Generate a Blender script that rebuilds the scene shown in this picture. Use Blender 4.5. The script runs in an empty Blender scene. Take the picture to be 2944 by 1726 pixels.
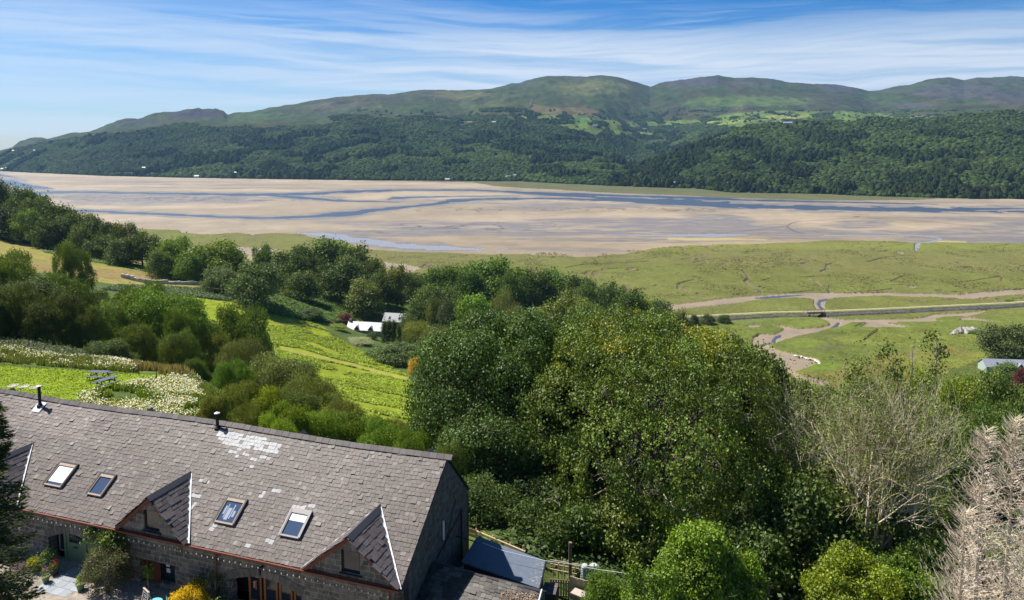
import bpy, math, random
import numpy as np
# ---------------------------------------------------------------- camera, world, sun
S = bpy.context.scene
H = 100.0                                   # camera height above the estuary
F, CX, PY = 2041.0, 1472.0, 622.0           # focal length and optical axis in photo pixels
PITCH = math.atan(197 / 2041.0); cp, sp = math.cos(PITCH), math.sin(PITCH)
K = 2944 / 2519.0
SUN_AZ, SUN_EL = math.radians(-62), math.radians(54)     # from +Y towards +X
EXPOSURE = 0.82

cam_d = bpy.data.cameras.new('camera'); cam = bpy.data.objects.new('camera', cam_d)
S.collection.objects.link(cam); S.camera = cam
cam.location = (0, 0, H); cam.rotation_euler = (math.pi / 2 - PITCH, 0, 0)
cam_d.sensor_width = 36; cam_d.lens = F / 2944 * 36; cam_d.shift_y = -(863 - PY) / 2944
cam_d.clip_start = 0.5; cam_d.clip_end = 90000
S.view_settings.view_transform = 'Standard'; S.view_settings.look = 'None'
S.view_settings.exposure = EXPOSURE; S.view_settings.gamma = 1
S.cycles.max_bounces = 6; S.cycles.transparent_max_bounces = 8; S.cycles.volume_bounces = 0

W = bpy.data.worlds.new('World'); S.world = W; W.use_nodes = True
def build_world():
    nt = W.node_tree; N = nt.nodes; N.clear(); L = nt.links.new
    def M(op, a, b=None, c=None):
        n = N.new('ShaderNodeMath'); n.operation = op
        for i, v in enumerate((a, b, c)):
            if v is None: continue
            if isinstance(v, (int, float)): n.inputs[i].default_value = v
            else: L(v, n.inputs[i])
        return n.outputs[0]
    sky = N.new('ShaderNodeTexSky'); sky.sky_type = 'NISHITA'; sky.sun_disc = False
    sky.sun_elevation = SUN_EL; sky.sun_rotation = SUN_AZ; sky.air_density = 1.0; sky.dust_density = 0.35; sky.ozone_density = 2.5
    tc = N.new('ShaderNodeTexCoord'); sep = N.new('ShaderNodeSeparateXYZ'); L(tc.outputs['Generated'], sep.inputs[0])
    x, y, z = sep.outputs
    el = M('ARCSINE', z); az = M('ARCTAN2', x, y)
    hs = N.new('ShaderNodeHueSaturation'); hs.inputs['Saturation'].default_value = 1.35; hs.inputs['Value'].default_value = 1.2
    L(sky.outputs[0], hs.inputs['Color'])
    # the real sky is a deeper blue higher up
    up = N.new('ShaderNodeMapRange'); L(el, up.inputs[0]); up.inputs[1].default_value = 0.01; up.inputs[2].default_value = 0.19
    tint = N.new('ShaderNodeMix'); tint.data_type = 'RGBA'; L(up.outputs[0], tint.inputs[0])
    tint.inputs[6].default_value = (0.80, 0.93, 1.12, 1); tint.inputs[7].default_value = (0.20, 0.66, 1.05, 1)
    hi_ = N.new('ShaderNodeMapRange'); L(el, hi_.inputs[0]); hi_.inputs[1].default_value = 0.32; hi_.inputs[2].default_value = 0.75
    tint2 = N.new('ShaderNodeMix'); tint2.data_type = 'RGBA'; L(hi_.outputs[0], tint2.inputs[0]); L(tint.outputs[2], tint2.inputs[6]); tint2.inputs[7].default_value = (1.0, .95, .85, 1)
    mul = N.new('ShaderNodeMix'); mul.data_type = 'RGBA'; mul.blend_type = 'MULTIPLY'; mul.inputs[0].default_value = 1
    L(hs.outputs[0], mul.inputs[6]); L(tint2.outputs[2], mul.inputs[7])
    # cirrus: long streaks in the direction of the sky, slightly tilted
    def coord(sx, sz, tilt, warp=None):
        c = N.new('ShaderNodeCombineXYZ'); t = M('MULTIPLY', az, tilt)
        e2 = M('ADD', el, t)
        if warp is not None: e2 = M('ADD', e2, warp)
        L(M('MULTIPLY', az, sx), c.inputs[0]); L(M('MULTIPLY', e2, sz), c.inputs[1]); return c.outputs[0]
    def noise(vec, scale, detail, rough, w=0.0):
        n = N.new('ShaderNodeTexNoise'); n.inputs['Scale'].default_value = scale; n.inputs['Detail'].default_value = detail
        n.inputs['Roughness'].default_value = rough; n.inputs['Distortion'].default_value = w; L(vec, n.inputs['Vector']); return n.outputs['Fac']
    def sstep(v, a, b):
        r = N.new('ShaderNodeMapRange'); r.interpolation_type = 'SMOOTHSTEP'; L(v, r.inputs[0]); r.inputs[1].default_value = a; r.inputs[2].default_value = b; return r.outputs[0]
    wn = M('MULTIPLY', M('SUBTRACT', noise(coord(1.6, 6, 0), 1.7, 3, .5), .5), 0.05)
    st = noise(coord(0.9, 22, 0.03, wn), 2.1, 7, .55, .0)
    fine = noise(coord(2.2, 60, -0.05, wn), 2.0, 8, .62, .0)
    # broad veil: full between about 3 and 12 degrees, clearing to the upper right and at the top
    top = M('ADD', 0.166, M('MULTIPLY', az, -0.030))
    veil = M('SUBTRACT', 1.0, sstep(M('ADD', M('SUBTRACT', el, top), M('MULTIPLY', M('SUBTRACT', st, .5), .16)), -0.035, 0.030))
    low = M('ADD', 0.66, M('MULTIPLY', sstep(az, -0.45, 0.05), 0.36))
    streak = M('ADD', M('MULTIPLY', sstep(st, .36, .58), .50), M('MULTIPLY', sstep(fine, .3, .7), .22))
    body = M('MULTIPLY', veil, M('MINIMUM', 1.0, M('MULTIPLY', low, M('ADD', 0.34, streak))))
    wisp = M('MULTIPLY', M('MULTIPLY', sstep(st, .50, .70), sstep(fine, .35, .7)), .40)
    cl = M('MAXIMUM', body, wisp)
    cl = M('MULTIPLY', cl, sstep(el, -0.02, 0.02))
    mix = N.new('ShaderNodeMix'); mix.data_type = 'RGBA'; L(cl, mix.inputs[0]); L(mul.outputs[2], mix.inputs[6])
    mix.inputs[7].default_value = (8.6, 9.5, 10.6, 1)
    bg = N.new('ShaderNodeBackground'); bg.inputs[1].default_value = 0.050; L(mix.outputs[2], bg.inputs[0])
    out = N.new('ShaderNodeOutputWorld'); L(bg.outputs[0], out.inputs[0])
build_world()
sl = bpy.data.lights.new('sun', 'SUN'); sl.energy = 5.0; sl.angle = math.radians(.55); sl.color = (1, .95, .87)
so = bpy.data.objects.new('sun', sl); S.collection.objects.link(so); so.location = (-60, 30, 160)
from mathutils import Vector, Matrix
sdir = Vector((math.cos(SUN_EL) * math.sin(SUN_AZ), math.cos(SUN_EL) * math.cos(SUN_AZ), math.sin(SUN_EL)))
so.rotation_euler = sdir.to_track_quat('Z', 'Y').to_euler()

# ---------------------------------------------------------------- helpers
COL = S.collection
def rays(x, y):
    "photo point (2519-wide coordinates) -> direction per unit of Y: X/Y and (Z-H)/Y"
    u = (np.asarray(x, float) * K - CX) / F; v = (np.asarray(y, float) * K - PY) / F
    yy = cp - v * sp
    return u / yy, (-sp - v * cp) / yy
def project(X, Y, Z):
    Z = Z - H; d = Y * cp - Z * sp; v = -Z * cp - Y * sp
    return (CX + F * X / d) / K, (PY + F * v / d) / K
def on_z(x, y, z=0.0):
    a, e = rays(x, y); Y = (z - H) / e; return np.array([a * Y, Y, np.full_like(Y, z) if np.ndim(Y) else z])
def h2(i, j, seed):
    n = (i.astype(np.int64) * 374761393 + j.astype(np.int64) * 668265263 + seed * 1442695041) & 0xffffffff
    n = ((n ^ (n >> 13)) * 1274126177) & 0xffffffff
    return ((n ^ (n >> 16)) & 0xffffff) / float(0xffffff)
def vnoise(x, y, seed=0):
    xi = np.floor(x); yi = np.floor(y); fx = x - xi; fy = y - yi
    fx = fx * fx * (3 - 2 * fx); fy = fy * fy * (3 - 2 * fy)
    a = h2(xi, yi, seed); b = h2(xi + 1, yi, seed); c = h2(xi, yi + 1, seed); d = h2(xi + 1, yi + 1, seed)
    return (a * (1 - fx) + b * fx) * (1 - fy) + (c * (1 - fx) + d * fx) * fy
def fbm(x, y, octv=4, seed=0, gain=.5):
    x = np.asarray(x, float); y = np.asarray(y, float); s = 0; a = 1; t = 0
    for o in range(octv):
        s = s + a * vnoise(x, y, seed + o * 17); t += a; a *= gain; x = x * 2.03 + 5.1; y = y * 2.03 + 3.7
    return s / t
def sm(v, a, b):
    t = np.clip((v - a) / (b - a), 0, 1); return t * t * (3 - 2 * t)
def inpoly(px, py, poly):
    r = np.zeros(px.shape, bool); n = len(poly)
    for i in range(n):
        x1, y1 = poly[i]; x2, y2 = poly[(i + 1) % n]
        if y1 == y2: continue
        c = ((y1 > py) != (y2 > py)) & (px < (x2 - x1) * (py - y1) / (y2 - y1) + x1); r ^= c
    return r
def stroke(px, py, pts):
    "signed 'inside' amount of a brush stroke through (x, y, halfwidth): >0 inside, 1 on the axis"
    best = np.full(px.shape, -9.0)
    for (x1, y1, w1), (x2, y2, w2) in zip(pts[:-1], pts[1:]):
        m = max(w1, w2) * 4 + 2
        sel = (px > min(x1, x2) - m * 2) & (px < max(x1, x2) + m * 2) & (py > min(y1, y2) - m) & (py < max(y1, y2) + m)
        if not sel.any(): continue
        qx = px[sel]; qy = py[sel]; dx, dy = x2 - x1, y2 - y1; L2 = dx * dx + dy * dy + 1e-9
        t = np.clip(((qx - x1) * dx + (qy - y1) * dy) / L2, 0, 1)
        d = np.hypot(qx - x1 - t * dx, qy - y1 - t * dy); v = 1 - d / (w1 + (w2 - w1) * t)
        best[sel] = np.maximum(best[sel], v)
    return best

def mesh_np(name, V, Fq, mat=None, parent=None, col=None, smooth=False, link=True):
    V = np.ascontiguousarray(V, dtype=np.float32); Fq = np.ascontiguousarray(Fq, dtype=np.int32)
    me = bpy.data.meshes.new(name); nf, k = Fq.shape
    me.vertices.add(len(V)); me.vertices.foreach_set('co', V.ravel())
    me.loops.add(nf * k); me.loops.foreach_set('vertex_index', Fq.ravel())
    me.polygons.add(nf); me.polygons.foreach_set('loop_start', np.arange(0, nf * k, k, dtype=np.int32))
    me.polygons.foreach_set('use_smooth', np.full(nf, bool(smooth)))
    me.update(calc_edges=True)
    if col is not None:
        dom = 'FACE' if len(col) == nf and len(col) != len(V) else 'POINT'
        a = me.attributes.new('col', 'FLOAT_COLOR', dom)
        c = np.ones((len(col), 4), np.float32); c[:, :3] = col; a.data.foreach_set('color', c.ravel())
    if mat: me.materials.append(mat)
    o = bpy.data.objects.new(name, me)
    if link: COL.objects.link(o)
    if parent: o.parent = parent
    return o
def empty(name, loc=(0, 0, 0), rz=0.0):
    o = bpy.data.objects.new(name, None); COL.objects.link(o); o.location = loc; o.rotation_euler = (0, 0, rz); o.empty_display_size = .5; return o
def tag(o, label=None, cat=None, group=None, kind=None):
    if label: o['label'] = label
    if cat: o['category'] = cat
    if group: o['group'] = group
    if kind: o['kind'] = kind
    return o

class MB:
    "collects polygons, builds ONE mesh"
    def __init__(s): s.v = []; s.f = []; s.c = []
    def add(s, vs, fs, c=None):
        o = len(s.v); s.v += [tuple(v) for v in vs]; s.f += [tuple(i + o for i in f) for f in fs]; s.c += [c] * len(fs); return s
    def box(s, x0, x1, y0, y1, z0, z1, c=None, M=None):
        vs = [Vector((x, y, z)) for z in (z0, z1) for x, y in ((x0, y0), (x1, y0), (x1, y1), (x0, y1))]
        if M is not None: vs = [M @ v for v in vs]
        return s.add(vs, [(0, 3, 2, 1), (4, 5, 6, 7), (0, 1, 5, 4), (1, 2, 6, 5), (2, 3, 7, 6), (3, 0, 4, 7)], c)
    def bar(s, a, b, w, h, c=None):
        a = Vector(a); b = Vector(b); d = (b - a); l = d.length; q = d.to_track_quat('X', 'Z').to_matrix().to_4x4()
        return s.box(0, l, -w / 2, w / 2, -h / 2, h / 2, c, Matrix.Translation(a) @ q)
    def lathe(s, prof, n=16, o=(0, 0, 0), c=None, cap=True):
        vs = []; fs = []
        for r, z in prof:
            for k in range(n):
                t = 2 * math.pi * k / n; vs.append((o[0] + r * math.cos(t), o[1] + r * math.sin(t), o[2] + z))
        for i in range(len(prof) - 1):
            for k in range(n): fs.append((i * n + k, i * n + (k + 1) % n, (i + 1) * n + (k + 1) % n, (i + 1) * n + k))
        if cap: fs += [tuple(range(n))[::-1], tuple(range((len(prof) - 1) * n, len(prof) * n))]
        return s.add(vs, fs, c)
    def prism(s, pts, off, c=None):
        "polygon pts (3D) extruded by vector off"
        n = len(pts); a = [Vector(p) for p in pts]; b = [p + Vector(off) for p in a]
        return s.add(a + b, [tuple(range(n))[::-1], tuple(range(n, 2 * n))] + [(i, (i + 1) % n, (i + 1) % n + n, i + n) for i in range(n)], c)
    def build(s, name, mat=None, parent=None, smooth=False):
        me = bpy.data.meshes.new(name); me.from_pydata(s.v, [], s.f)
        if any(c is not None for c in s.c):
            a = me.attributes.new('col', 'FLOAT_COLOR', 'FACE')
            for i, c in enumerate(s.c): a.data[i].color = (*(c or (.5, .5, .5)), 1)
        me.polygons.foreach_set('use_smooth', np.full(len(me.polygons), bool(smooth)))
        if mat: me.materials.append(mat)
        me.update(); o = bpy.data.objects.new(name, me); COL.objects.link(o)
        if parent: o.parent = parent
        return o

def tubes(segs, sides=5):
    "segs: array (n,8): p0 r0 p1 r1 -> verts, quads"
    s = np.array(segs, float); a = s[:, :3]; ra = s[:, 3]; b = s[:, 4:7]; rb = s[:, 7]
    d = b - a; d /= np.linalg.norm(d, axis=1, keepdims=True) + 1e-9
    ref = np.where(np.abs(d[:, 2:3]) < .9, [[0, 0, 1.]], [[1., 0, 0]])
    u = np.cross(d, ref); u /= np.linalg.norm(u, axis=1, keepdims=True); w = np.cross(d, u)
    t = np.arange(sides) * 2 * np.pi / sides; ct, st = np.cos(t), np.sin(t)
    ring = u[:, None] * ct[None, :, None] + w[:, None] * st[None, :, None]
    V = np.concatenate([a[:, None] + ring * ra[:, None, None], b[:, None] + ring * rb[:, None, None]], 1).reshape(-1, 3)
    k = np.arange(sides); q = np.stack([k, (k + 1) % sides, (k + 1) % sides + sides, k + sides], 1)
    Fq = (q[None] + (np.arange(len(s)) * 2 * sides)[:, None, None]).reshape(-1, 4)
    return V, Fq

# ---------------------------------------------------------------- materials
def mat(name, rgb=(.5, .5, .5), rough=.8, attr=False, noise=0, nscale=5.0, bump=0, bscale=20.0, spec=.3, metal=0, objcol=False, transl=0, bdist=.02, detail=6):
    m = bpy.data.materials.new(name); m.use_nodes = True; nt = m.node_tree; N = nt.nodes; L = nt.links.new
    b = N['Principled BSDF']; b.inputs['Roughness'].default_value = rough; b.inputs['Metallic'].default_value = metal
    b.inputs['Specular IOR Level'].default_value = spec
    tc = N.new('ShaderNodeTexCoord')
    if attr: a = N.new('ShaderNodeAttribute'); a.attribute_name = 'col'; c = a.outputs['Color']
    else: r = N.new('ShaderNodeRGB'); r.outputs[0].default_value = (*rgb, 1); c = r.outputs[0]
    if noise:
        t = N.new('ShaderNodeTexNoise'); t.inputs['Scale'].default_value = nscale; t.inputs['Detail'].default_value = detail; t.inputs['Roughness'].default_value = .62; L(tc.outputs['Object'], t.inputs['Vector'])
        mr = N.new('ShaderNodeMapRange'); L(t.outputs['Fac'], mr.inputs[0]); mr.inputs[1].default_value = .28; mr.inputs[2].default_value = .72; mr.inputs[3].default_value = 1 - noise; mr.inputs[4].default_value = 1 + noise
        x = N.new('ShaderNodeVectorMath'); x.operation = 'SCALE'; L(c, x.inputs[0]); L(mr.outputs[0], x.inputs['Scale']); c = x.outputs[0]
    if objcol:
        oi = N.new('ShaderNodeObjectInfo'); x = N.new('ShaderNodeVectorMath'); x.operation = 'MULTIPLY'; L(c, x.inputs[0]); L(oi.outputs['Color'], x.inputs[1]); c = x.outputs[0]
    L(c, b.inputs['Base Color'])
    if bump:
        t = N.new('ShaderNodeTexNoise'); t.inputs['Scale'].default_value = bscale; t.inputs['Detail'].default_value = 8; L(tc.outputs['Object'], t.inputs['Vector'])
        bp = N.new('ShaderNodeBump'); bp.inputs['Strength'].default_value = bump; bp.inputs['Distance'].default_value = bdist; L(t.outputs['Fac'], bp.inputs['Height']); L(bp.outputs[0], b.inputs['Normal'])
    if transl:
        tr = N.new('ShaderNodeBsdfTranslucent'); x = N.new('ShaderNodeVectorMath'); x.operation = 'MULTIPLY'; L(c, x.inputs[0]); x.inputs[1].default_value = (1.6, 1.5, .5); L(x.outputs[0], tr.inputs[0])
        mx = N.new('ShaderNodeMixShader'); mx.inputs[0].default_value = transl; L(b.outputs[0], mx.inputs[1]); L(tr.outputs[0], mx.inputs[2]); L(mx.outputs[0], N['Material Output'].inputs[0])
    return m
M_leaf = mat('leaves', attr=True, rough=.55, spec=.18, objcol=True, transl=.22)
M_leafgloss = mat('glossy leaves', attr=True, rough=.5, spec=.32, objcol=True, transl=.20)
M_bark = mat('bark', (.13, .105, .08), .9, noise=.4, nscale=3, bump=.4, bscale=8)
M_palebark = mat('pale dead bark', (.34, .29, .22), .9, noise=.35, nscale=2.5, bump=.3, bscale=10)
M_deadgrey = mat('grey dead twigs', (.36, .30, .25), .9, noise=.25, nscale=2)
M_land = mat('turf and meadow', attr=True, rough=.95, noise=.28, nscale=.55, bump=.9, bscale=1.6, bdist=.25, spec=.1)
M_sand = mat('damp sand', attr=True, rough=.75, noise=.05, nscale=.03, spec=.25, detail=10)
M_marsh = mat('salt marsh turf', attr=True, rough=.95, noise=.30, nscale=.45, bump=.9, bscale=.5, bdist=.6, spec=.1)
M_hill = mat('hill grass and heather', attr=True, rough=.95, noise=.22, nscale=.03, bump=.8, bscale=.02, bdist=7, spec=.05, detail=12)
M_stone = mat('grey stone', (.20, .185, .17), .9, noise=.4, nscale=2.2, bump=.5, bscale=4, bdist=.05)
M_attr = mat('painted', attr=True, rough=.7)
# ---------------------------------------------------------------- terrain
CTRL = [(0,18,76),(600,18,76),(1300,18,76),(2000,18,76),(2600,18,77),(-600,18,76),(3100,18,77),
 (0,36,76),(600,36,76),(1000,36,76),(1290,36,75.6),(1500,40,73.6),(2000,35,74),(2519,32,75),(0,46,76.2),(500,46,76.1),(900,46,75.6),(1150,46,75.2),(1350,46,73.8),
 (2100,48,69.5),(2500,50,69.5),(1650,55,68.5),(1250,58,70),(1450,50,72),
 (-200,60,76.8),(0,60,76.7),(0,80,76.2),(250,60,76.6),(250,74,76.4),(430,74,76),(540,62,75.4),(640,62,73),(-300,80,77),
 (0,92,74.5),(0,120,71),(200,105,70),(400,95,69),(550,92,66),(700,78,67),(900,70,68.5),(1000,90,60),(800,110,58),(-300,120,75),(-300,200,72),(150,160,64),(350,160,56),
 (980,170,38),(950,195,34.4),(700,220,37.7),(560,255,41.6),(840,240,29),(890,300,20.5),(700,290,36.8),(480,290,42.9),(350,280,44.8),(400,230,47),(200,230,55),
 (330,330,45.5),(150,340,49),(20,360,51),(40,400,55),(-200,400,66),(-100,300,60),(-500,400,70),(-500,250,72),
 (480,340,38),(250,430,36),(120,470,34),(0,520,34),(-200,560,30),(200,560,6),(400,440,16),(0,700,6),(-300,800,8),(400,560,-1),(100,720,-1),(-300,1000,-2),
 (640,330,30),(850,340,27),(700,420,20),(900,420,14),(1100,380,14),(1300,390,8),(1500,380,2),(1640,370,1),(700,500,3),(900,500,2),(1100,470,2),(1300,450,0),(560,480,4),(560,560,-1),(900,560,-2),(1300,520,-2),
 (1200,300,16),(1400,300,9),(1350,240,20),(1100,240,23),(1550,250,14),(1500,190,30),(1200,150,40),(1650,300,5),(1720,330,.4),
 (2000,280,.5),(2150,270,1.2),(2400,300,1.4),(2519,330,1.4),(2800,330,2),(1900,265,4),(2200,240,6),(2500,250,6),(2200,150,34),(2500,150,36),(1700,150,40),(2200,90,57),(2519,90,58),(1700,90,56),(1400,100,55),(1100,120,50),(2900,200,30),(3200,90,60),(1900,200,20),
 (1800,340,-.3),(2100,330,-.2),(2400,380,-.6),(2800,420,-1),(1800,500,-3),(2200,500,-3),(2700,600,-3),(3300,500,-3),(1500,560,-3),(3300,250,12)]
_c = np.array(CTRL, float)
def _uv(X, Y): return np.stack([X / Y * 1.6, np.log(Y) * 1.5], -1)
_ax = (_c[:, 0] * K - CX) / F
_P = np.stack([_ax * 1.6, np.log(_c[:, 1]) * 1.5], -1)
_D = np.linalg.norm(_P[:, None] - _P[None], axis=-1)
_n = len(_P); _A = np.zeros((_n + 3, _n + 3)); _A[:_n, :_n] = -_D + np.eye(_n) * -.004; _A[:_n, _n:] = np.c_[np.ones(_n), _P]; _A[_n:, :_n] = _A[:_n, _n:].T
_w = np.linalg.solve(_A, np.r_[_c[:, 2], 0, 0, 0])
TH = math.atan2(-.3144, .9493); BD = np.array([math.cos(TH), math.sin(TH)]); BN = np.array([-BD[1], BD[0]]); B0 = np.array([-5.293, 31.808])
def land_z(X, Y):
    X = np.asarray(X, float); Y = np.maximum(np.asarray(Y, float), 12); sh = X.shape; X = X.ravel(); Y = Y.ravel(); out = np.zeros(len(X))
    Q = _uv(X, Y)
    for i in range(0, len(X), 20000):
        q = Q[i:i + 20000]; dd = np.linalg.norm(q[:, None] - _P[None], axis=-1); out[i:i + 20000] = -dd @ _w[:_n] + _w[_n] + q @ _w[_n + 1:]
    far = sm(Y, 60, 160); out = out + far * 1.6 * (fbm(X / 22, Y / 22, 4, 3) - .5) * sm(out, 1, 8)
    # the yard and building platform is level
    lx = (X - B0[0]) * BD[0] + (Y - B0[1]) * BD[1]; ly = (X - B0[0]) * BN[0] + (Y - B0[1]) * BN[1]
    plat = sm(lx, 5, 1) * sm(ly, 15, 10); out = out * (1 - plat) + 76.0 * plat
    return out.reshape(sh)
def gz(x, y): return float(land_z(np.array([x]), np.array([y]))[0])

# marsh, mud and water layouts, in photo coordinates of the z = 0 plane
c6 = lambda *p: [(1663.5 + x * .34757, 556.2 + y * .34757) + tuple(r) for x, y, *r in p]
c2_ = lambda *p: [(855.7 + x * .33957, 171.1 + y * .33957) + tuple(r) for x, y, *r in p]
c3_ = lambda *p: [(1663.5 + x * .33957, 171.1 + y * .33957) + tuple(r) for x, y, *r in p]
c1_ = lambda *p: [(x * .33957, 171.1 + y * .33957) + tuple(r) for x, y, *r in p]
WATER_S = [
 [(-300, 424, 4), (0, 431, 3), (41, 437, .6)],
 [(-300, 452, 12), (0, 447, 8), (40, 453, 9), (80, 460, 5), (132, 465, .8)],
 [(-200, 470, 5), (75, 475, 4), (204, 473, 3), (428, 477, 3), (645, 479.5, 3), (760, 477, 3), (856, 471.5, 4), (991, 467.5, 2.2), (1161, 468, 2), (1297, 474, 2.4), (1433, 479, 3), (1569, 483, 3), (1663, 487, 3.5), (1760, 489, 4), (1833, 492, 2.5), (2003, 496.5, 2), (2173, 500, 1.6), (2309, 503, .6)],
 [(90, 508, 2), (153, 516.5, 2.5), (280, 522, 3.2), (441, 530, 3), (645, 537, 3), (760, 534, 4), (856, 526, 6), (915, 519, 5), (975, 512, 3), (1020, 507, 2.6), (1076, 501, 4), (1120, 494.5, 4.4), (1195, 489.5, 3), (1365, 488, 2.4), (1501, 492, 3.4), (1603, 497.5, 5), (1700, 501, 6.5), (1799, 506, 6), (2003, 512, 6), (2241, 515.5, 6), (2519, 516.5, 6.5), (2900, 519, 7), (3600, 524, 8)],
 [(1240, 472, 2), (1320, 478, 3), (1470, 486, 2.6), (1603, 493, 4), (1700, 494, 7), (1790, 500, 7)],
 [(640, 479, 2.5), (740, 487, 3.5), (830, 494, 2.2), (930, 496, 1.2), (985, 498, 1)],
 [(955, 492, .8), (965, 488, 3), (1000, 486.5, 2.4), (1100, 484, 1.2), (1280, 482, .8)],
 [(730, 573, 1), (790, 577, 5), (850, 585, 8), (909, 597, 8), (1000, 607, 8), (1080, 610, 7), (1130, 612, 3), (1187, 614, 1.5)],
 [(1180, 622, 1.5), (1172, 616, 1.5), (1195, 611, 1)], [(1215, 627, 1.6), (1222, 618, 1.2), (1250, 611, .8)],
 c6((-500, 62, 1), (0, 66, 3.5), (250, 66, 4), (500, 60, 1.6)), c6((1050, 66, 1.4), (1300, 70, 2), (1700, 67, 1.6), (1850, 82, 2), (1880, 92, 2), (1800, 112, 1.6), (1715, 122, 2), (1705, 140, 6), (1700, 170, 6)),
 c6((40, 590, 1), (240, 568, 2), (480, 544, 2)), c6((560, 512, 1.5), (650, 508, 4), (800, 496, 2.5), (910, 490, 1)),
 c6((1100, 518, 2), (1020, 530, 4), (1005, 555, 4.5), (1020, 580, 4), (1050, 596, 2)), c6((930, 632, 3), (1000, 640, 3)), c6((960, 648, 2), (1000, 655, 1)),
 c6((1105, 728, 4), (1135, 710, 5), (1150, 692, 4)), c6((695, 818, 6), (705, 795, 4), (740, 780, 4)), c6((560, 852, .8), (620, 845, 1.2), (670, 830, 3)),
 c6((700, 998, 1), (760, 980, 2.4), (772, 962, 2.6), (720, 944, 1)), c6((580, 455, 3), (600, 472, 3)), c6((1070, 445, 2), (1085, 470, 3)), c6((1560, 190, 1.6), (1600, 197, 2.4)), c6((1400, 495, 2), (1500, 497, 1.4)), c6((2210, 512, 2), (2260, 502, 1.4)), c6((1130, 362, 1.4), (1160, 364, 1)), c6((18, 415, 2), (35, 440, 1.6)), c6((1060, 290, 1.4), (1055, 310, 1.4), (1030, 325, 1.4)),
]
SHALLOW_S = [[(80, 478, 5), (250, 484, 9), (400, 488, 6), (560, 484, 2)], [(60, 492, 6), (200, 497, 6), (330, 500, 3)], [(2300, 549, 1), (2500, 546, 3), (2700, 548, 3)]]
MARSH = [(333, 565), (380, 566), (435, 567), (452, 575), (520, 579), (577, 573.5), (620, 578), (679, 575), (747, 578.6), (775, 588), (830, 591), (905, 615), (1013, 621.5), (1100, 623), (1170, 626), (1230, 629), (1290, 628.5), (1350, 631), (1430, 634.4), (1480, 632), (1535, 625.7), (1626, 610), (1663, 606.6), (1760, 604), (1872, 601.4), (1960, 598), (2046, 592.7), (2190, 594), (2254, 599), (2324, 598), (2519, 601), (2800, 606), (3700, 620), (3700, 1300), (-100, 1300), (-100, 900), (300, 640)]
FARMARSH = c2_((0, 805), (900, 820), (1060, 846), (1180, 858), (1440, 868), (1700, 885), (2000, 900), (2520, 918)) + c3_((300, 930), (800, 945), (1250, 952), (1700, 948), (1800, 944), (1900, 938), (2520, 935)) + [(2900, 492), (3700, 500), (3700, 480), (2900, 470), (2400, 470), (1600, 440), (856, 430)]
SANDHOLES = [[(577, 608.5), (662, 612), (696, 618.7), (660, 622), (628, 630), (621, 646), (591, 629)], [(944, 645), (990, 649), (1041, 660.5), (1020, 672), (992, 674), (951, 660)]]
MUD = [c6((-300, 585), (0, 560), (200, 537), (400, 510), (600, 497), (750, 487), (900, 480), (1200, 478), (1500, 475), (2000, 490), (2300, 460), (2462, 450), (2900, 430), (2900, 480), (2462, 490), (2050, 520), (1800, 507), (1500, 500), (1250, 506), (1100, 515), (1050, 530), (1050, 600), (990, 600), (975, 560), (980, 530), (950, 520), (850, 512), (600, 525), (300, 570), (0, 600), (-300, 640)),
 c6((965, 640), (1060, 650), (1200, 670), (1300, 664), (1480, 664), (1650, 660), (1740, 650), (1820, 630), (2050, 620), (2200, 600), (2180, 618), (2050, 650), (2200, 672), (2300, 690), (2100, 676), (1850, 683), (1600, 683), (1480, 690), (1560, 700), (1680, 722), (1550, 724), (1290, 722), (1340, 697), (1380, 688), (1230, 690), (1150, 722), (1050, 742), (1000, 760), (900, 778), (830, 792), (770, 812), (720, 832), (650, 852), (700, 880), (730, 890), (850, 915), (980, 940), (1018, 965), (950, 1000), (830, 1040), (900, 1070), (1090, 1110), (1060, 1150), (850, 1090), (700, 980), (600, 900), (540, 880), (545, 800), (600, 770), (690, 775), (750, 750), (760, 735), (700, 715), (640, 700), (760, 718), (860, 735), (1000, 725), (1060, 712), (1080, 700), (1065, 680), (1020, 664)),
 c6((500, 712), (600, 706), (590, 724), (510, 726)), c6((1640, 425), (1700, 430), (1690, 445), (1650, 445)), c6((310, 680), (420, 684), (350, 690))]
ISLES = [c6((1830, 665), (1900, 648), (1960, 650), (2020, 662), (2000, 680), (1900, 684), (1840, 680)), c6((1950, 644), (2050, 646), (2060, 652), (1960, 652))]
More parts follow.
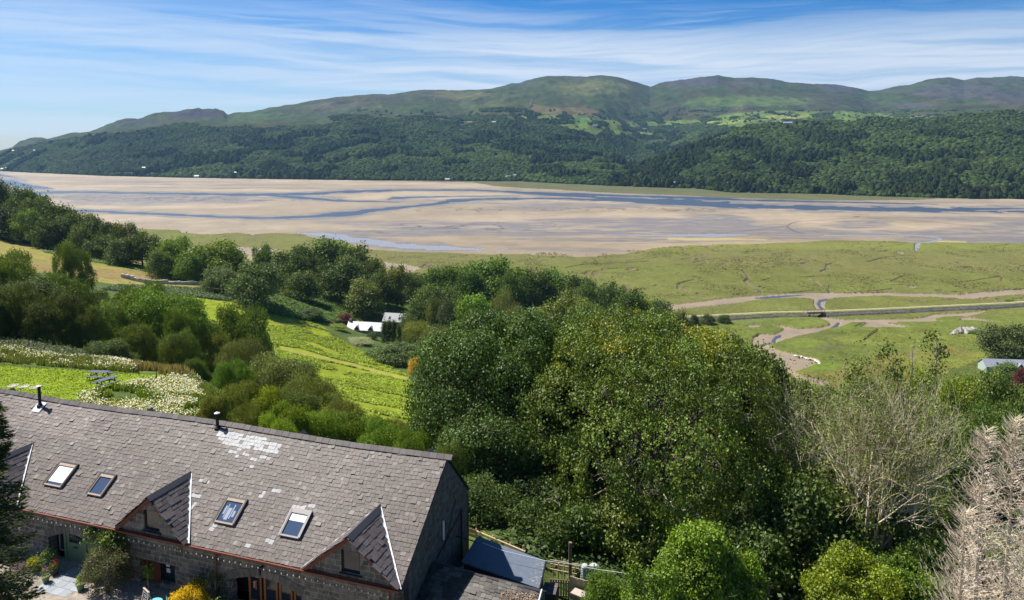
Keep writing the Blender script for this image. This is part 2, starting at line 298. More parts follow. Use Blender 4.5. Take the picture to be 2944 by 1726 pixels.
CREEKS = [c6((410, 316, .8), (470, 318, 1.6), (505, 350, 3), (515, 375, 4), (480, 392, 3), (520, 425, 3), (570, 452, 3.4), (600, 475, 4)), c6((135, 383, 1), (60, 400, 1.4), (12, 416, 2.4), (15, 450, 3), (100, 482, 1.6), (270, 503, 1)),
 c6((1130, 265, .8), (1060, 283, 1.4), (1078, 308, 1.8), (1022, 326, 1.8), (1050, 342, 1)), c6((890, 368, 1.2), (1000, 361, 1), (1110, 362, .8)), c6((925, 378, 1.6), (985, 400, 2.4), (1025, 430, 2.4), (1075, 442, 2), (1085, 475, 3)),
 c6((1355, 258, 1.4), (1420, 240, 1.4), (1480, 226, 1), (1620, 215, .6)), c6((1525, 395, 1.4), (1590, 366, 1.2), (1665, 348, .8)), c6((1360, 470, 1), (1450, 462, 1.4), (1530, 450, 1)), c6((2020, 400, 1), (2150, 388, .8), (2240, 370, 1.2), (2300, 362, 1.6), (2305, 395, 2.4)),
 c6((30, 242, .6), (110, 232, .7)), c6((120, 262, .7), (220, 245, .9), (330, 232, .6)), c6((150, 290, .6), (200, 270, .8)), c6((620, 476, 1), (800, 478, 1.2), (980, 462, 1)), c6((580, 285, .8), (620, 268, .8), (700, 256, .5)), c6((430, 300, .7), (520, 292, .8), (660, 300, .6)), c6((715, 282, 1), (760, 272, .8)), c6((800, 275, .6), (880, 270, .8), (920, 262, .9)), c6((600, 392, 1), (640, 385, .8), (690, 368, .9)), c6((1380, 405, 1.2), (1450, 406, .8)), c6((1410, 158, .7), (1620, 135, .5)), c6((2240, 152, .7), (2360, 135, .7)), c6((2420, 310, 1.4), (2440, 290, 1), (2480, 282, .8)), c6((1310, 395, .6), (1380, 365, .7)), c6((1640, 215, 1), (1700, 218, 1.4)), c6((1500, 425, .6), (1620, 420, .9)),
 c6((1328, 817, 2.4), (1375, 778, 3), (1430, 742, 3)), c6((545, 795, 1.5), (600, 770, 1.5)), c6((1480, 688, 1), (1560, 692, 1.2)), c6((1270, 720, 1.5), (1310, 698, 1.2), (1380, 686, 1)),
 [(1390, 661, .8), (1440, 652, 1.4), (1500, 650, 1.2), (1600, 645, .9)], [(1520, 662, .6), (1640, 658, .7)], [(1540, 644, .6), (1620, 636, .6)], [(1000, 637, .6), (1080, 640, .8), (1170, 646, .6)], [(2030, 803, 0.9), (1990, 790, .7), (1940, 792, .6)],
 c6((0, 280, .6), (60, 278, .8)), c6((0, 345, 1), (20, 335, .8))]
WETS = [  # x, y, rx, ry, strength : damp violet-grey sand
 (420, 489, 330, 13, .9), (700, 486, 150, 8, .6), (560, 455, 260, 2.2, .5), (330, 448, 120, 3, .55), (300, 500, 200, 8, .5), (1000, 493, 90, 5, .5), (1250, 500, 260, 6, .35), (1420, 508, 230, 8, .6), (1300, 516, 150, 4, .5),
 (1600, 546, 340, 10, .95), (1150, 556, 330, 9, .85), (950, 548, 220, 6, .6), (1700, 560, 280, 14, .95), (1250, 573, 380, 9, .95), (980, 575, 200, 9, .9), (1480, 590, 250, 5, .7), (1820, 545, 60, 12, .8), (2110, 552, 80, 9, .7), (1740, 532, 90, 5, .6),
 (1960, 565, 120, 6, .6), (2100, 572, 420, 8, .85), (2450, 585, 240, 16, .95), (2600, 560, 200, 22, .8), (2400, 540, 150, 5, .7), (2240, 536, 120, 2, .7), (2420, 564, 150, 10, .5), (2100, 507, 200, 2, .4), (2380, 498, 160, 3, .5), (2519, 510, 70, 1.6, .5), (1430, 616, 200, 5, .5), (1250, 605, 70, 4, .6), (860, 545, 80, 2, .3), (1930, 586, 200, 3, .6)]
DLINES = [c3_((1280, 1070, 1), (1330, 1062, 1.4), (1300, 1075, 1), (1100, 1090, .8), (900, 1100, .8), (830, 1115, 2.2), (800, 1140, 2.5), (850, 1170, 1.6), (920, 1190, 1)), c3_((1390, 1075, .8), (1700, 1090, .7), (2000, 1120, .7), (2300, 1140, .8), (2520, 1150, .8)), c3_((280, 1190, .6), (600, 1160, .8), (800, 1135, .8)), c3_((2130, 1150, .6), (2240, 1180, .9)), c3_((990, 1165, .6), (1040, 1190, .8), (1300, 1200, .6)),
 c1_((950, 850, .7), (1500, 865, .9), (1730, 862, 1.4), (1900, 856, .8), (2350, 866, .7)), c2_((0, 905, .8), (300, 885, .8)), c2_((900, 965, .8), (1200, 975, .8)), c2_((280, 940, 2), (320, 930, 1)), c2_((620, 975, .8), (760, 940, 1.2)), [(1480, 602, .6), (1700, 596, .8), (1900, 590, .7)], c3_((1280, 1048, 1.2), (1400, 1055, 1))]

def build_flats():
    nx, ax_ = 1650, np.linspace(-1.12, 1.12, 1650)
    y1 = np.geomspace(250, 480, 240, endpoint=False)
    t = np.linspace(1 / 480., 1 / 4600., 560); y2 = 1 / t
    Y1 = np.r_[y1, y2]; ny = len(Y1)
    A, Y = np.meshgrid(ax_, Y1); X = A * Y
    px, py = project(X, Y, np.zeros_like(X))
    amp = np.clip((py - 415) / 150, .15, 2.2)
    wx = (fbm(X / 26, Y / 26, 4, 11) - .5) * 10 * amp; wy = (fbm(X / 26, Y / 26, 4, 12) - .5) * 4.5 * amp
    wx2 = (fbm(X / 7, Y / 7, 3, 13) - .5) * 4 * amp; wy2 = (fbm(X / 7, Y / 7, 3, 14) - .5) * 1.6 * amp
    qx, qy = px + wx + wx2, py + wy * .6 + wy2 * .6
    marsh = inpoly(qx, qy, MARSH)
    far = inpoly(px + wx * .5, py + wy * .4, FARMARSH)
    mud = np.zeros_like(marsh)
    for p in MUD: mud |= inpoly(px + wx * .35 + wx2 * .6, py + wy * .35 + wy2 * .6, p)
    for p in ISLES: mud &= ~inpoly(px + wx2 * .5, py + wy2, p)
    hole = np.zeros_like(marsh)
    for p in SANDHOLES: hole |= inpoly(qx, qy, p)
    wv = np.full(X.shape, -9.)
    for s in WATER_S: wv = np.maximum(wv, stroke(px + wx2 * .5, py + wy2 * .35 + wy * .12, s))
    brk = (fbm(X / 30, Y / 22, 4, 19) - .5) * 2
    edge = sm(py, 640, 600); water = wv > (.10 + .75 * brk * edge)
    margin = sm(wv, -1.6, .1) * edge * (.45 + .8 * sm(fbm(X / 24, Y / 16, 4, 20), .3, .65))
    # small sand spits inside the wide reach
    water &= ~((stroke(px, py + wy2 * .6, c3_((190, 952, 1.2), (330, 955, 1))) > 0) | (stroke(px, py, c3_((2170, 1022, .8), (2520, 1018, 2))) > 0))
    creek = np.zeros(X.shape)
    for s in CREEKS: creek = np.maximum(creek, np.clip(stroke(px + wx2 * .5, py + wy2 * .5, s), 0, 1))
    # countless small creeks
    rn = np.abs(fbm(X / 46, Y / 30, 4, 31) - .5); keep = sm(fbm(X / 60, Y / 80, 2, 33), .46, .54)
    small = (rn < .020) * keep * (py < 745) * (px > 600)
    creek = np.maximum(creek, small * .7)
    green = (marsh & ~mud & ~hole) | far
    creek *= green & ~water
    # colours (albedo)
    n1 = fbm(X / 40, Y / 60, 5, 21); n2 = fbm(X / 9, Y / 9, 4, 22); n3 = fbm(X / 150, Y / 90, 4, 23)
    sand = np.array([.300, .238, .162]); wet = np.array([.150, .136, .132])
    wn = np.zeros(X.shape)
    qx3 = px + (fbm(X / 90, Y / 130, 4, 41) - .5) * 120; qy3 = py + (fbm(X / 120, Y / 90, 4, 42) - .5) * 13 * np.clip((py - 415) / 130, .2, 1.2)
    for x, y, rx, ry, s in WETS:
        r = np.hypot((qx3 - x) / rx, (qy3 - y) / (ry * 1.15)); wn = np.maximum(wn, s * (1 - sm(r, .55, 1.15)))
    wn = np.maximum(wn, np.clip(margin, 0, 1) * .85)
    rip = fbm(X / 30, Y / 11, 4, 43)
    wn = np.clip(wn * (.55 + 1.1 * sm(rip, .3, .62)), 0, 1)
    dl = np.zeros(X.shape)
    for s in DLINES: dl = np.maximum(dl, np.clip(stroke(px + wx2 * .4, py + wy2 * .25, s), 0, 1))
    # runnels and ripple marks in bands
    band = np.exp(-((py - 516) / 5.0) ** 2) * sm(px, 900, 1050) * (1 - sm(px, 1750, 1950)) + np.exp(-((py - 488) / 8.) ** 2) * (1 - sm(px, 780, 900)) + np.exp(-((py - 560) / 12.) ** 2) * sm(px, 850, 950) * (1 - sm(px, 1250, 1500))
    runs = (np.abs(fbm(X / 34, Y / 30, 3, 45) - .5) < .04) * np.clip(band + .22 * sm(fbm(X / 220, Y / 160, 3, 46), .45, .6) * (py < 600), 0, 1)
    C = sand[None, None] * (.80 + .40 * n1 + .22 * (n2 - .5))[..., None] * (1 - .20 * sm(fbm(X / 300, Y / 110, 4, 47), .42, .62))[..., None]
    C = C * (1 - wn[..., None]) + wet * (.9 + .25 * n2)[..., None] * wn[..., None]
    C = C * (1 - .6 * np.clip(runs * .8 + dl, 0, 1)[..., None])
    nearsand = sm(py, 555, 600)[..., None]; C = C * (1 - .5 * nearsand) + C * .5 * nearsand * np.array([.92, .88, .78])
    yel = np.clip(stroke(qx, qy, c6((-50, 92, 5), (450, 95, 4), (640, 100, 2))), 0, 1) + np.clip(stroke(qx, qy, c6((1850, 108, 4), (2050, 114, 3))), 0, 1)
    C = C * (1 - .7 * yel[..., None]) + np.array([.40, .33, .10]) * .7 * yel[..., None]
    mudc = np.array([.225, .175, .122]) * (.85 + .35 * n2)[..., None]
    C = np.where(((mud | hole | (py > 640)) & ~green)[..., None], mudc, C)
    g = np.array([.118, .126, .031]) * (.80 + .42 * n1)[..., None] * (.8 + .4 * n2)[..., None]
    olive = sm(n3, .45, .62)[..., None]; g = g * (1 - .35 * olive) + np.array([.15, .130, .055]) * .35 * olive
    bright = (np.clip(1 - np.abs(py - (604 + 8 * n1)) / 12, 0, 1) * sm(px, 1540, 1640))[..., None]
    g = g * (1 - bright * .6) + np.array([.165, .185, .035]) * bright * .6
    # pasture behind the embankment: greener, with russet patches
    pas = sm(py, 775, 790) * sm(px, 1650, 1750); gg = np.array([.108, .132, .026]) * (.75 + .5 * n1)[..., None] * (.8 + .4 * n2)[..., None]
    rus = (sm(fbm(X / 30, Y / 50, 4, 51), .47, .6) * sm(py, 805, 850))[..., None]; gg = gg * (1 - .65 * rus) + np.array([.16, .12, .035]) * .65 * rus
    for (ex, ey, erx, ery, ec) in ((2010, 845, 90, 26, (.095, .10, .036)), (1975, 850, 50, 12, (.12, .155, .022)), (2010, 905, 55, 11, (.105, .155, .02)), (2350, 905, 160, 30, (.15, .175, .03)), (2230, 840, 240, 16, (.14, .16, .03)), (1800, 790, 130, 12, (.11, .14, .04))):
        w_ = (.75 * (1 - sm(np.hypot((qx - ex) / erx, (qy - ey) / ery), .6, 1.2)))[..., None]; gg = gg * (1 - w_) + np.array(ec) * (.8 + .4 * n2)[..., None] * w_
    g = g * (1 - pas[..., None]) + gg * pas[..., None]
    fm = far[..., None]; g = np.where(fm, np.array([.095, .10, .042]) * (.8 + .4 * n1)[..., None], g)
    ylw = np.clip(stroke(px, qy, c2_((60, 818, 2), (700, 835, 3), (1050, 850, 2), (1300, 868, 2))), 0, 1)[..., None]; g = g * (1 - ylw * .7) + np.array([.42, .36, .16]) * ylw * .7
    C = np.where(green[..., None], g, C)
    cm = creek[..., None]; C = C * (1 - np.clip(cm * 3, 0, 1)) + np.array([.13, .098, .068]) * (.8 + .4 * n2)[..., None] * np.clip(cm * 3, 0, 1)
    Z = np.where(green, .75 + .25 * n2 + .5 * (n1 - .5), .0) - creek * 1.6 * (Y < 1200)
    Z += np.where(green | water, 0, .35 * (n1 - .5) * sm(Y, 500, 900))
    Z = np.where(water, -.12, Z); Z = np.where(mud & ~water, .05 + .25 * n2, Z)
    lz = land_z(X[:260], Y[:260]); full = np.full(X.shape, -9.); full[:260] = lz
    Z = np.where((full > .5) & ~water, np.maximum(Z, full), Z)
    V = np.stack([X, Y, Z], -1).reshape(-1, 3); Cc = C.reshape(-1, 3)
    idx = np.arange(ny * nx).reshape(ny, nx); Q = np.stack([idx[:-1, :-1], idx[:-1, 1:], idx[1:, 1:], idx[1:, :-1]], -1).reshape(-1, 4)
    wf = water.ravel()[Q].sum(1) >= 3; gf = (green.ravel()[Q].sum(1) >= 2) & ~wf
    def part(name, m, mt):
        q = Q[m]; u, inv = np.unique(q, return_inverse=True)
        o = mesh_np(name, V[u], inv.reshape(-1, 4), mt, col=Cc[u], smooth=True); tag(o, kind='structure'); return o
    part('sand_flats', ~wf & ~gf, M_sand); part('salt_marsh', gf, M_marsh); pl_ = wf & (py.ravel()[Q].mean(1) > 553) & (py.ravel()[Q].mean(1) < 640); part('river_water', wf & ~pl_, M_water); part('tidal_pool', pl_, M_pool)

M_water = mat('estuary water', (.055, .066, .080), .32, spec=.45, bump=.4, bscale=.35, bdist=.12)
M_pool = mat('shallow pool water', (.25, .245, .255), .3, spec=.5, bump=.2, bscale=.35, bdist=.08)
tag(mesh_np('sea', np.array([[-8900, 500, -1.2], [8900, 500, -1.2], [8900, 8100, -1.2], [-8900, 8100, -1.2]]), np.array([[0, 1, 2, 3]]), M_water), kind='structure')
build_flats()

LAWN = [(-300, 898), (0, 898), (60, 905), (150, 909), (240, 917), (330, 920), (400, 925), (455, 932), (470, 941), (420, 940), (330, 950), (270, 962), (190, 983), (140, 992), (200, 1040), (-300, 1040)]
def build_land():
    ax_ = np.linspace(-1.12, 1.12, 1500); Y1 = np.r_[np.geomspace(13, 330, 560), np.geomspace(333, 1100, 200)]
    A, Y = np.meshgrid(ax_, Y1); X = A * Y; Z = land_z(X, Y)
    px, py = project(X, Y, Z)
    n1 = fbm(X / 30, Y / 30, 5, 61); n2 = fbm(X / 3.5, Y / 3.5, 4, 62); n3 = fbm(X / 10, Y / 10, 4, 63)
    wx = (n3 - .5) * 26; wy = (n2 - .5) * 9 + (n1 - .5) * 8
    C = np.array([.075, .105, .025]) * (.7 + .6 * n2)[..., None] * (.8 + .4 * n1)[..., None]         # rough scrub
    def paint(poly, rgb, var=.3, soft=True, warp=1.0):
        nonlocal C
        m = inpoly(px + wx * warp, py + wy * warp, poly)[..., None]
        C = np.where(m, np.array(rgb) * (1 - var / 2 + var * n2)[..., None] * (.85 + .3 * n3)[..., None], C)
    paint([(440, 728), (560, 742), (690, 735), (700, 775), (780, 800), (860, 850), (1010, 930), (1040, 1040), (760, 1060), (640, 860), (560, 800), (480, 790)], (.185, .225, .014), .45)
    paint([(680, 735), (740, 715), (860, 740), (900, 790), (780, 800), (720, 780)], (.10, .16, .03), .6)
    paint([(-300, 585), (0, 592), (90, 600), (160, 625), (330, 640), (460, 672), (510, 700), (440, 708), (300, 700), (200, 690), (60, 660), (-300, 640)], (.23, .20, .05), .35)
    paint([(130, 625), (230, 622), (350, 655), (480, 680), (520, 700), (440, 698), (330, 668), (220, 645)], (.15, .185, .03), .6)
    paint([(40, 565), (70, 590), (130, 625), (160, 640), (100, 600), (45, 572)], (.18, .23, .035), .5)
    paint([(0, 640), (240, 660), (420, 668), (440, 690), (300, 690), (100, 670)], (.22, .165, .06), .3)
    paint([(1240, 750), (1370, 750), (1370, 790), (1250, 790)], (.10, .18, .02), .5)
    paint([(840, 840), (1010, 930), (990, 960), (860, 900), (690, 860), (680, 850)], (.22, .25, .02), .3)
    lm = inpoly(px + (n2 - .5) * 3, py + (n2 - .5) * 2, LAWN) & (Y > 45) & (Y < 95)
    stripe = fbm(X / 2.2, Y / 2.2, 3, 71)
    C = np.where(lm[..., None], np.array([.155, .215, .012]) * (.82 + .34 * stripe)[..., None] * (.9 + .2 * n3)[..., None], C)
    # trodden track across the field
    for s in ([(770, 802, 3), (690, 798, 2), (650, 797, 1)], [(690, 858, 3), (760, 874, 3), (860, 897, 3), (930, 915, 3), (1000, 932, 3), (1030, 945, 3)], [(850, 850, 1.5), (905, 885, 1.2)]):
        w_ = (np.clip(stroke(px + wx * .1, py + wy * .1, s), 0, 1) * 1.2).clip(0, .85)[..., None]; C = C * (1 - w_) + np.array([.27, .23, .075]) * w_
    # gravel yard round the building
    lx = (X - B0[0]) * BD[0] + (Y - B0[1]) * BD[1]; ly = (X - B0[0]) * BN[0] + (Y - B0[1]) * BN[1]
    yard = (sm(lx, 4, 2.5) * (ly < 8) * (lx < 5))[..., None]; C = C * (1 - yard) + np.array([.30, .26, .21]) * (.75 + .5 * fbm(X * 5, Y * 5, 3, 77))[..., None] * yard
    V = np.stack([X, Y, Z], -1).reshape(-1, 3); Cc = C.reshape(-1, 3); ny, nx = X.shape
    keepv = (Z > .35) | (Y < 240)
    idx = np.arange(ny * nx).reshape(ny, nx); Q = np.stack([idx[:-1, :-1], idx[:-1, 1:], idx[1:, 1:], idx[1:, :-1]], -1).reshape(-1, 4)
    q = Q[keepv.ravel()[Q].any(1)]; u, inv = np.unique(q, return_inverse=True)
    Vu = V[u]; Vu[:, 2] += .02
    tag(mesh_np('ground', Vu, inv.reshape(-1, 4), M_land, col=Cc[u], smooth=True), kind='structure')
build_land()

# ---------------------------------------------------------------- the hills across the estuary
SKY = [(-900,420),(-500,415),(-200,405),(-60,385),(0,373),(29,366),(47,351),(75,343.6),(105,342.6),(117,346.7),(146,336.5),(180,328),(221,327),(244,320.5),(289,302),(312,295),(341,295),(367,284),(404,276),(431,275.7),(458,268),(489,266),(496,269.6),(530,268),(550,273),(559,282.5),(577,279),(611,278),(662,264.5),(730,255),(781,245),(856,236.5),(917,231.5),(968,231.5),(1008,224.4),(1046,221),(1093,222),(1144,222.7),(1215,217),(1253,206),(1280,203),(1314,193),(1348,187),(1385,186.4),(1433,189),(1480,185.4),(1521,189.8),(1569,203.4),(1599,212.5),(1626,203.4),(1664,198),(1714,191.5),(1765,184.7),(1806,191.5),(1840,190.8),(1898,194),(1935,202),(2003,206.8),(2054,207.8),(2088,212.5),(2139,224.4),(2166,222),(2197,213.5),(2234,210),(2275,198),(2309,192),(2337,190.5),(2373,197.6),(2407,190.8),(2444,190.5),(2478,188),(2519,188.8),(2650,196),(2800,192),(3100,205),(3700,215)]
SHORE = [(-900,416),(-300,418),(0,421),(68,424.5),(255,432.6),(475,437.7),(856,443.2),(1280,447.2),(1535,460),(1711,464),(1799,474.3),(2003,477),(2173,483.8),(2377,488.3),(2519,489),(2900,490),(3700,495)]
CREST = [(1535,452),(1600,408),(1700,365),(1780,335),(1833,317),(1969,308),(2071,307),(2160,309),(2268,306),(2292,300),(2360,289),(2444,279),(2519,275),(2700,268),(3100,262),(3700,262)]
WOODTOP = [(-900,408),(-200,390),(0,379),(60,362),(150,348),(250,338),(330,326),(400,315),(480,309),(560,314),(650,318),(700,318),(780,314),(860,297),(900,290),(950,300),(1000,304),(1090,304),(1140,312),(1180,300),(1250,288),(1300,299),(1350,309),(1420,326),(1500,338),(1560,336),(1640,326),(1700,306),(1760,326),(1833,319),(2519,319),(3700,319)]
def curve(pts):
    p = np.array(pts, float); a, e = rays(p[:, 0], p[:, 1]); o = np.argsort(a); a = a[o]; e = e[o]
    return lambda q: np.interp(q, a, e)
def build_hills():
    sky, shore, crest, wt = curve(SKY), curve(SHORE), curve(CREST), curve(WOODTOP)
    nx = 1500; a = np.linspace(-1.12, 1.12, nx)
    xD = (a * F / 1.0 + CX) / K
    Ys = -H / shore(a) - 25
    shr = shore(a)
    fr = sm(xD, 1440, 1640)                      # where the nearer wooded hill stands
    Ysky = np.interp(xD, [-500, 0, 300, 560, 620, 1000, 1400, 1560, 1620, 2100, 2180, 2600, 3300], [4300, 4200, 4200, 4250, 4500, 4900, 5300, 5450, 5550, 5900, 6100, 6300, 6300])
    Ywt = Ys + np.interp(xD, [0, 600, 1200, 2500], [650, 900, 1200, 1700])
    ecr = crest(a); Ycr = Ys + np.interp(xD, [1520, 1833, 2500, 3300], [120, 800, 950, 1000])
    T = np.linspace(0, 1, 330); rows = []
    # keys per column: (Y, e)
    Yk = np.empty((6, nx)); Ek = np.empty((6, nx)); est = shr
    midE = lambda t: est + (wt(a) - est) * t
    Yk[0] = Ys; Ek[0] = (-H - 3) / Ys
    plain_Y = [Ys + (Ywt - Ys) * .3, Ys + (Ywt - Ys) * .62, Ywt, Ywt + (Ysky - Ywt) * .55]
    plain_E = [midE(.34), midE(.66), wt(a), wt(a) + (sky(a) - wt(a)) * .50]
    frE = [shr + (ecr - shr) * .45, ecr, ecr - .018, wt(a) * .6 + sky(a) * .4]
    frY = [Ys + (Ycr - Ys) * .42, Ycr, Ycr + 500, Ycr + (Ysky - Ycr) * .62]
    frE[2] = ecr - .022; frE[3] = np.maximum(ecr + .010, ecr + (sky(a) - ecr) * .35)
    for i in range(4):
        Yk[i + 1] = plain_Y[i] * (1 - fr) + frY[i] * fr; Ek[i + 1] = plain_E[i] * (1 - fr) + frE[i] * fr
    Yk[5] = Ysky; Ek[5] = sky(a)
    n_seg = [70, 70, 50, 70, 80]; Yl = []; El = []
    for s in range(5):
        for j in range(n_seg[s]):
            t = j / n_seg[s]; Yl.append(Yk[s] + (Yk[s + 1] - Yk[s]) * t)
            ts = t; z0 = Yk[s] * Ek[s]; z1 = Yk[s + 1] * Ek[s + 1]; El.append(z0 + (z1 - z0) * ts)
    Yl.append(Yk[5]); El.append(Yk[5] * Ek[5])
    for j in range(1, 6): Yl.append(Yk[5] + 160 * j); El.append(Yk[5] * Ek[5] - 26 * j * j)
    Y = np.array(Yl); Z = np.array(El) + H; X = Y * a[None]
    # soften the key lines along Y, then add relief
    k_ = np.ones(13) / 13
    Zs = np.apply_along_axis(lambda c: np.convolve(np.pad(c, 6, 'edge'), k_, 'valid'), 0, Z); top = sum(n_seg)
    m = np.ones(len(Y)); m[:3] = 0; m[top - 6:] = 0; m = np.convolve(np.pad(m, 2, 'edge'), np.ones(5) / 5, 'valid')[:, None]; Z = Z * (1 - m) + Zs * m
    fade = np.minimum(sm(np.arange(len(Y)), 4, 45), 1 - sm(np.arange(len(Y)), top - 30, top - 2))[:, None]
    rel = (fbm(X / 420, Y / 420, 5, 81) - .5) * 70 + (1 - 2 * np.abs(fbm(X / 160, Y / 160, 4, 82) - .5) * 2) * 12
    Z = Z + rel * fade * np.clip((Z + 20) / 160, .15, 1)
    Z += (fbm(X / 60, Y / 60, 4, 83) - .5) * 9 * sm(np.arange(len(Y)), 6, 40)[:, None]
    Z += (fbm(X / 45, Y / 200, 4, 84, .6) - .5) * 16 * sm(np.arange(len(Y)), top - 60, top - 10)[:, None] * np.interp(xD, [-200, 300, 620, 1500], [.6, .9, .5, .5])[None]
    lineY = np.arange(len(Y))[:, None] + 0 * X
    px, py = project(X, Y, Z)
    n1 = fbm(X / 180, Y / 260, 5, 91); n2 = fbm(X / 40, Y / 60, 4, 92); n3 = fbm(X / 520, Y / 700, 4, 93); n4 = fbm(X / 20, Y / 30, 3, 94)
    wx = (n1 - .5) * 50 + (n4 - .5) * 8; wy = (n2 - .5) * 12 + (n1 - .5) * 10
    grass = np.array([.040, .055, .014]); heath = np.array([.056, .046, .024]); rock = np.array([.066, .056, .064])
    C = grass * (.62 + .75 * n2)[..., None]
    w_ = (sm(n1, .42, .58) * .6)[..., None]; C = C * (1 - w_) + heath * (.75 + .5 * n4)[..., None] * w_
    def blob(x, y, rx, ry, rgb, s=1.0, lo=.6):
        nonlocal C
        w = (s * (1 - sm(np.hypot((px + wx - x) / rx, (py + wy - y) / ry), lo, 1.15)))[..., None]; C = C * (1 - w) + np.array(rgb) * (.75 + .5 * n4)[..., None] * w
    for b in ((480, 282, 95, 16, rock * .62, .95), (330, 300, 80, 10, rock * .65, .7), (800, 285, 30, 7, rock, .7), (1700, 202, 75, 14, rock * .9, .8), (1850, 205, 70, 8, rock, .5), (2060, 218, 45, 12, rock, .8), (2350, 225, 110, 22, rock, .6), (2480, 240, 80, 22, rock, .6), (2250, 262, 60, 10, rock, .5), (1280, 207, 50, 6, rock, .5), (860, 262, 120, 12, (.10, .085, .075), .5), (70, 350, 60, 6, rock, .5),
              (1140, 235, 90, 12, (.12, .115, .04), .6), (1450, 215, 110, 22, (.105, .115, .032), .7), (1180, 262, 90, 10, (.10, .12, .03), .5), (1850, 250, 180, 14, (.085, .13, .03), .7), (640, 285, 90, 10, (.05, .078, .022), .8), (560, 300, 110, 8, (.045, .07, .022), .8), (300, 318, 140, 14, (.034, .05, .020), .85), (90, 350, 60, 8, (.034, .05, .02), .8), (760, 292, 130, 16, (.034, .052, .018), .75), (1000, 268, 200, 20, (.036, .056, .015), .6), (1250, 250, 120, 20, (.046, .056, .016), .5), (1620, 235, 60, 22, (.038, .058, .016), .5), (900, 250, 160, 10, (.05, .046, .024), .5)): blob(*b)
    nrock = (sm(n2, .56, .68) * sm(n3, .45, .6) * (1 - sm(py, 240, 290)))[..., None] * .7; C = C * (1 - nrock) + rock * .8 * nrock
    def poly(p, rgb, s=.9, warp=.25):
        nonlocal C
        m = (inpoly(px + wx * warp, py + wy * warp, p) * s)[..., None]; C = C * (1 - m) + np.array(rgb) * (.8 + .4 * n4)[..., None] * m
    poly([(1270, 286), (1400, 282), (1480, 289), (1560, 300), (1700, 296), (1800, 280), (1900, 272), (2100, 276), (2330, 290), (2330, 312), (1950, 312), (1830, 324), (1780, 340), (1600, 336), (1500, 338), (1420, 322), (1340, 308)], (.100, .145, .028), .9, .35)
    poly([(1310, 256), (1345, 262), (1440, 267), (1472, 274), (1478, 291), (1400, 287), (1335, 280), (1306, 270)], (.115, .092, .04), .8)
    poly([(1372, 283), (1480, 291), (1500, 301), (1440, 306), (1380, 298)], (.07, .135, .03), .9, .1); poly([(1440, 292), (1560, 300), (1560, 309), (1470, 306)], (.16, .18, .04), .85, .1)
    poly([(1275, 293), (1320, 294), (1345, 303), (1300, 302)], (.16, .18, .04), .85, .1); poly([(1500, 322), (1540, 320), (1575, 331), (1520, 333)], (.12, .20, .03), .95, .1)
    poly([(1750, 335), (1800, 330), (1790, 341), (1740, 342)], (.12, .20, .03), .9, .1); poly([(1700, 300), (1860, 293), (1840, 303), (1720, 308)], (.15, .19, .04), .85, .1)
    poly([(1890, 283), (1980, 281), (2000, 288), (1930, 296), (1880, 292)], (.19, .20, .05), .8, .2); poly([(2120, 290), (2150, 287), (2165, 296), (2130, 298)], (.19, .19, .04), .8, .1); poly([(2270, 294), (2330, 292), (2310, 300), (2270, 300)], (.13, .19, .03), .8, .1)
    poly([(1150, 298), (1210, 296), (1215, 303), (1160, 310)], (.16, .16, .05), .8, .1); poly([(370, 408), (440, 405), (440, 416), (390, 416)], (.13, .17, .045), .8, .1); poly([(270, 422), (430, 424), (420, 430), (290, 430)], (.10, .145, .035), .9, .1); poly([(1370, 395), (1395, 393), (1395, 400), (1372, 400)], (.17, .21, .04), .9, .05)
    C = C * (.50 + 1.0 * fbm(X / 30, Y / 75, 4, 96, .65))[..., None] * (.75 + .5 * fbm(X / 110, Y / 190, 3, 97))[..., None]
    floor = (py > 0) & ((wt_py(px) < py) | ((lineY < 142) & (px > 1540)))
    C = np.where(floor[..., None], C * .0 + np.array([.040, .062, .020]) * (.7 + .6 * n4)[..., None], C) if True else C
    V = np.stack([X, Y, Z], -1).reshape(-1, 3); idx = np.arange(Y.size).reshape(Y.shape)
    Q = np.stack([idx[:-1, :-1], idx[:-1, 1:], idx[1:, 1:], idx[1:, :-1]], -1).reshape(-1, 4)
    tag(mesh_np('hills', V, Q, M_hill, col=C.reshape(-1, 3), smooth=True), kind='structure')
    return X, Y, Z, px, py, lineY
_wtp = np.array(WOODTOP, float)
def wt_py(px): return np.interp(px, _wtp[:, 0], _wtp[:, 1])
HX, HY, HZ, HPX, HPY, HROW = build_hills()
def hill_at(x, y):
    "the visible hill point behind photo point (x, y)"
    d = (HPX - x) ** 2 + (HPY - y) ** 2; d = d + (HY / 200000.0)
    m = d < d.min() + 3.0; k = np.argmin(np.where(m, HY, 1e9)); i, j = np.unravel_index(k, d.shape)
    return HX[i, j], HY[i, j], HZ[i, j]
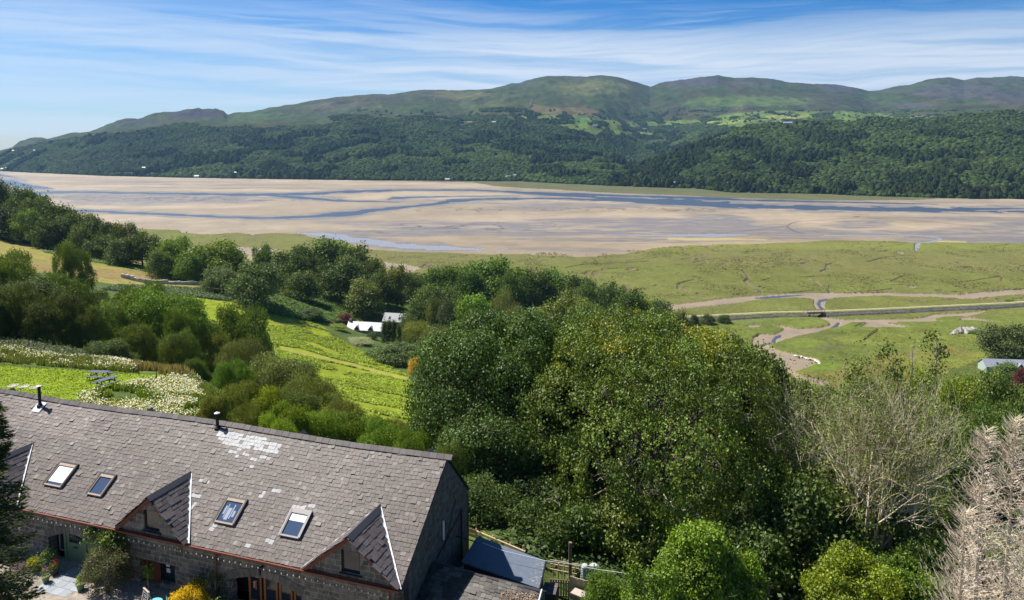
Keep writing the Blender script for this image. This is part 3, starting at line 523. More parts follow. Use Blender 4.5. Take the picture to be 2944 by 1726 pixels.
# ---------------------------------------------------------------- the far woods (nobody could count them): one mass of instanced crowns
def far_woods():
    m = mat('distant foliage', (.5, .5, .5), .95, spec=.05, noise=.35, nscale=.35)
    nt = m.node_tree; N = nt.nodes; b = N['Principled BSDF']; a = N.new('ShaderNodeAttribute'); a.attribute_type = 'INSTANCER'; a.attribute_name = 'tint'
    src = b.inputs['Base Color'].links[0].from_node
    nt.links.new(a.outputs['Color'], src.inputs[0])
    rng = np.random.default_rng(5)
    step = 11.0
    bY0, bY1 = 1300, 5200
    pts = []
    n = 420000
    a_ = rng.uniform(-1.0, 1.0, n); jx = (a_ + 1.12) / 2.24 * (HX.shape[1] - 1)
    # sample uniformly in world area: choose row by Y
    rr = np.sqrt(rng.uniform(bY0 ** 2, bY1 ** 2, n)); j = jx.astype(int)
    i = np.array([0] * n); cols = {}
    order = np.argsort(j); 
    for jj in np.unique(j):
        s = np.where(j == jj)[0]; i[s] = np.searchsorted(HY[:, jj], rr[s]) - 1
    ok = (i >= 2) & (i < HX.shape[0] - 8); a_, rr, i, j = a_[ok], rr[ok], i[ok], j[ok]
    t = (rr - HY[i, j]) / (HY[i + 1, j] - HY[i, j] + 1e-6); Z = HZ[i, j] * (1 - t) + HZ[i + 1, j] * t; X = a_ * rr
    px, py = project(X, rr, Z); row = HROW[i, j]
    nz = fbm(X / 120, rr / 120, 4, 201); n2 = fbm(X / 260, rr / 320, 4, 202)
    topo = wt_py(px + (nz - .5) * 60) + (nz - .5) * 22
    frontw = (row < 142) & (px > 1535 + (nz - .5) * 60)
    wood = frontw | (py > topo)
    # scattered trees and hedges over the fields
    sc = (~wood) & (py > 272) & (py < 345) & (px > 880) & (((fbm(X / 90, rr / 160, 3, 203) > .64) & (px < 2350)) | (rng.random(len(X)) < .008))
    for cx, cy, rx, ry in ((1030, 292, 40, 7), (1090, 305, 30, 7), (1160, 292, 50, 6), (1210, 288, 30, 4), (1360, 300, 60, 7), (1470, 305, 30, 6), (1620, 318, 70, 7), (1730, 312, 50, 7), (1800, 322, 40, 5), (860, 292, 50, 8), (1240, 272, 60, 5)):
        sc |= (np.hypot((px - cx) / rx, (py - cy) / ry) < .6 + .8 * nz) & (py > 262) & ~wood & (rng.random(len(X)) < .8)
    glade = np.zeros(len(X), bool)
    for p in ([(372, 409), (440, 406), (440, 416), (390, 416)], [(280, 423), (425, 425), (415, 431), (290, 431)], [(1370, 395), (1395, 393), (1395, 400), (1372, 400)], [(1500, 322), (1540, 320), (1575, 331), (1520, 333)], [(1745, 335), (1800, 330), (1790, 341), (1740, 342)]): glade |= inpoly(px, py, p)
    sel = (wood | sc) & ~glade & (HZ[i, j] > -1)
    # thin by distance so that crowns just touch
    keep = rng.random(len(X)) < np.where(sc, .9, np.clip(1.0, 0, 1)); sel &= keep
    X, Yv, Z, px, py, nz, n2, row, sc = X[sel], rr[sel], Z[sel], px[sel], py[sel], nz[sel], n2[sel], row[sel], sc[sel]
    k = len(X); s = rng.uniform(4.2, 7.8, k) * np.where(sc, .8, 1) * (.85 + .4 * n2)
    big = sm(Yv, 1300, 2600); s *= .80 + .32 * big
    con = (fbm(X / 100, Yv / 100, 3, 204) > .60) & (rng.random(k) < .75) & (py > 330)
    base = np.array([.026, .044, .015]); lite = np.array([.066, .096, .020]); fro = np.array([.050, .072, .018])
    r = rng.random((k, 1)); C = base + (lite - base) * np.clip(r * .9 + (n2[:, None] - .5) * 1.6, 0, 1.3)
    f_ = ((row < 142) & (px > 1535))[:, None]; C = np.where(f_, C * .40 + fro * (.5 + .7 * r) * .62, C); C = np.where(con[:, None], C * .6, C)
    C *= rng.uniform(.65, 1.35, (k, 1)) * (.7 + .6 * fbm(X / 45, Yv / 60, 3, 207))[:, None]
    sc3 = np.stack([s, s, s * np.where(con, 2.0, .95)], 1)
    P = np.stack([X, Yv, Z + s * np.where(con, .6, .35)], 1)
    me = bpy.data.meshes.new('woodland'); me.vertices.add(k); me.vertices.foreach_set('co', P.astype(np.float32).ravel())
    at = me.attributes.new('size', 'FLOAT_VECTOR', 'POINT'); at.data.foreach_set('vector', sc3.astype(np.float32).ravel())
    at = me.attributes.new('tint', 'FLOAT_COLOR', 'POINT'); at.data.foreach_set('color', np.c_[C, np.ones(k)].astype(np.float32).ravel())
    me.materials.append(m)
    o = bpy.data.objects.new('woodland', me); COL.objects.link(o); tag(o, kind='stuff', label='dense dark green woods covering the slopes across the estuary')
    g = bpy.data.node_groups.new('crowns', 'GeometryNodeTree'); g.interface.new_socket('Geometry', in_out='INPUT', socket_type='NodeSocketGeometry'); g.interface.new_socket('Geometry', in_out='OUTPUT', socket_type='NodeSocketGeometry')
    GN = g.nodes; GL = g.links.new; gi = GN.new('NodeGroupInput'); go = GN.new('NodeGroupOutput')
    ico = GN.new('GeometryNodeMeshIcoSphere'); ico.inputs['Radius'].default_value = 1; ico.inputs['Subdivisions'].default_value = 3
    nz_ = GN.new('ShaderNodeTexNoise'); nz_.inputs['Scale'].default_value = 2.1; nz_.inputs['Detail'].default_value = 4; nz_.inputs['Roughness'].default_value = .75
    sub = GN.new('ShaderNodeMath'); sub.operation = 'SUBTRACT'; GL(nz_.outputs['Fac'], sub.inputs[0]); sub.inputs[1].default_value = .5
    nrm = GN.new('GeometryNodeInputNormal'); vs = GN.new('ShaderNodeVectorMath'); vs.operation = 'SCALE'; GL(nrm.outputs[0], vs.inputs[0])
    ml = GN.new('ShaderNodeMath'); ml.operation = 'MULTIPLY'; GL(sub.outputs[0], ml.inputs[0]); ml.inputs[1].default_value = 1.5; GL(ml.outputs[0], vs.inputs['Scale'])
    spn = GN.new('GeometryNodeSetPosition'); GL(ico.outputs['Mesh'], spn.inputs['Geometry']); GL(vs.outputs[0], spn.inputs['Offset'])
    sm_ = GN.new('GeometryNodeSetMaterial'); sm_.inputs['Material'].default_value = m; GL(spn.outputs[0], sm_.inputs[0])
    ip = GN.new('GeometryNodeInstanceOnPoints'); GL(gi.outputs[0], ip.inputs['Points']); GL(sm_.outputs[0], ip.inputs['Instance'])
    na = GN.new('GeometryNodeInputNamedAttribute'); na.data_type = 'FLOAT_VECTOR'; na.inputs['Name'].default_value = 'size'; GL(na.outputs['Attribute'], ip.inputs['Scale'])
    rv = GN.new('FunctionNodeRandomValue'); rv.data_type = 'FLOAT_VECTOR'; rv.inputs['Max'].default_value = (.3, .3, 6.28); GL(rv.outputs[0], ip.inputs['Rotation'])
    GL(ip.outputs[0], go.inputs[0]); md = o.modifiers.new('crowns', 'NODES'); md.node_group = g
    print('woodland crowns', k)
far_woods()

# ---------------------------------------------------------------- trees
def leaf_mesh(rng, cen, rad, n, size, col, var=.3, lobevar=.25, cull=.62, up=.0, droop=0.0, shell=.35, aspect=1.5, bottom=.35, tuft=14):
    "leaf quads on a set of lobes -> V, F, C"
    cen = np.array(cen, float); rad = np.array(rad, float)
    if rad.ndim == 1: rad = np.stack([rad] * 3, 1)
    pr = (rad.mean(1) ** 2); pr /= pr.sum(); L_ = rng.choice(len(cen), int(n * 1.7), p=pr)
    d = rng.normal(size=(len(L_), 3)); d /= np.linalg.norm(d, axis=1, keepdims=True)
    neg = d[:, 2] < -bottom; d[neg, 2] *= -1
    rr = 1 - shell * rng.random(len(L_)) ** 2.0
    bump = .70 + .58 * fbm(d[:, 0] * 3.5 + L_ * 7.7 + d[:, 2] * 2.7, d[:, 1] * 3.5 + L_ * 3.1 - d[:, 2] * 2.3, 4, 5, .6) + (rng.random(len(L_)) < .07) * rng.random(len(L_)) * .22
    P = cen[L_] + d * rad[L_] * (rr * bump)[:, None]
    keep = np.ones(len(P), bool)
    for k in range(len(cen)):
        q = ((P - cen[k]) / rad[k]); keep &= ((q * q).sum(1) > cull) | (L_ == k)
    P, d, L_ = P[keep][:n], d[keep][:n], L_[keep][:n]; m = len(P)
    # leaves gather in tufts at the twig ends, with gaps between them
    nt_ = max(1, m // tuft); ti = rng.integers(0, nt_, m); P = P[ti] + rng.normal(size=(m, 3)) * size * 1.25; d = d[ti]; L_ = L_[ti]
    nrm = d + rng.normal(size=(m, 3)) * .75; nrm[:, 2] += up; nrm /= np.linalg.norm(nrm, axis=1, keepdims=True)
    t = rng.normal(size=(m, 3)); t[:, 2] -= droop * 2; t -= nrm * (t * nrm).sum(1, keepdims=True); t /= np.linalg.norm(t, axis=1, keepdims=True) + 1e-9; b = np.cross(nrm, t)
    s = size * rng.uniform(.6, 1.35, (m, 1)); sa = s / aspect
    V = np.stack([P - t * s * .5, P - b * sa * .5 + nrm * s * .08, P + t * s * .5, P + b * sa * .5 + nrm * s * .08], 1).reshape(-1, 3)
    Fq = np.arange(m * 4).reshape(m, 4)
    lv = rng.uniform(1 - lobevar, 1 + lobevar, (len(cen), 1)); hue = rng.normal(size=(m, 1))
    tv = rng.uniform(.78, 1.22, (nt_, 1)); C = np.array(col) * lv[L_] * tv[ti] * rng.uniform(1 - var, 1 + var, (m, 1)); C = C * np.array([1, 1, 1]) + np.abs(C) * hue * np.array([.10, .02, -.06])
    return V, Fq, np.clip(C, .004, 1)

def crown_lobes(rng, w, h, n, kind='round', z0=None):
    "lobes filling an uneven crown of width w, height h whose base is at z0"
    z0 = h * .12 if z0 is None else z0; ch = h - z0; c = []; r = []
    c.append((0, 0, z0 + ch * .5)); r.append((w * .33, w * .33, ch * .40))
    for i in range(n):
        t = i / n * 2 * math.pi * 1.618 * 3 + rng.uniform(-.4, .4); f = rng.uniform(0, 1)
        if kind == 'round': zz = .18 + .74 * f; rr = math.sqrt(max(0, 1 - (2 * zz - .95) ** 2)) * .72
        elif kind == 'cone': zz = .08 + .84 * f; rr = (1 - zz) * .85
        elif kind == 'tall': zz = .12 + .8 * f; rr = .62 * (1 - .5 * abs(zz - .4))
        else: zz = .1 + .8 * f; rr = .8 * (1 - zz * .6)
        rr *= rng.uniform(.72, 1.08); q = rng.uniform(.13, .24) * (1.2 - .3 * zz)
        c.append((math.cos(t) * rr * w / 2, math.sin(t) * rr * w / 2, z0 + zz * ch * .9)); r.append((w * q, w * q, w * q * rng.uniform(.7, .95) * min(1.3, max(.7, ch / w))))
    return np.array(c), np.array(r)

def branch_segs(rng, p, d, length, r, depth, out, spread=.6, up=.15, kids=(2, 4), wig=.18, ends=None, taper=.55, shrink=.68):
    n = 4 if depth > 0 else 3; q = np.array(p, float); d = np.array(d, float); d /= np.linalg.norm(d); L = length / n; pts = [q]; r0 = r
    for i in range(n):
        d = d + rng.normal(size=3) * wig; d[2] += up * .3; d /= np.linalg.norm(d); q2 = q + d * L; r1 = r * (1 - (1 - taper) * (i + 1) / n)
        out.append((*q, r0, *q2, r1)); q = q2; r0 = r1; pts.append(q)
        if depth > 0 and i >= 1:
            for _ in range(rng.integers(*kids) if i < n - 1 else kids[1] - 1):
                v = rng.normal(size=3); v -= d * (v @ d); v /= np.linalg.norm(v); nd = d * (1 - spread * .5) + v * spread * rng.uniform(.7, 1.3); nd[2] += up
                branch_segs(rng, q, nd, length * shrink * rng.uniform(.7, 1.1), r1 * .62, depth - 1, out, spread, up, kids, wig, ends, taper, shrink)
    if ends is not None and depth == 0: ends.append(q)

def trunk_obj(name, rng, h, r, parent, mt=None, limbs=5, w=6.0):
    out = []; q = np.array([0, 0, -.8]); r0 = r * 1.25
    for i in range(5):
        q2 = q + np.array([rng.normal() * .12 * h / 10, rng.normal() * .12 * h / 10, (h * .62 + .8) / 5]); r1 = r * (1 - .13 * (i + 1)); out.append((*q, r0, *q2, r1)); q = q2; r0 = r1
        if i >= 1:
            for k in range(limbs // 2):
                a = rng.uniform(0, 6.28); e = q + np.array([math.cos(a) * w * .32, math.sin(a) * w * .32, h * .16]); m_ = (q + e) / 2 + np.array([0, 0, -.05 * h]) + rng.normal(size=3) * .2
                out.append((*q, r1 * .5, *m_, r1 * .36)); out.append((*m_, r1 * .36, *e, r1 * .14))
    V, Fq = tubes(out, 7); return mesh_np(name, V, Fq, mt or M_bark, parent, smooth=True)

PROTO = {}
def make_proto(key, seed, w, h, kind, nl, leaves, size, **kw):
    rng = np.random.default_rng(seed); z0 = kw.pop('z0', h * .10); hr = kw.pop('r', .28)
    c, r = crown_lobes(rng, w, h, int(nl * 1.5), kind, z0)
    r[1:] *= rng.uniform(.45, 1.0, (len(r) - 1, 1)); r[0] *= .78; c[1:, :2] *= 1.12
    V, Fq, C = leaf_mesh(rng, c, r, leaves, size, (1, 1, 1), **kw)
    # normalise the crown to its nominal width and height
    lo = np.percentile(V, .6, axis=0); hi = np.percentile(V, 99.4, axis=0); sc = np.array([w / (hi[0] - lo[0]), w / (hi[1] - lo[1]), (h - z0) / (hi[2] - lo[2])])
    V = (V - np.array([(lo[0] + hi[0]) / 2, (lo[1] + hi[1]) / 2, lo[2]])) * sc + np.array([0, 0, z0])
    cr = mesh_np('crown', V, Fq, M_leaf, None, col=C, link=False); tr = trunk_obj('trunk', rng, h, hr, None, w=w); COL.objects.unlink(tr)
    PROTO[key] = (cr.data, tr.data, w, h)
make_proto('b0', 1, 12, 12, 'round', 26, 9000, .52); make_proto('b1', 2, 12, 12, 'round', 34, 9000, .50, lobevar=.3); make_proto('b2', 3, 12, 12, 'dome', 28, 9000, .52)
make_proto('b3', 4, 12, 12, 'round', 20, 9000, .52, lobevar=.35, cull=.5); make_proto('t0', 5, 8, 12, 'tall', 26, 7500, .46); make_proto('t1', 6, 8, 12, 'tall', 34, 7500, .42)
make_proto('w0', 7, 10, 12, 'round', 44, 9500, .40, droop=1.0, aspect=2.4, cull=.35, shell=.6); make_proto('w1', 8, 10, 12, 'tall', 40, 9000, .38, droop=1.0, aspect=2.6, cull=.3, shell=.6)
make_proto('p0', 9, 6, 12, 'cone', 44, 7000, .42, droop=.6, aspect=2.2); make_proto('c0', 10, 3, 12, 'tall', 24, 4500, .34, aspect=2.4, z0=.3)
make_proto('s0', 11, 8, 6, 'dome', 26, 7000, .34, z0=.05, bottom=.1); make_proto('s1', 12, 8, 6, 'dome', 34, 7000, .30, z0=.05, bottom=.1, cull=.45)
# finer leaved versions for the trees nearer the camera
make_proto('nb0', 21, 14, 12, 'round', 40, 36000, .27, tuft=22); make_proto('nb1', 22, 14, 12, 'round', 50, 36000, .26, lobevar=.4, cull=.5, tuft=26); make_proto('nw0', 23, 10, 10, 'round', 50, 34000, .21, tuft=24, droop=.8, aspect=2.4, cull=.35, shell=.6)
make_proto('ns0', 24, 9, 6, 'dome', 36, 26000, .21, tuft=24, z0=.05, bottom=.1, cull=.45); make_proto('ns1', 25, 9, 6, 'dome', 32, 24000, .20, tuft=24, z0=.05, bottom=.1, droop=.4)
NTREE = [0]
def tree(name, label, cat, X, Y, Z, w, h, proto, color, group=None, rz=None, vary=True):
    NTREE[0] += 1; rng = random.Random(NTREE[0] * 7 + 1)
    cd, td, pw, ph = PROTO[proto]; r = empty(name, (X, Y, Z), rng.uniform(0, 6.28) if rz is None else rz)
    tag(r, label, cat, group)
    for nm, d in (('trunk', td), ('crown', cd)):
        o = bpy.data.objects.new(nm, d); COL.objects.link(o); o.parent = r; o.scale = (w / pw, w / pw, h / ph)
        v_ = rng.uniform(.84, 1.16) * (.8 if proto[:2] in ('ns', 'nw') else 1); o.color = (*[c * FB * v_ * f_ * rng.uniform(.95, 1.05) for c, f_ in zip(color, (1.12, 1.0, .66))], 1) if nm == 'crown' else (1, 1, 1, 1)
    return r
FB = 2.45
DK = (.040, .062, .018); MD = (.060, .095, .024); LT = (.088, .135, .026); YG = (.14, .19, .022); OL = (.095, .108, .032); GY = (.080, .108, .052); PU = (.060, .022, .030); BR = (.13, .21, .02); GR = (.085, .115, .04)
def pxtree(x, ytop, wpx, Y, proto, color, label, name='broadleaf_tree', cat='tree', group=None, hmin=3.0, hmax=26.0, sink=.6):
    a, e = rays(x, ytop + 0.0); X = float(a) * Y; zt = H + float(e) * Y; zg = gz(X, Y); zg = max(zg, .3)
    w = wpx * K / F * Y * 1.15; h = zt - zg
    if not (hmin <= h <= hmax): print('  TREE height %.1f clamped  (%s)' % (h, label)); h = min(max(h, hmin), hmax); zg = zt - h
    return tree(name, label, cat, X, Y, zg - sink * .3, w, h + sink * .3, proto, color, group)
# ---------------------------------------------------------------- middle distance trees, one by one
G1, G2, G3, G4, G5 = 'trees of the hedge wood by the upper field', 'trees of the wood above the marsh', 'trees around the white cottage', 'trees beyond the lawn', 'trees and bushes on the slope behind the barn'
for a in [
 # x, top y, width, distance, proto, colour, label, group
 (2, 446, 62, 400, 'b1', DK, 'tall dark tree at the left edge against the blue water', G1),
 (52, 462, 78, 392, 'b0', DK, 'round dark tree highest in the row just right of the edge tree', G1),
 (18, 508, 84, 372, 'b2', (.026,.044,.016), 'almost black bushy tree shading the top corner of the brown field', G1),
 (92, 486, 92, 384, 'b3', DK, 'broad dark tree stepping down below the blue channel', G1),
 (70, 515, 76, 368, 'b1', (.05,.085,.022), 'mid green tree in front of the broad dark one in the hedge wood', G1),
 (134, 503, 82, 374, 'b0', DK, 'domed oak in the hedge wood beneath the sand', G1),
 (168, 524, 80, 362, 'b2', DK, 'dark spreading oak above the bright bracken strip', G1),
 (112, 542, 70, 352, 'b3', DK, 'low dark tree above the bracken strip', G1),
 (205, 528, 66, 366, 'b1', (.05,.075,.022), 'yellowish tree poking up in the middle of the hedge wood', G1),
 (232, 538, 76, 356, 'b0', DK, 'round tree with a flat top in the middle of the hedge wood', G1),
 (196, 556, 62, 342, 'b2', DK, 'small dark tree low in the middle of the hedge wood', G1),
 (268, 548, 66, 350, 'b3', DK, 'oak with two rounded heads before the sand bar', G1),
 (308, 550, 62, 348, 'b1', (.045,.062,.02), 'brownish topped tree where the sand bar meets the hedge wood', G1),
 (256, 580, 72, 332, 'b1', DK, 'dark tree standing over the edge of the brown field', G1),
 (346, 574, 92, 328, 'b0', DK, 'big round dark oak at the right end of the hedge wood', G1),
 (300, 590, 74, 322, 'b2', DK, 'squat dark oak leaning out over the field edge', G1),
 (436, 586, 92, 318, 'b3', (.062,.105,.022), 'bright light green tree with a pointed top beside the salt marsh', G1),
 (396, 618, 66, 304, 'b2', (.045,.075,.022), 'low bushy tree below the pointed light green one', G1),
 (524, 594, 128, 308, 'b1', (.058,.09,.02), 'large domed tree with olive green top above the stone wall', G1),
 (478, 620, 80, 300, 'b0', (.045,.08,.022), 'half hidden tree left of the large domed one', G1),
 (572, 625, 60, 306, 'b2', DK, 'dark tree at the right side of the large domed one', G1),
 (546, 655, 84, 284, 'b0', (.05,.075,.042), 'grey green round tree at the end of the stone wall', G1),
 (628, 648, 122, 268, 'b3', (.055,.085,.045), 'big blue green tree with pale leaves standing in the meadow', G1),
 (644, 606, 44, 330, 't0', (.05,.085,.025), 'narrow pointed tree rising before the sand patch', G2),
 (700, 622, 108, 364, 'b0', DK, 'dark rounded tree left of the highest crowns', G2),
 (752, 606, 104, 384, 'b1', DK, 'broad dark tree climbing to the highest crowns', G2),
 (818, 588, 122, 396, 'b2', (.045,.075,.018), 'highest tree of the wood, in front of the lavender pool', G2),
 (876, 608, 100, 388, 'b0', (.04,.065,.018), 'dark tree falling away right of the highest one', G2),
 (916, 640, 74, 366, 'b3', (.045,.06,.026), 'grey brown tree with thin crown beside the small sand patch', G2),
 (838, 636, 112, 340, 'b1', (.042,.07,.026), 'tall even oak with a dark right side above the cottage', G2),
 (740, 668, 90, 318, 'b2', DK, 'black shadowed tree in the hollow of the meadow', G2),
 (936, 668, 76, 345, 'b0', DK, 'dark mass of a tree right behind the birch', G2),
 (896, 690, 82, 322, 't1', (.07,.10,.038), 'feathery birch with grey leaves above the cottage roof', G2),
 (974, 655, 42, 346, 't0', (.09,.11,.032), 'slim olive tree standing apart in front of the sand patch', G2),
 (1012, 672, 66, 372, 'b2', DK, 'low dark tree right of the slim olive one', G2),
 (1052, 662, 90, 392, 'b1', (.042,.072,.018), 'dark green tree at the marsh edge left of the bright dome', G2),
 (1106, 656, 84, 396, 'b3', (.052,.09,.02), 'rounded tree at the marsh edge next to the bright dome', G2),
 (1214, 638, 142, 398, 'b0', (.056,.098,.018), 'great bright dome of an oak against the marsh', G2),
 (1160, 664, 80, 384, 'b2', (.045,.08,.018), 'tree tucked under the left side of the great dome', G2),
 (1262, 672, 72, 386, 'b1', (.045,.078,.018), 'tree tucked under the right side of the great dome', G2),
 (1312, 668, 84, 396, 'b3', (.042,.07,.022), 'first flat topped tree right of the great dome', G2),
 (1366, 666, 98, 402, 'b2', (.05,.085,.024), 'wide flat topped tree with pale edge against the marsh', G2),
 (1420, 680, 92, 392, 'b0', (.042,.068,.022), 'dark end tree of the flat topped line', G2),
 (1072, 702, 112, 326, 'b1', (.05,.085,.026), 'thick bushy tree behind the grey slate outbuilding', G3),
 (1030, 742, 74, 312, 'b3', (.04,.065,.022), 'low thick tree right behind the outbuilding gable', G3),
 (1066, 726, 40, 304, 'p0', (.07,.09,.03), 'yellowish conifer in the gap behind the cottage garden', G3),
 (1100, 735, 50, 298, 'p0', (.035,.05,.035), 'dusky blue conifer next to the yellowish one', G3),
 (1166, 724, 108, 300, 'b2', (.078,.135,.022), 'bright green bushy tree in the middle of the wood', G2),
 (1196, 770, 80, 282, 'b1', (.07,.12,.024), 'bright green lower tree just above the dark oak crown', G2),
 (1238, 712, 52, 322, 'w1', (.085,.10,.048), 'thin grey green willow right of the bright bushy tree', G2),
 (1262, 752, 50, 296, 'w1', (.09,.10,.06), 'pale wispy bush tree below the thin willow', G2),
 (1398, 724, 116, 334, 'b0', (.062,.084,.024), 'olive tree at the end of the small bright clearing', G2),
 (1446, 745, 90, 312, 'b3', (.07,.10,.03), 'pale green tree with light leaves in front of the olive one', G2),
 (1452, 700, 80, 366, 'b1', (.045,.07,.026), 'grey green tree behind the olive one', G2),
 (1504, 698, 84, 380, 'b0', (.045,.07,.028), 'rounded tree first on the slope down to the trail', G2),
 (1546, 716, 86, 364, 'b2', (.04,.075,.018), 'dark green tree second on the slope down to the trail', G2),
 (1590, 730, 66, 366, 't1', (.075,.11,.03), 'light willow like tree among the dark ones near the trail', G2),
 (1622, 742, 82, 352, 'b1', (.042,.066,.024), 'dark tree ending against the muddy creek', G2),
 (1516, 758, 84, 322, 'b3', (.045,.07,.02), 'dark tree below the ones stepping to the trail', G2),
 (1588, 775, 96, 306, 'b2', (.036,.06,.02), 'shaded tree above the yellowing oak', G2),
 (1676, 768, 62, 326, 'b0', (.04,.06,.022), 'last tree of the wood, by the path and its hedge', G2),
 (1330, 768, 100, 292, 'b1', (.055,.08,.026), 'shaded tree between the clearing and the dark oak', G2),
 # garden of the white cottage
 (846, 772, 40, 304, 'b2', PU, 'purple leaved maple beside the white roof', G3),
 (756, 762, 66, 278, 'b0', (.03,.05,.022), 'dark evergreen at the edge of the bracken', G3),
 (800, 788, 38, 284, 's0', (.12,.11,.08), 'pale pinkish blossoming bush left of the cottage', G3),
 (826, 800, 46, 276, 'b3', (.075,.105,.028), 'fruit tree close under the purple maple', G3),
 (806, 800, 22, 276, 's0', (.23,.22,.03), 'small yellow flowering bush at the field edge', G3),
 (872, 836, 74, 262, 'b3', (.13,.15,.10), 'silver leaved rounded bush below the white roof', G3),
 (915, 818, 26, 278, 's1', (.05,.08,.028), 'dark garden bush under the cottage eaves', G3),
 (945, 790, 17, 274, 'c0', (.028,.045,.016), 'left of the dark column cypresses', G3),
 (957, 787, 17, 273, 'c0', (.032,.05,.016), 'second dark column cypress from the left', G3),
 (969, 788, 16, 272, 'c0', (.028,.042,.016), 'third dark column cypress from the left', G3),
 (981, 800, 14, 270, 'c0', (.034,.052,.018), 'shortest and rightmost column cypress', G3),
 (1002, 776, 40, 290, 'b1', (.06,.085,.04), 'small round tree in front of the outbuilding', G3),
 (1022, 792, 66, 272, 'w0', (.10,.125,.03), 'golden green willow in the cottage garden', G3),
 (1078, 806, 88, 250, 'w1', (.085,.105,.05), 'weeping grey green birch right of the garden', G3),
 (1108, 830, 70, 240, 'w0', (.08,.10,.042), 'second weeping birch touching the dark oak', G3),
 (972, 846, 104, 238, 'b1', (.055,.085,.04), 'large round grey green bush at the field corner', G3),
 (928, 852, 52, 244, 'b2', (.05,.08,.036), 'smaller bush leaning on the large round one', G3),
 (1022, 880, 34, 222, 's1', (.26,.20,.04), 'orange yellow flowering bush by the track end', G3),
 (1040, 905, 60, 205, 'b0', (.04,.065,.025), 'dark bush where the track meets the oak', G3),
 # right hand side by the farm house
 (2480, 798, 106, 322, 'b1', (.038,.058,.026), 'lone dark parkland oak behind the long slate roof', 'trees on the pasture'),
 (2485, 893, 56, 285, 'b0', (.05,.08,.036), 'small round tree in front of the long slate roof', 'trees on the pasture'),
 (2519, 905, 42, 270, 'b2', PU, 'purple leaved tree at the right edge of the picture', 'trees on the pasture'),
 (2487, 738, 24, 452, 's0', (.05,.085,.024), 'single bush growing on the embankment', 'bushes along the trail'),
 (2243, 761, 14, 428, 's0', (.045,.07,.024), 'first small bush on the stone bank', 'bushes along the trail'),
 (2268, 760, 13, 430, 's0', (.05,.075,.024), 'second small bush on the stone bank', 'bushes along the trail'),
 (1935, 765, 10, 416, 's0', (.045,.07,.024), 'tiny bush on the bank left of the bridge', 'bushes along the trail'),
 (1709, 775, 20, 392, 's0', (.035,.05,.022), 'dark gorse bush where the trail leaves the wood', 'bushes along the trail'),
 (1742, 774, 34, 394, 's1', (.035,.05,.024), 'longest dark gorse bush below the trail', 'bushes along the trail'),
 (1782, 775, 30, 397, 's0', (.035,.052,.024), 'last dark gorse bush below the trail', 'bushes along the trail'),
]: pxtree(*a[:7], group=a[7], hmin=1.2, name='broadleaf_tree' if a[4][0] in 'bt' else {'p': 'conifer_tree', 'c': 'cypress_tree', 'w': 'willow_tree', 's': 'bush'}[a[4][0]], cat='tree' if a[4][0] != 's' else 'bush')

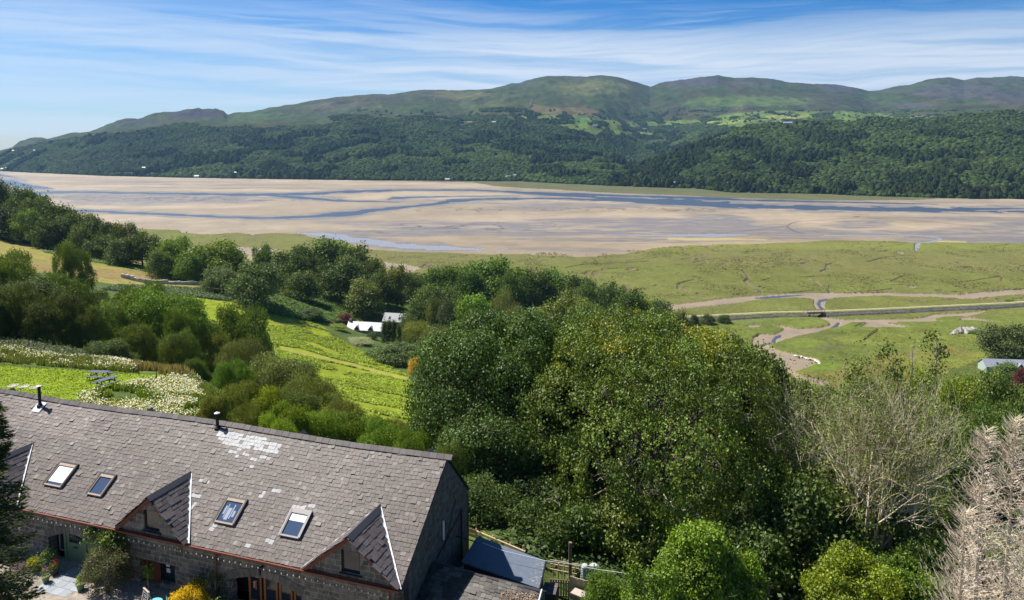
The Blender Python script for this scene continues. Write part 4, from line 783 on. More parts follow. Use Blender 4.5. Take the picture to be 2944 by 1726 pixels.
for a in [
 # the thick trees beyond the lawn
 (5, 618, 130, 130, 'nb0', (.058,.085,.022), 'olive topped tree at the left edge beyond the lawn', G4),
 (60, 690, 190, 108, 'nb1', (.032,.052,.018), 'black green tree mass behind the daisies on the left', G4),
 (172, 602, 78, 158, 'nb1', (.058,.092,.026), 'light green tree standing up over the brown field', G4),
 (135, 674, 145, 118, 'nb0', (.045,.072,.022), 'wide dark tree with glittering leaves under the light green one', G4),
 (232, 722, 90, 122, 'nb1', (.040,.066,.022), 'dark tree right of the glittering one', G4),
 (-40, 700, 150, 98, 'nb1', (.03,.05,.018), 'tree cut by the left edge behind the lawn', G4),
 (285, 745, 150, 108, 'nb0', (.052,.088,.024), 'green oak with a pale dead twig on top', G4),
 (388, 716, 190, 112, 'nb1', (.060,.102,.024), 'biggest bright green oak beyond the picnic tables', G4),
 (340, 700, 130, 118, 'nb0', (.055,.09,.026), 'oak filling the gap below the hedge wall', G4),
 (592, 758, 135, 128, 'nb0', (.042,.072,.022), 'rounded dark oak standing in the bright field', G4),
 (512, 805, 84, 112, 'nb1', (.075,.088,.024), 'olive brown sunlit small tree between the two oaks', G4),
 (262, 838, 110, 88, 'ns0', (.055,.088,.036), 'grey green bramble thicket at the foot of the oaks', G4),
 (586, 835, 110, 104, 'nw0', (.085,.105,.048), 'feathery grey green sapling tree beside the rounded oak', G4),
 (572, 890, 90, 84, 'nb0', (.05,.088,.022), 'fresh green small tree right of the wildflowers', G4),
 (690, 880, 165, 88, 'nb1', (.070,.090,.042), 'big grey green sallow on the slope', G5),
 (765, 930, 150, 80, 'nw0', (.095,.12,.040), 'feathery willow with bright tips', G5),
 (845, 985, 110, 74, 'nw0', (.08,.10,.034), 'feathery willow lower down by the field', G5),
 (640, 960, 110, 66, 'ns1', (.135,.18,.022), 'sunny yellow green bush behind the small flue', G5),
 (700, 1000, 110, 58, 'ns0', (.10,.15,.025), 'leafy bramble behind the white patch of slates', G5),
 (590, 945, 90, 66, 'ns1', (.075,.098,.028), 'scrub at the right end of the wildflowers', G5),
 (530, 975, 80, 60, 'ns0', (.085,.105,.03), 'grassy scrub just left of the small flue', G5),
 (770, 1010, 130, 60, 'ns1', (.085,.135,.024), 'bright bramble patch by the ridge', G5),
 (850, 1030, 120, 62, 'ns0', (.075,.12,.022), 'green sycamore scrub in the middle behind the ridge', G5),
 (930, 1045, 130, 60, 'nb0', (.068,.115,.022), 'leafy sapling right of the sycamore scrub', G5),
 (1010, 1068, 110, 56, 'ns1', (.07,.115,.022), 'last bright scrub before the dark oak', G5),
 (975, 1035, 80, 76, 'nw0', (.08,.11,.03), 'thin willow against the bright field', G5),
 (480, 885, 70, 92, 'ns0', (.05,.08,.024), 'dark scrub behind the fence posts', G5),
 (640, 900, 90, 92, 'nb1', (.05,.08,.028), 'darker thicket between sapling and sallow', G5),
 (1190, 1270, 90, 48, 'ns1', (.09,.14,.03), 'sunlit fern clump behind the picket fence', G5),
 (30, 705, 120, 97, 'nb0', (.036,.056,.018), 'low dark tree at the back of the daisy bank, far left', G4),
 (135, 725, 120, 96, 'nb1', (.034,.054,.018), 'low dark tree behind the middle of the daisy bank', G4),
 (215, 755, 90, 96, 'nb0', (.042,.066,.022), 'low tree at the right end of the dark mass', G4),
 (-60, 720, 120, 92, 'nb1', (.034,.052,.018), 'dark low tree outside the left edge behind the daisies', G4),
 (440, 765, 70, 106, 'nb1', (.055,.09,.024), 'right flank tree of the biggest bright oak', G4),
 (340, 800, 90, 98, 'nb0', (.050,.08,.024), 'leafy skirt tree under the bright oaks', G4),
 (440, 815, 90, 96, 'nb1', (.046,.072,.022), 'shadowy tree behind the seed grass', G4),
 (610, 1000, 90, 56, 'nw0', (.085,.105,.03), 'tufted sallow between the two flues', G5),
 (725, 965, 110, 72, 'nb1', (.055,.08,.028), 'dark filling tree in the slope thicket', G5),
 (815, 1010, 120, 66, 'nw0', (.08,.11,.036), 'soft willow low in the slope thicket', G5),
 (900, 1025, 110, 68, 'nb1', (.065,.10,.026), 'leafy tree above the sapling by the ridge', G5),
 (670, 1030, 110, 52, 'nb0', (.085,.13,.024), 'bright sycamore shoot behind the white slates', G5),
 (1062, 1055, 90, 60, 'nb1', (.045,.075,.024), 'dark tree squeezed against the big oak', G5),
 (1000, 1070, 90, 50, 'nb0', (.07,.11,.024), 'leafy shoot at the end of the ridge', G5),
 (1110, 1090, 90, 50, 'nb1', (.045,.07,.022), 'shaded tree right behind the gable top', G5),
 # behind the dead ash
 (2010, 950, 150, 110, 'nb0', (.05,.078,.028), 'rounded green tree at the muddy bend', 'trees behind the bare ash'),
 (2120, 940, 150, 96, 'nb1', (.055,.088,.026), 'green tree seen through the top of the bare ash', 'trees behind the bare ash'),
 (2240, 930, 150, 92, 'nb0', (.06,.09,.026), 'tree at the right shoulder of the bare ash', 'trees behind the bare ash'),
 (2300, 930, 170, 90, 'nb0', (.085,.12,.022), 'golden green oak in front of the pasture', 'trees behind the bare ash'),
 (2400, 925, 190, 92, 'nb1', (.080,.118,.024), 'golden green oak below the long slate roof', 'trees behind the bare ash'),
 (2500, 940, 190, 84, 'nb0', (.045,.07,.024), 'dark green tree at the right edge below the house', 'trees behind the bare ash'),
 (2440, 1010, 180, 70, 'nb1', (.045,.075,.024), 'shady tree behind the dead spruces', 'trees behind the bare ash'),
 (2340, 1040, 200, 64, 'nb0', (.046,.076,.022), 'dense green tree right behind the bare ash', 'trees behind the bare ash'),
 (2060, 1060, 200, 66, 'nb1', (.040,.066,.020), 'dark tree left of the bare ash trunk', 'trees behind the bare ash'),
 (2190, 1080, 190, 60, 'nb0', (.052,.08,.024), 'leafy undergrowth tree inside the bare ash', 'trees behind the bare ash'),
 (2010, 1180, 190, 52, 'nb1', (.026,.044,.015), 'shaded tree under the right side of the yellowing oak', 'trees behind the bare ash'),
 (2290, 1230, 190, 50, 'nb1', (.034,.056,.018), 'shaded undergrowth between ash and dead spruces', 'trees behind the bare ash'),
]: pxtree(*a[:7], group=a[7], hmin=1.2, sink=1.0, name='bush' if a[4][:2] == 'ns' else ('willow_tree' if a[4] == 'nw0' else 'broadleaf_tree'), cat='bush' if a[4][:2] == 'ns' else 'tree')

# ---------------------------------------------------------------- bracken and rough growth in the field, stuff nobody could count
def clumps(name, X, Y, Z, size, nleaf, color, label, seed=3, tall=.5, var=.35, lsize=.35, up=1.0):
    rng = np.random.default_rng(seed); n = len(X); m = n * nleaf; i = np.repeat(np.arange(n), nleaf)
    sz = (size * rng.uniform(.6, 1.4, n))[i]; d = rng.normal(size=(m, 3)); d[:, 2] = np.abs(d[:, 2]); d /= np.linalg.norm(d, axis=1, keepdims=True)
    P = np.stack([X[i], Y[i], Z[i]], 1) + d * np.stack([sz, sz, sz * tall], 1) * (rng.random((m, 1)) ** .4)
    nr = d * .7 + rng.normal(size=(m, 3)) * .5; nr[:, 2] += up; nr /= np.linalg.norm(nr, axis=1, keepdims=True); t = rng.normal(size=(m, 3)); t -= nr * (t * nr).sum(1, keepdims=True); t /= np.linalg.norm(t, axis=1, keepdims=True); b = np.cross(nr, t)
    s = lsize * rng.uniform(.6, 1.4, (m, 1)); V = np.stack([P - t * s * .5, P - b * s * .32, P + t * s * .5, P + b * s * .32], 1).reshape(-1, 3)
    cc = (np.array(color) if np.ndim(color) == 1 else color[i]) * rng.uniform(1 - var, 1 + var, (n, 1))[i] * rng.uniform(.85, 1.15, (m, 1))
    return tag(mesh_np(name, V, np.arange(m * 4).reshape(m, 4), M_leaf, col=cc), kind='stuff', label=label)
def scatter(polyD, n, Y0, Y1, seed, exclude=None):
    rng = np.random.default_rng(seed); P = np.array(polyD); x = rng.uniform(P[:, 0].min(), P[:, 0].max(), n); Y = np.sqrt(rng.uniform(Y0 ** 2, Y1 ** 2, n)); X = rays(x, 800)[0] * Y; Z = land_z(X, Y)
    px, py = project(X, Y, Z); m = inpoly(px, py, polyD); return X[m], Y[m], Z[m], px[m], py[m]
FIELD = [(440, 735), (560, 745), (640, 760), (700, 775), (780, 800), (860, 850), (1010, 930), (1050, 1040), (860, 1060), (760, 990), (680, 880), (600, 820), (500, 790)]
X, Y, Z, px, py = scatter(FIELD, 90000, 120, 300, 8)
trk = np.maximum(stroke(px, py, [(690, 858, 5), (760, 874, 5), (860, 897, 5), (930, 915, 5), (1000, 932, 5), (1030, 945, 5)]), stroke(px, py, [(770, 802, 4), (690, 798, 4), (650, 797, 3)]))
dens = fbm(X / 16, Y / 9, 4, 301); m = (trk < 0) & (dens > .44) & (py > 800)
c = np.array([.235, .30, .020]) * (.75 + .6 * dens[m])[:, None]
clumps('bracken', X[m], Y[m], Z[m] + .1, .6, 7, c, 'bright green bracken covering the sloping field', 11, .6, .3, .5)
X, Y, Z, px, py = scatter([(600, 735), (700, 712), (760, 700), (860, 740), (870, 790), (800, 795), (700, 780), (600, 755)], 60000, 240, 380, 9)
c = np.array([.11, .18, .03]) * (.7 + .6 * fbm(X / 10, Y / 10, 3, 302))[:, None]
clumps('bramble_thicket', X, Y, Z + .3, 1.1, 6, c, 'tangled low brambles on the meadow above the cottage', 12, .8, .3, .65)
for (poly, n, Y0, Y1, col, nm, lb, sz) in (
   ([(30, 560), (90, 575), (160, 620), (250, 632), (420, 672), (520, 688), (520, 704), (430, 690), (330, 662), (200, 640), (110, 622), (45, 580)], 50000, 260, 400, (.10, .15, .035), 'field_margin_ferns', 'ferns growing along the top of the brown field', .7),
   ([(290, 703), (420, 706), (510, 712), (590, 730), (560, 742), (470, 730), (330, 722), (250, 712)], 40000, 230, 300, (.055, .085, .026), 'wall_foot_scrub', 'dark scrub along the foot of the dry stone wall', .8),
   ([(1240, 748), (1370, 748), (1370, 795), (1240, 795)], 30000, 250, 360, (.085, .15, .022), 'clearing_ferns', 'bright ferns in the small clearing of the wood', .8),
   ([(950, 745), (1030, 735), (1060, 770), (1000, 780), (950, 765)], 20000, 290, 360, (.09, .14, .03), 'garden_ferns', 'rough green growth behind the outbuilding', .8),
   ([(-80, 815), (120, 850), (340, 872), (340, 900), (180, 888), (0, 862), (-80, 858)], 14000, 80, 112, (.055, .075, .022), 'bank_scrub', 'dark scrub on the bank behind the daisies', .8),
   ([(460, 900), (560, 900), (700, 960), (1050, 1060), (1100, 1130), (560, 1045), (480, 1000)], 26000, 46, 95, (.075, .105, .025), 'hillside_scrub', 'rough grass and scrub on the bank behind the barn', .5)):
    X, Y, Z, px, py = scatter(poly, n, Y0, Y1, 21 + len(nm)); cc = np.array(col) * 1.45 * (.65 + .7 * fbm(X / 8, Y / 8, 3, 305))[:, None]
    clumps(nm, X, Y, Z + .1, sz, 6, cc, lb, 13, .7, .3, .55 if Y0 > 200 else .22)
# dark undergrowth below the big trees right of the barn
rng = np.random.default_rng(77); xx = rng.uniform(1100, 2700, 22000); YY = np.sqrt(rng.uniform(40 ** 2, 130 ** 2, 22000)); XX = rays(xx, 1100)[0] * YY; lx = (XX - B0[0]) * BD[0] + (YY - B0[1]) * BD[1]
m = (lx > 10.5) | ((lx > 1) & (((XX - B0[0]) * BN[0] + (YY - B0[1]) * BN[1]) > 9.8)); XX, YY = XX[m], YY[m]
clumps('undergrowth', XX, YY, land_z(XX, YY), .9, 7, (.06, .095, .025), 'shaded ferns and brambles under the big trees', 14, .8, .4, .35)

def flat_tufts(name, poly, n, Y0, Y1, size, ls, cols, thr, seed, label, ylo=0):
    rng = np.random.default_rng(seed); P = np.array(poly); x = rng.uniform(P[:, 0].min(), P[:, 0].max(), n); Y = np.sqrt(rng.uniform(Y0 ** 2, Y1 ** 2, n)); X = rays(x, 800)[0] * Y; Z = np.maximum(land_z(X, Y), .8); px, py = project(X, Y, Z); m = inpoly(px, py, poly)
    for s_ in MUD: m &= ~inpoly(px, py, s_)
    m &= fbm(X / 18, Y / 26, 4, seed) > thr; t = rng.random((n, 1)); c = np.array(cols[0]) * t + np.array(cols[1]) * (1 - t); clumps(name, X[m], Y[m], Z[m] - .05, size, 5, c[m], label, seed, .8, .3, ls)
flat_tufts('rush_tussocks', [(1700, 800), (2050, 815), (2200, 812), (2519, 800), (2750, 800), (2750, 935), (1990, 935), (2030, 905), (2000, 880), (1930, 860), (1980, 835), (2060, 822)], 60000, 255, 440, .45, .42, ((.16, .20, .03), (.20, .16, .05)), .47, 501, 'rush tussocks scattered over the pasture')
flat_tufts('marsh_tussocks', [(1000, 630), (1600, 615), (2519, 604), (2900, 610), (2900, 722), (1900, 722), (1450, 745), (1200, 700)], 130000, 440, 1150, .8, .8, ((.155, .165, .045), (.19, .165, .07)), .57, 502, 'low sea grass tussocks over the salt marsh')
# ---------------------------------------------------------------- dry stone walls
def stone_wall(name, pts, label, h=1.2, th=.6, step=.7, seed=1, cat='stone wall', getz=None, col=(.32, .31, .29)):
    rng = random.Random(seed); mb = MB(); P = [Vector(p) for p in pts]
    for a, b in zip(P[:-1], P[1:]):
        n = max(1, int((b - a).length / step)); d = (b - a) / n; ang = math.atan2(d.y, d.x)
        for k in range(n):
            c = a + d * (k + .5); z = (getz or gz)(c.x, c.y) if getz is not False else c.z; hh = h * rng.uniform(.85, 1.12); M = Matrix.Translation((c.x, c.y, z)) @ Matrix.Rotation(ang + rng.uniform(-.05, .05), 4, 'Z')
            zz = -.3
            while zz < hh:
                dz = rng.uniform(.25, .45) * max(1, h / 1.4); rv_ = rng.uniform(.6, 1.3); cc = tuple(v * rv_ for v in col); w = th * rng.uniform(.8, 1.1)
                mb.box(-d.length / 2 * rng.uniform(.9, 1.03), d.length / 2 * rng.uniform(.9, 1.03), -w / 2, w / 2, zz, zz + dz * .95, cc, M); zz += dz
    return tag(mb.build(name, M_attr), label, cat)
wp = [(300, 703, 288), (360, 706, 286), (420, 709, 286), (460, 707, 288), (502, 703, 291)]
stone_wall('stone_wall', [(*(lambda a: (a * Y_, Y_))(float(rays(x, y)[0])), 0) for x, y, Y_ in wp], 'pale dry stone wall curving along the bottom of the brown field', 1.3, .9, 1.1, 4, col=(.42, .42, .40))

# ---------------------------------------------------------------- houses
def gable_house(name, label, cat, X, Y, Z, L, Wd, he, hr, rz, roofc, wallc, skyl=0, dorm=0, chim=1, wins=3, group=None, slates=False):
    "walls, roof with overhang, chimneys, windows; local x along the ridge, front is -y"
    r = empty(name, (X, Y, Z), rz); tag(r, label, cat, group); hx, hy = L / 2, Wd / 2
    mw = mat('wall finish', wallc, .9, noise=.15, nscale=1.5); mr = mat('roof slates', roofc, .45, noise=.12, nscale=1.2, spec=.5, bump=.3, bscale=3)
    w = MB(); w.prism([(-hx, -hy, -2), (-hx, hy, -2), (-hx, hy, he), (-hx, 0, hr - .05), (-hx, -hy, he)], (L, 0, 0)); w.build('wall', mw, r)
    rf = MB(); o = .35; sl_ = (hr - he) / hy
    for s in (-1, 1):
        rf.prism([(-hx - o, s * (hy + o), he - o * sl_ + .02), (-hx - o, 0, hr), (-hx - o, 0, hr + .18), (-hx - o, s * (hy + o), he - o * sl_ + .2)], (L + 2 * o, 0, 0))
    ro = rf.build('roof', mr, r)
    dkm = MD_['glass']
    for k in range(wins):
        x = -hx + (k + .5) * L / max(1, wins); f = MB(); f.box(x - .55, x + .55, -hy - .06, -hy + .02, he * .35, he * .35 + 1.1); fo = f.build('window', MD_['white'], r)
        g = MB(); g.box(x - .45, x + .45, -hy - .09, -hy - .055, he * .35 + .1, he * .35 + 1.0); g.build('pane', dkm, fo)
    for k in range(skyl):
        x = -hx + (k + .6) * L / (skyl + .3); y0 = -hy * .62; M = Matrix.Translation((x, y0, he + (hy + y0) * sl_ + .24)) @ Matrix.Rotation(math.atan(sl_), 4, 'X')
        f = MB(); f.box(-.5, .5, -.7, .7, -.05, .05, None, M); fo = f.build('roof_window', MD_['grey'], r); g = MB(); g.box(-.4, .4, -.6, .6, .052, .07, None, M); g.build('pane', dkm, fo)
    for k in range(dorm):
        x = -hx + (k + .75) * L / (dorm + .5); zt = he + (hr - he) * .62; d = MB(); yb = -hy * .25
        d.prism([(x - 1.0, -hy - .05, he - .4), (x + 1.0, -hy - .05, he - .4), (x + 1.0, -hy - .05, he + .3), (x, -hy - .05, zt), (x - 1.0, -hy - .05, he + .3)], (0, hy * .9, 0)); do = d.build('dormer', MD_['dark'], r)
        g = MB(); g.box(x - .6, x + .6, -hy - .12, -hy - .06, he - .3, he + .35); g.build('window', dkm, do)
        q = MB(); 
        for s in (-1, 1): q.prism([(x + s * 1.25, -hy - .25, he + .12), (x, -hy - .25, zt + .05), (x, -hy - .25, zt + .15), (x + s * 1.25, -hy - .25, he + .22)], (0, hy * 1.0, 0))
        q.build('dormer_roof', mr, do)
    for k in range(chim):
        x = (-hx + .5) if k == 0 else (hx - .5); c = MB(); c.box(x - .45, x + .45, -.45, .45, hr - .6, hr + 1.1); co = c.build('chimney', mw, ro); p = MB(); p.lathe([(.14, 0), (.11, .35)], 8, (x, 0, hr + 1.1)); p.build('chimney_pot', MD_['clay'], co)
    return r
MD_ = {'glass': mat('dark glass', (.02, .025, .035), .08, spec=.8), 'white': mat('white paint', (.75, .75, .73), .5), 'grey': mat('grey metal', (.22, .22, .23), .5), 'dark': mat('dark slate cheek', (.05, .05, .06), .6), 'clay': mat('clay', (.35, .16, .09), .9)}
def px_house(x, y, Yd, **kw):
    X = float(rays(x, y)[0]) * Yd; Z = gz(X, Yd); return X, Yd, Z
X_, Y_, Z_ = px_house(902, 815, 296); e_ = float(rays(905, 792)[1]) * 296 + H
gable_house('cottage', 'white roofed cottage with two dormers among garden trees', 'house', X_, Y_, e_ - 5.4, 15.5, 6.2, 2.6, 5.2, -.20, (.42, .43, .45), (.30, .27, .24), skyl=0, dorm=2, chim=1, wins=4)
X_ = float(rays(976, 790)[0]) * 312; e_ = float(rays(976, 771)[1]) * 312 + H
gable_house('outbuilding', 'grey slate outbuilding with two skylights behind the cottage', 'house', X_, 312, e_ - 5.6, 10.5, 6.5, 2.6, 5.5, -.22, (.19, .20, .215), (.16, .15, .13), skyl=2, dorm=0, chim=0, wins=2)
X_ = float(rays(2500, 895)[0]) * 306; e_ = float(rays(2480, 885)[1]) * 306 + H
gable_house('farmhouse', 'long farmhouse with pale slate roof at the right edge', 'house', X_, 306, e_ - 5.4, 28, 7, 2.8, 5.3, -.12, (.26, .275, .31), (.35, .42, .36), skyl=3, dorm=1, chim=0, wins=4)
# tiny lodge roof seen between the twigs
X_ = float(rays(2277, 912)[0]) * 240
tb = empty('shelter', (X_, 240, float(rays(2277, 912)[1]) * 240 + H - 3.0)); tag(tb, 'tiny white topped shelter seen through the ash twigs', 'shelter')
q = MB(); q.lathe([(.95, 2.1), (.15, 3.0), (.05, 3.2)], 8); q.build('roof', MD_['white'], tb); q = MB()
for i in range(4): a = i * math.pi / 2 + .7; q.box(.7 * math.cos(a) - .07, .7 * math.cos(a) + .07, .7 * math.sin(a) - .07, .7 * math.sin(a) + .07, -8, 2.1)
q.build('frame', MD_['grey'], tb)

# white houses over the water
FARH = [(12, 413, 3.0, 'white house cluster on the rocky point at the left, left house', 22), (22, 411, 3.2, 'white house on the rocky point, right hand house', 26), (33, 369, 2.6, 'flat white building high on the left ridge', 30), (88, 368, 2.4, 'small white house on the left ridge, right of the flat one', 18),
 (360, 411, 3, 'white cottage above the small shore meadow, left one', 22), (374, 414, 3, 'white cottage above the small shore meadow, right one', 22), (488, 432, 3, 'long white house right on the sand', 26), (582, 424, 3, 'pinkish house among shore trees', 18), (750, 425, 3, 'bright white house alone at the foot of the wood', 20), (797, 413, 3, 'wide grey mansion in the wood, left wing', 26), (812, 409, 3, 'wide grey mansion in the wood, right wing', 26),
 (1102, 440, 3, 'red brick house at the marsh edge', 22), (1250, 434, 3, 'white hotel at the marsh edge, main block', 26), (1266, 431, 3, 'white hotel at the marsh edge, rear block', 16), (1379, 391, 3, 'grey house in the upper wood', 18), (1376, 402, 3, 'white house below the small green lawn in the wood', 18), (1432, 410, 3, 'white house in the wood, upper of the pair', 18), (1434, 425, 3, 'white house in the wood, lower of the pair', 18),
 (1216, 299, 4, 'grey farm on the edge of the moor', 34), (1463, 307, 4, 'white farm under two round trees in the bright fields', 34), (1583, 315, 4, 'white farmhouse at the end of the hedged fields', 34), (1627, 449, 3, 'grey roofed house in the shore wood, left of three', 16), (1645, 451, 3, 'low house in the shore wood, middle of three', 14), (1660, 449, 3, 'pale house in the shore wood, right of three', 18), (1783, 452, 3, 'small white roof among the front hill trees', 12),
 (1890, 303, 4, 'big grey farm shed on the high fields, left shed', 46), (1912, 300, 4, 'big grey farm shed on the high fields, middle shed', 50), (1935, 302, 4, 'big grey farm shed on the high fields, right shed', 46)]
for i, (x, y, s, lb, L_) in enumerate(FARH):
    X_, Y_, Z_ = hill_at(x, y + 4); rgb = (.48, .47, .45) if 'white' in lb or 'pale' in lb else ((.42, .22, .18) if 'red' in lb or 'pink' in lb else (.34, .34, .34))
    f = 1.0; gable_house('shed' if 'shed' in lb else 'house', lb, 'shed' if 'shed' in lb else 'house', X_, Y_ - 12, Z_ + 1.0, L_ * .62, 7, 4.5, 7.5, random.Random(i).uniform(-.5, .2), (.30, .31, .33) if 'shed' not in lb else (.42, .43, .46), rgb, wins=3, chim=1 if 'shed' not in lb else 0, group='houses across the estuary' if 'shed' not in lb else 'farm sheds')
# field walls on the hill
def hill_wall(pts, label):
    V = []; mb = MB(); P = []
    for (x1, y1), (x2, y2) in zip(pts[:-1], pts[1:]):
        n = max(2, int(math.hypot(x2 - x1, y2 - y1) / 3))
        for k in range(n): P.append(hill_at(x1 + (x2 - x1) * k / n, y1 + (y2 - y1) * k / n))
    for a, b in zip(P[:-1], P[1:]):
        if abs(a[1] - b[1]) > 400: continue
        mb.bar((a[0], a[1], a[2] + .8), (b[0], b[1], b[2] + .8), 1.6, 3.0)
    tag(mb.build('field_wall', M_stone), label, 'stone wall', 'field walls across the estuary')
hill_wall([(1074, 222), (1070, 236), (1068, 252)], 'dark wall running straight down the skyline moor')
hill_wall([(1320, 233), (1306, 250), (1304, 264)], 'crooked wall on the shoulder of the big hill')
hill_wall([(1663, 266), (1750, 266), (1850, 266), (1900, 261), (1980, 262)], 'long level wall under the twin hills')
hill_wall([(1663, 281), (1760, 280), (1860, 280), (1960, 276)], 'lower level wall above the bright pasture')
hill_wall([(1750, 311), (1820, 305), (1900, 296), (1985, 291), (1995, 284)], 'curved wall around the pasture of the sheds')
hill_wall([(1372, 282), (1440, 285), (1480, 291), (1560, 301)], 'wall along the top of the bright green fields')

# ---------------------------------------------------------------- the old railway embankment, its trail, bridge and posts
zt = 3.2
tp = [on_z(x, y, zt) for x, y in ((1500, 789), (1691, 778.6), (1800, 773.5), (1907, 768), (1978, 767), (2028, 765.6), (2140, 761), (2254, 756), (2370, 750.5), (2480, 745.4), (2519, 742.5), (2700, 731), (3000, 712))]
def strip_mesh(name, pts, offs, mt, cols=None, kind=None, label=None, cat=None, zf=None):
    P = np.array([p[:2] for p in pts]); 
    Q = []; 
    for a, b in zip(P[:-1], P[1:]):
        n = max(2, int(np.linalg.norm(b - a) / 2)); Q += [a + (b - a) * k / n for k in range(n)]
    Q = np.array(Q + [P[-1]]); d = np.gradient(Q, axis=0); d /= np.linalg.norm(d, axis=1, keepdims=True); nn = np.c_[-d[:, 1], d[:, 0]]
    V = []; C = []; rng = np.random.default_rng(1)
    for o, z, c in offs:
        j = (fbm(Q[:, 0] / 1.5 + o * 9, Q[:, 1] / 1.5, 3, 5) - .5)[:, None]
        V.append(np.c_[Q + nn * (o + j * (.8 if abs(o) > 2.5 else .1)), np.full(len(Q), z) + j[:, 0] * (.5 if abs(o) > 2.5 else .03)]); C.append(np.array(c) * (.6 + 1.0 * (j + .5)))
    m = len(offs); n = len(Q); V = np.stack(V, 1).reshape(-1, 3); C = np.stack(C, 1).reshape(-1, 3); idx = np.arange(n * m).reshape(n, m)
    Fq = np.stack([idx[:-1, :-1], idx[:-1, 1:], idx[1:, 1:], idx[1:, :-1]], -1).reshape(-1, 4)
    o = mesh_np(name, V, Fq, mt, col=C); return tag(o, label, cat, kind=kind)
G_ = (.15, .17, .05); ST = (.13, .115, .10)
def emb(name, a, b, near, label):
    pts = tp[a:b]; return strip_mesh(name, pts, [(4.8, -.6, G_), (3.0, 1.6, G_), (2.4, zt - .05, G_), (1.3, zt, (.2, .2, .06)), (-1.3, zt, (.2, .2, .06)), (-2.2, zt - .1, G_), (-2.9, zt - .8, near), (-3.8, 1.7, near), (-4.4, 1.0, near), (-5.6, -.6, G_)], mat('embankment ' + name, attr=True, rough=.95, noise=.45, nscale=.9, bump=.8, bscale=1.5, bdist=.3), label=label, cat='embankment')
bl = tp[4] + (tp[5] - tp[4]) * .08; br = tp[4] + (tp[5] - tp[4]) * .92
tp2 = tp; 
emb_l = [*tp[:4], bl]; emb_r = [br, *tp[5:]]
tp = emb_l; emb('embankment', 0, 5, (.135, .125, .085), 'old railway bank left of the little bridge, grassy side')
tp = emb_r; emb('embankment', 0, len(emb_r), ST, 'old railway bank faced with dark stones, right of the bridge')
tp = tp2
strip_mesh('trail_path', tp, [(.8, zt + .12, (.30, .26, .18)), (0, zt + .14, (.33, .29, .20)), (-.8, zt + .12, (.30, .26, .18))], mat('gravel path', attr=True, rough=.95, noise=.1, nscale=1), kind='structure')
brd = empty('footbridge', tuple(bl), math.atan2(br[1] - bl[1], br[0] - bl[0])); tag(brd, 'low trail bridge with rusty girders over the creek', 'bridge'); L_ = float(np.hypot(*(br - bl)[:2])); mrust = mat('rusty iron', (.22, .09, .055), .8, noise=.3, nscale=2)
q = MB(); q.box(-.4, L_ + .4, -2.0, 2.0, -.35, .10); q.build('deck', M_stone, brd)
for s in (-1, 1): q = MB(); q.box(-.6, L_ + .6, s * 2.12 - .1, s * 2.12 + .1, -.9, -.1); q.build('girder', mrust, brd)
for s in (-1, 1):
    q = MB(); q.bar((-.3, s * 2.1, 1.0), (L_ + .3, s * 2.1, 1.0), .08, .08); q.bar((-.3, s * 2.1, .55), (L_ + .3, s * 2.1, .55), .06, .06)
    for k in range(6): q.box(k * L_ / 5 - .05, k * L_ / 5 + .05, s * 2.1 - .05, s * 2.1 + .05, -.1, 1.05)
    q.build('railing', mrust, brd)
for x in (-.3, L_ + .3): q = MB(); q.box(x - .7, x + .7, -2.6, 2.6, -4.2, -.4); q.build('abutment', M_stone, brd)
for i, (x, y, lb) in enumerate(((1755, 773, 'slim post by the trail nearest the wood'), (1971, 765, 'slim post by the trail just left of the bridge'), (2188, 757, 'slim post by the trail, first right of the bridge'), (2414, 746, 'slim post by the trail, farthest right'))):
    p = on_z(x, y, zt); q = MB(); q.lathe([(.09, -.4), (.07, 3.2), (.03, 3.3)], 6); q.box(-.3, .3, -.04, .04, 2.9, 3.0); o = q.build('trail_post', M_bark); o.location = (p[0], p[1] + 1.6, zt); tag(o, lb, 'post', 'posts along the trail')
# rock outcrop on the pasture, revetment at the creek bend
def rocks(name, P, size, col, label, cat, seed=1, kind=None, flat=.6):
    rng = np.random.default_rng(seed); Vs = []; Fs = []; Cs = []; n0 = 0
    base = [(0, 0, 1), (.9, 0, .3), (.28, .85, .3), (-.72, .53, .3), (-.72, -.53, .3), (.28, -.85, .3), (.72, .53, -.4), (-.28, .85, -.4), (-.9, 0, -.4), (-.28, -.85, -.4), (.72, -.53, -.4), (0, 0, -1)]
    tri = [(0,1,2),(0,2,3),(0,3,4),(0,4,5),(0,5,1),(1,6,2),(2,7,3),(3,8,4),(4,9,5),(5,10,1),(2,6,7),(3,7,8),(4,8,9),(5,9,10),(1,10,6),(6,11,7),(7,11,8),(8,11,9),(9,11,10),(10,11,6)]
    B = np.array(base)
    for p in P:
        s = size * rng.uniform(.5, 1.5) * (p[3] if len(p) > 3 else 1); v = B * rng.uniform(.7, 1.25, (12, 1)) * s * np.array([rng.uniform(.8, 1.5), 1, flat]); a = rng.uniform(0, 6.28); R = np.array([[math.cos(a), -math.sin(a), 0], [math.sin(a), math.cos(a), 0], [0, 0, 1]])
        Vs.append(v @ R.T + np.array(p[:3])); Fs.append(np.array(tri) + n0); n0 += 12; Cs.append(np.tile(np.array(col) * rng.uniform(.7, 1.25), (20, 1)))
    return tag(mesh_np(name, np.concatenate(Vs), np.concatenate(Fs), M_rockface, col=np.concatenate(Cs)), label, cat, kind=kind)
M_rockface = mat('rock', attr=True, rough=.9, noise=.35, nscale=1.5, bump=.6, bscale=3, bdist=.1)
rng = np.random.default_rng(4); P = []
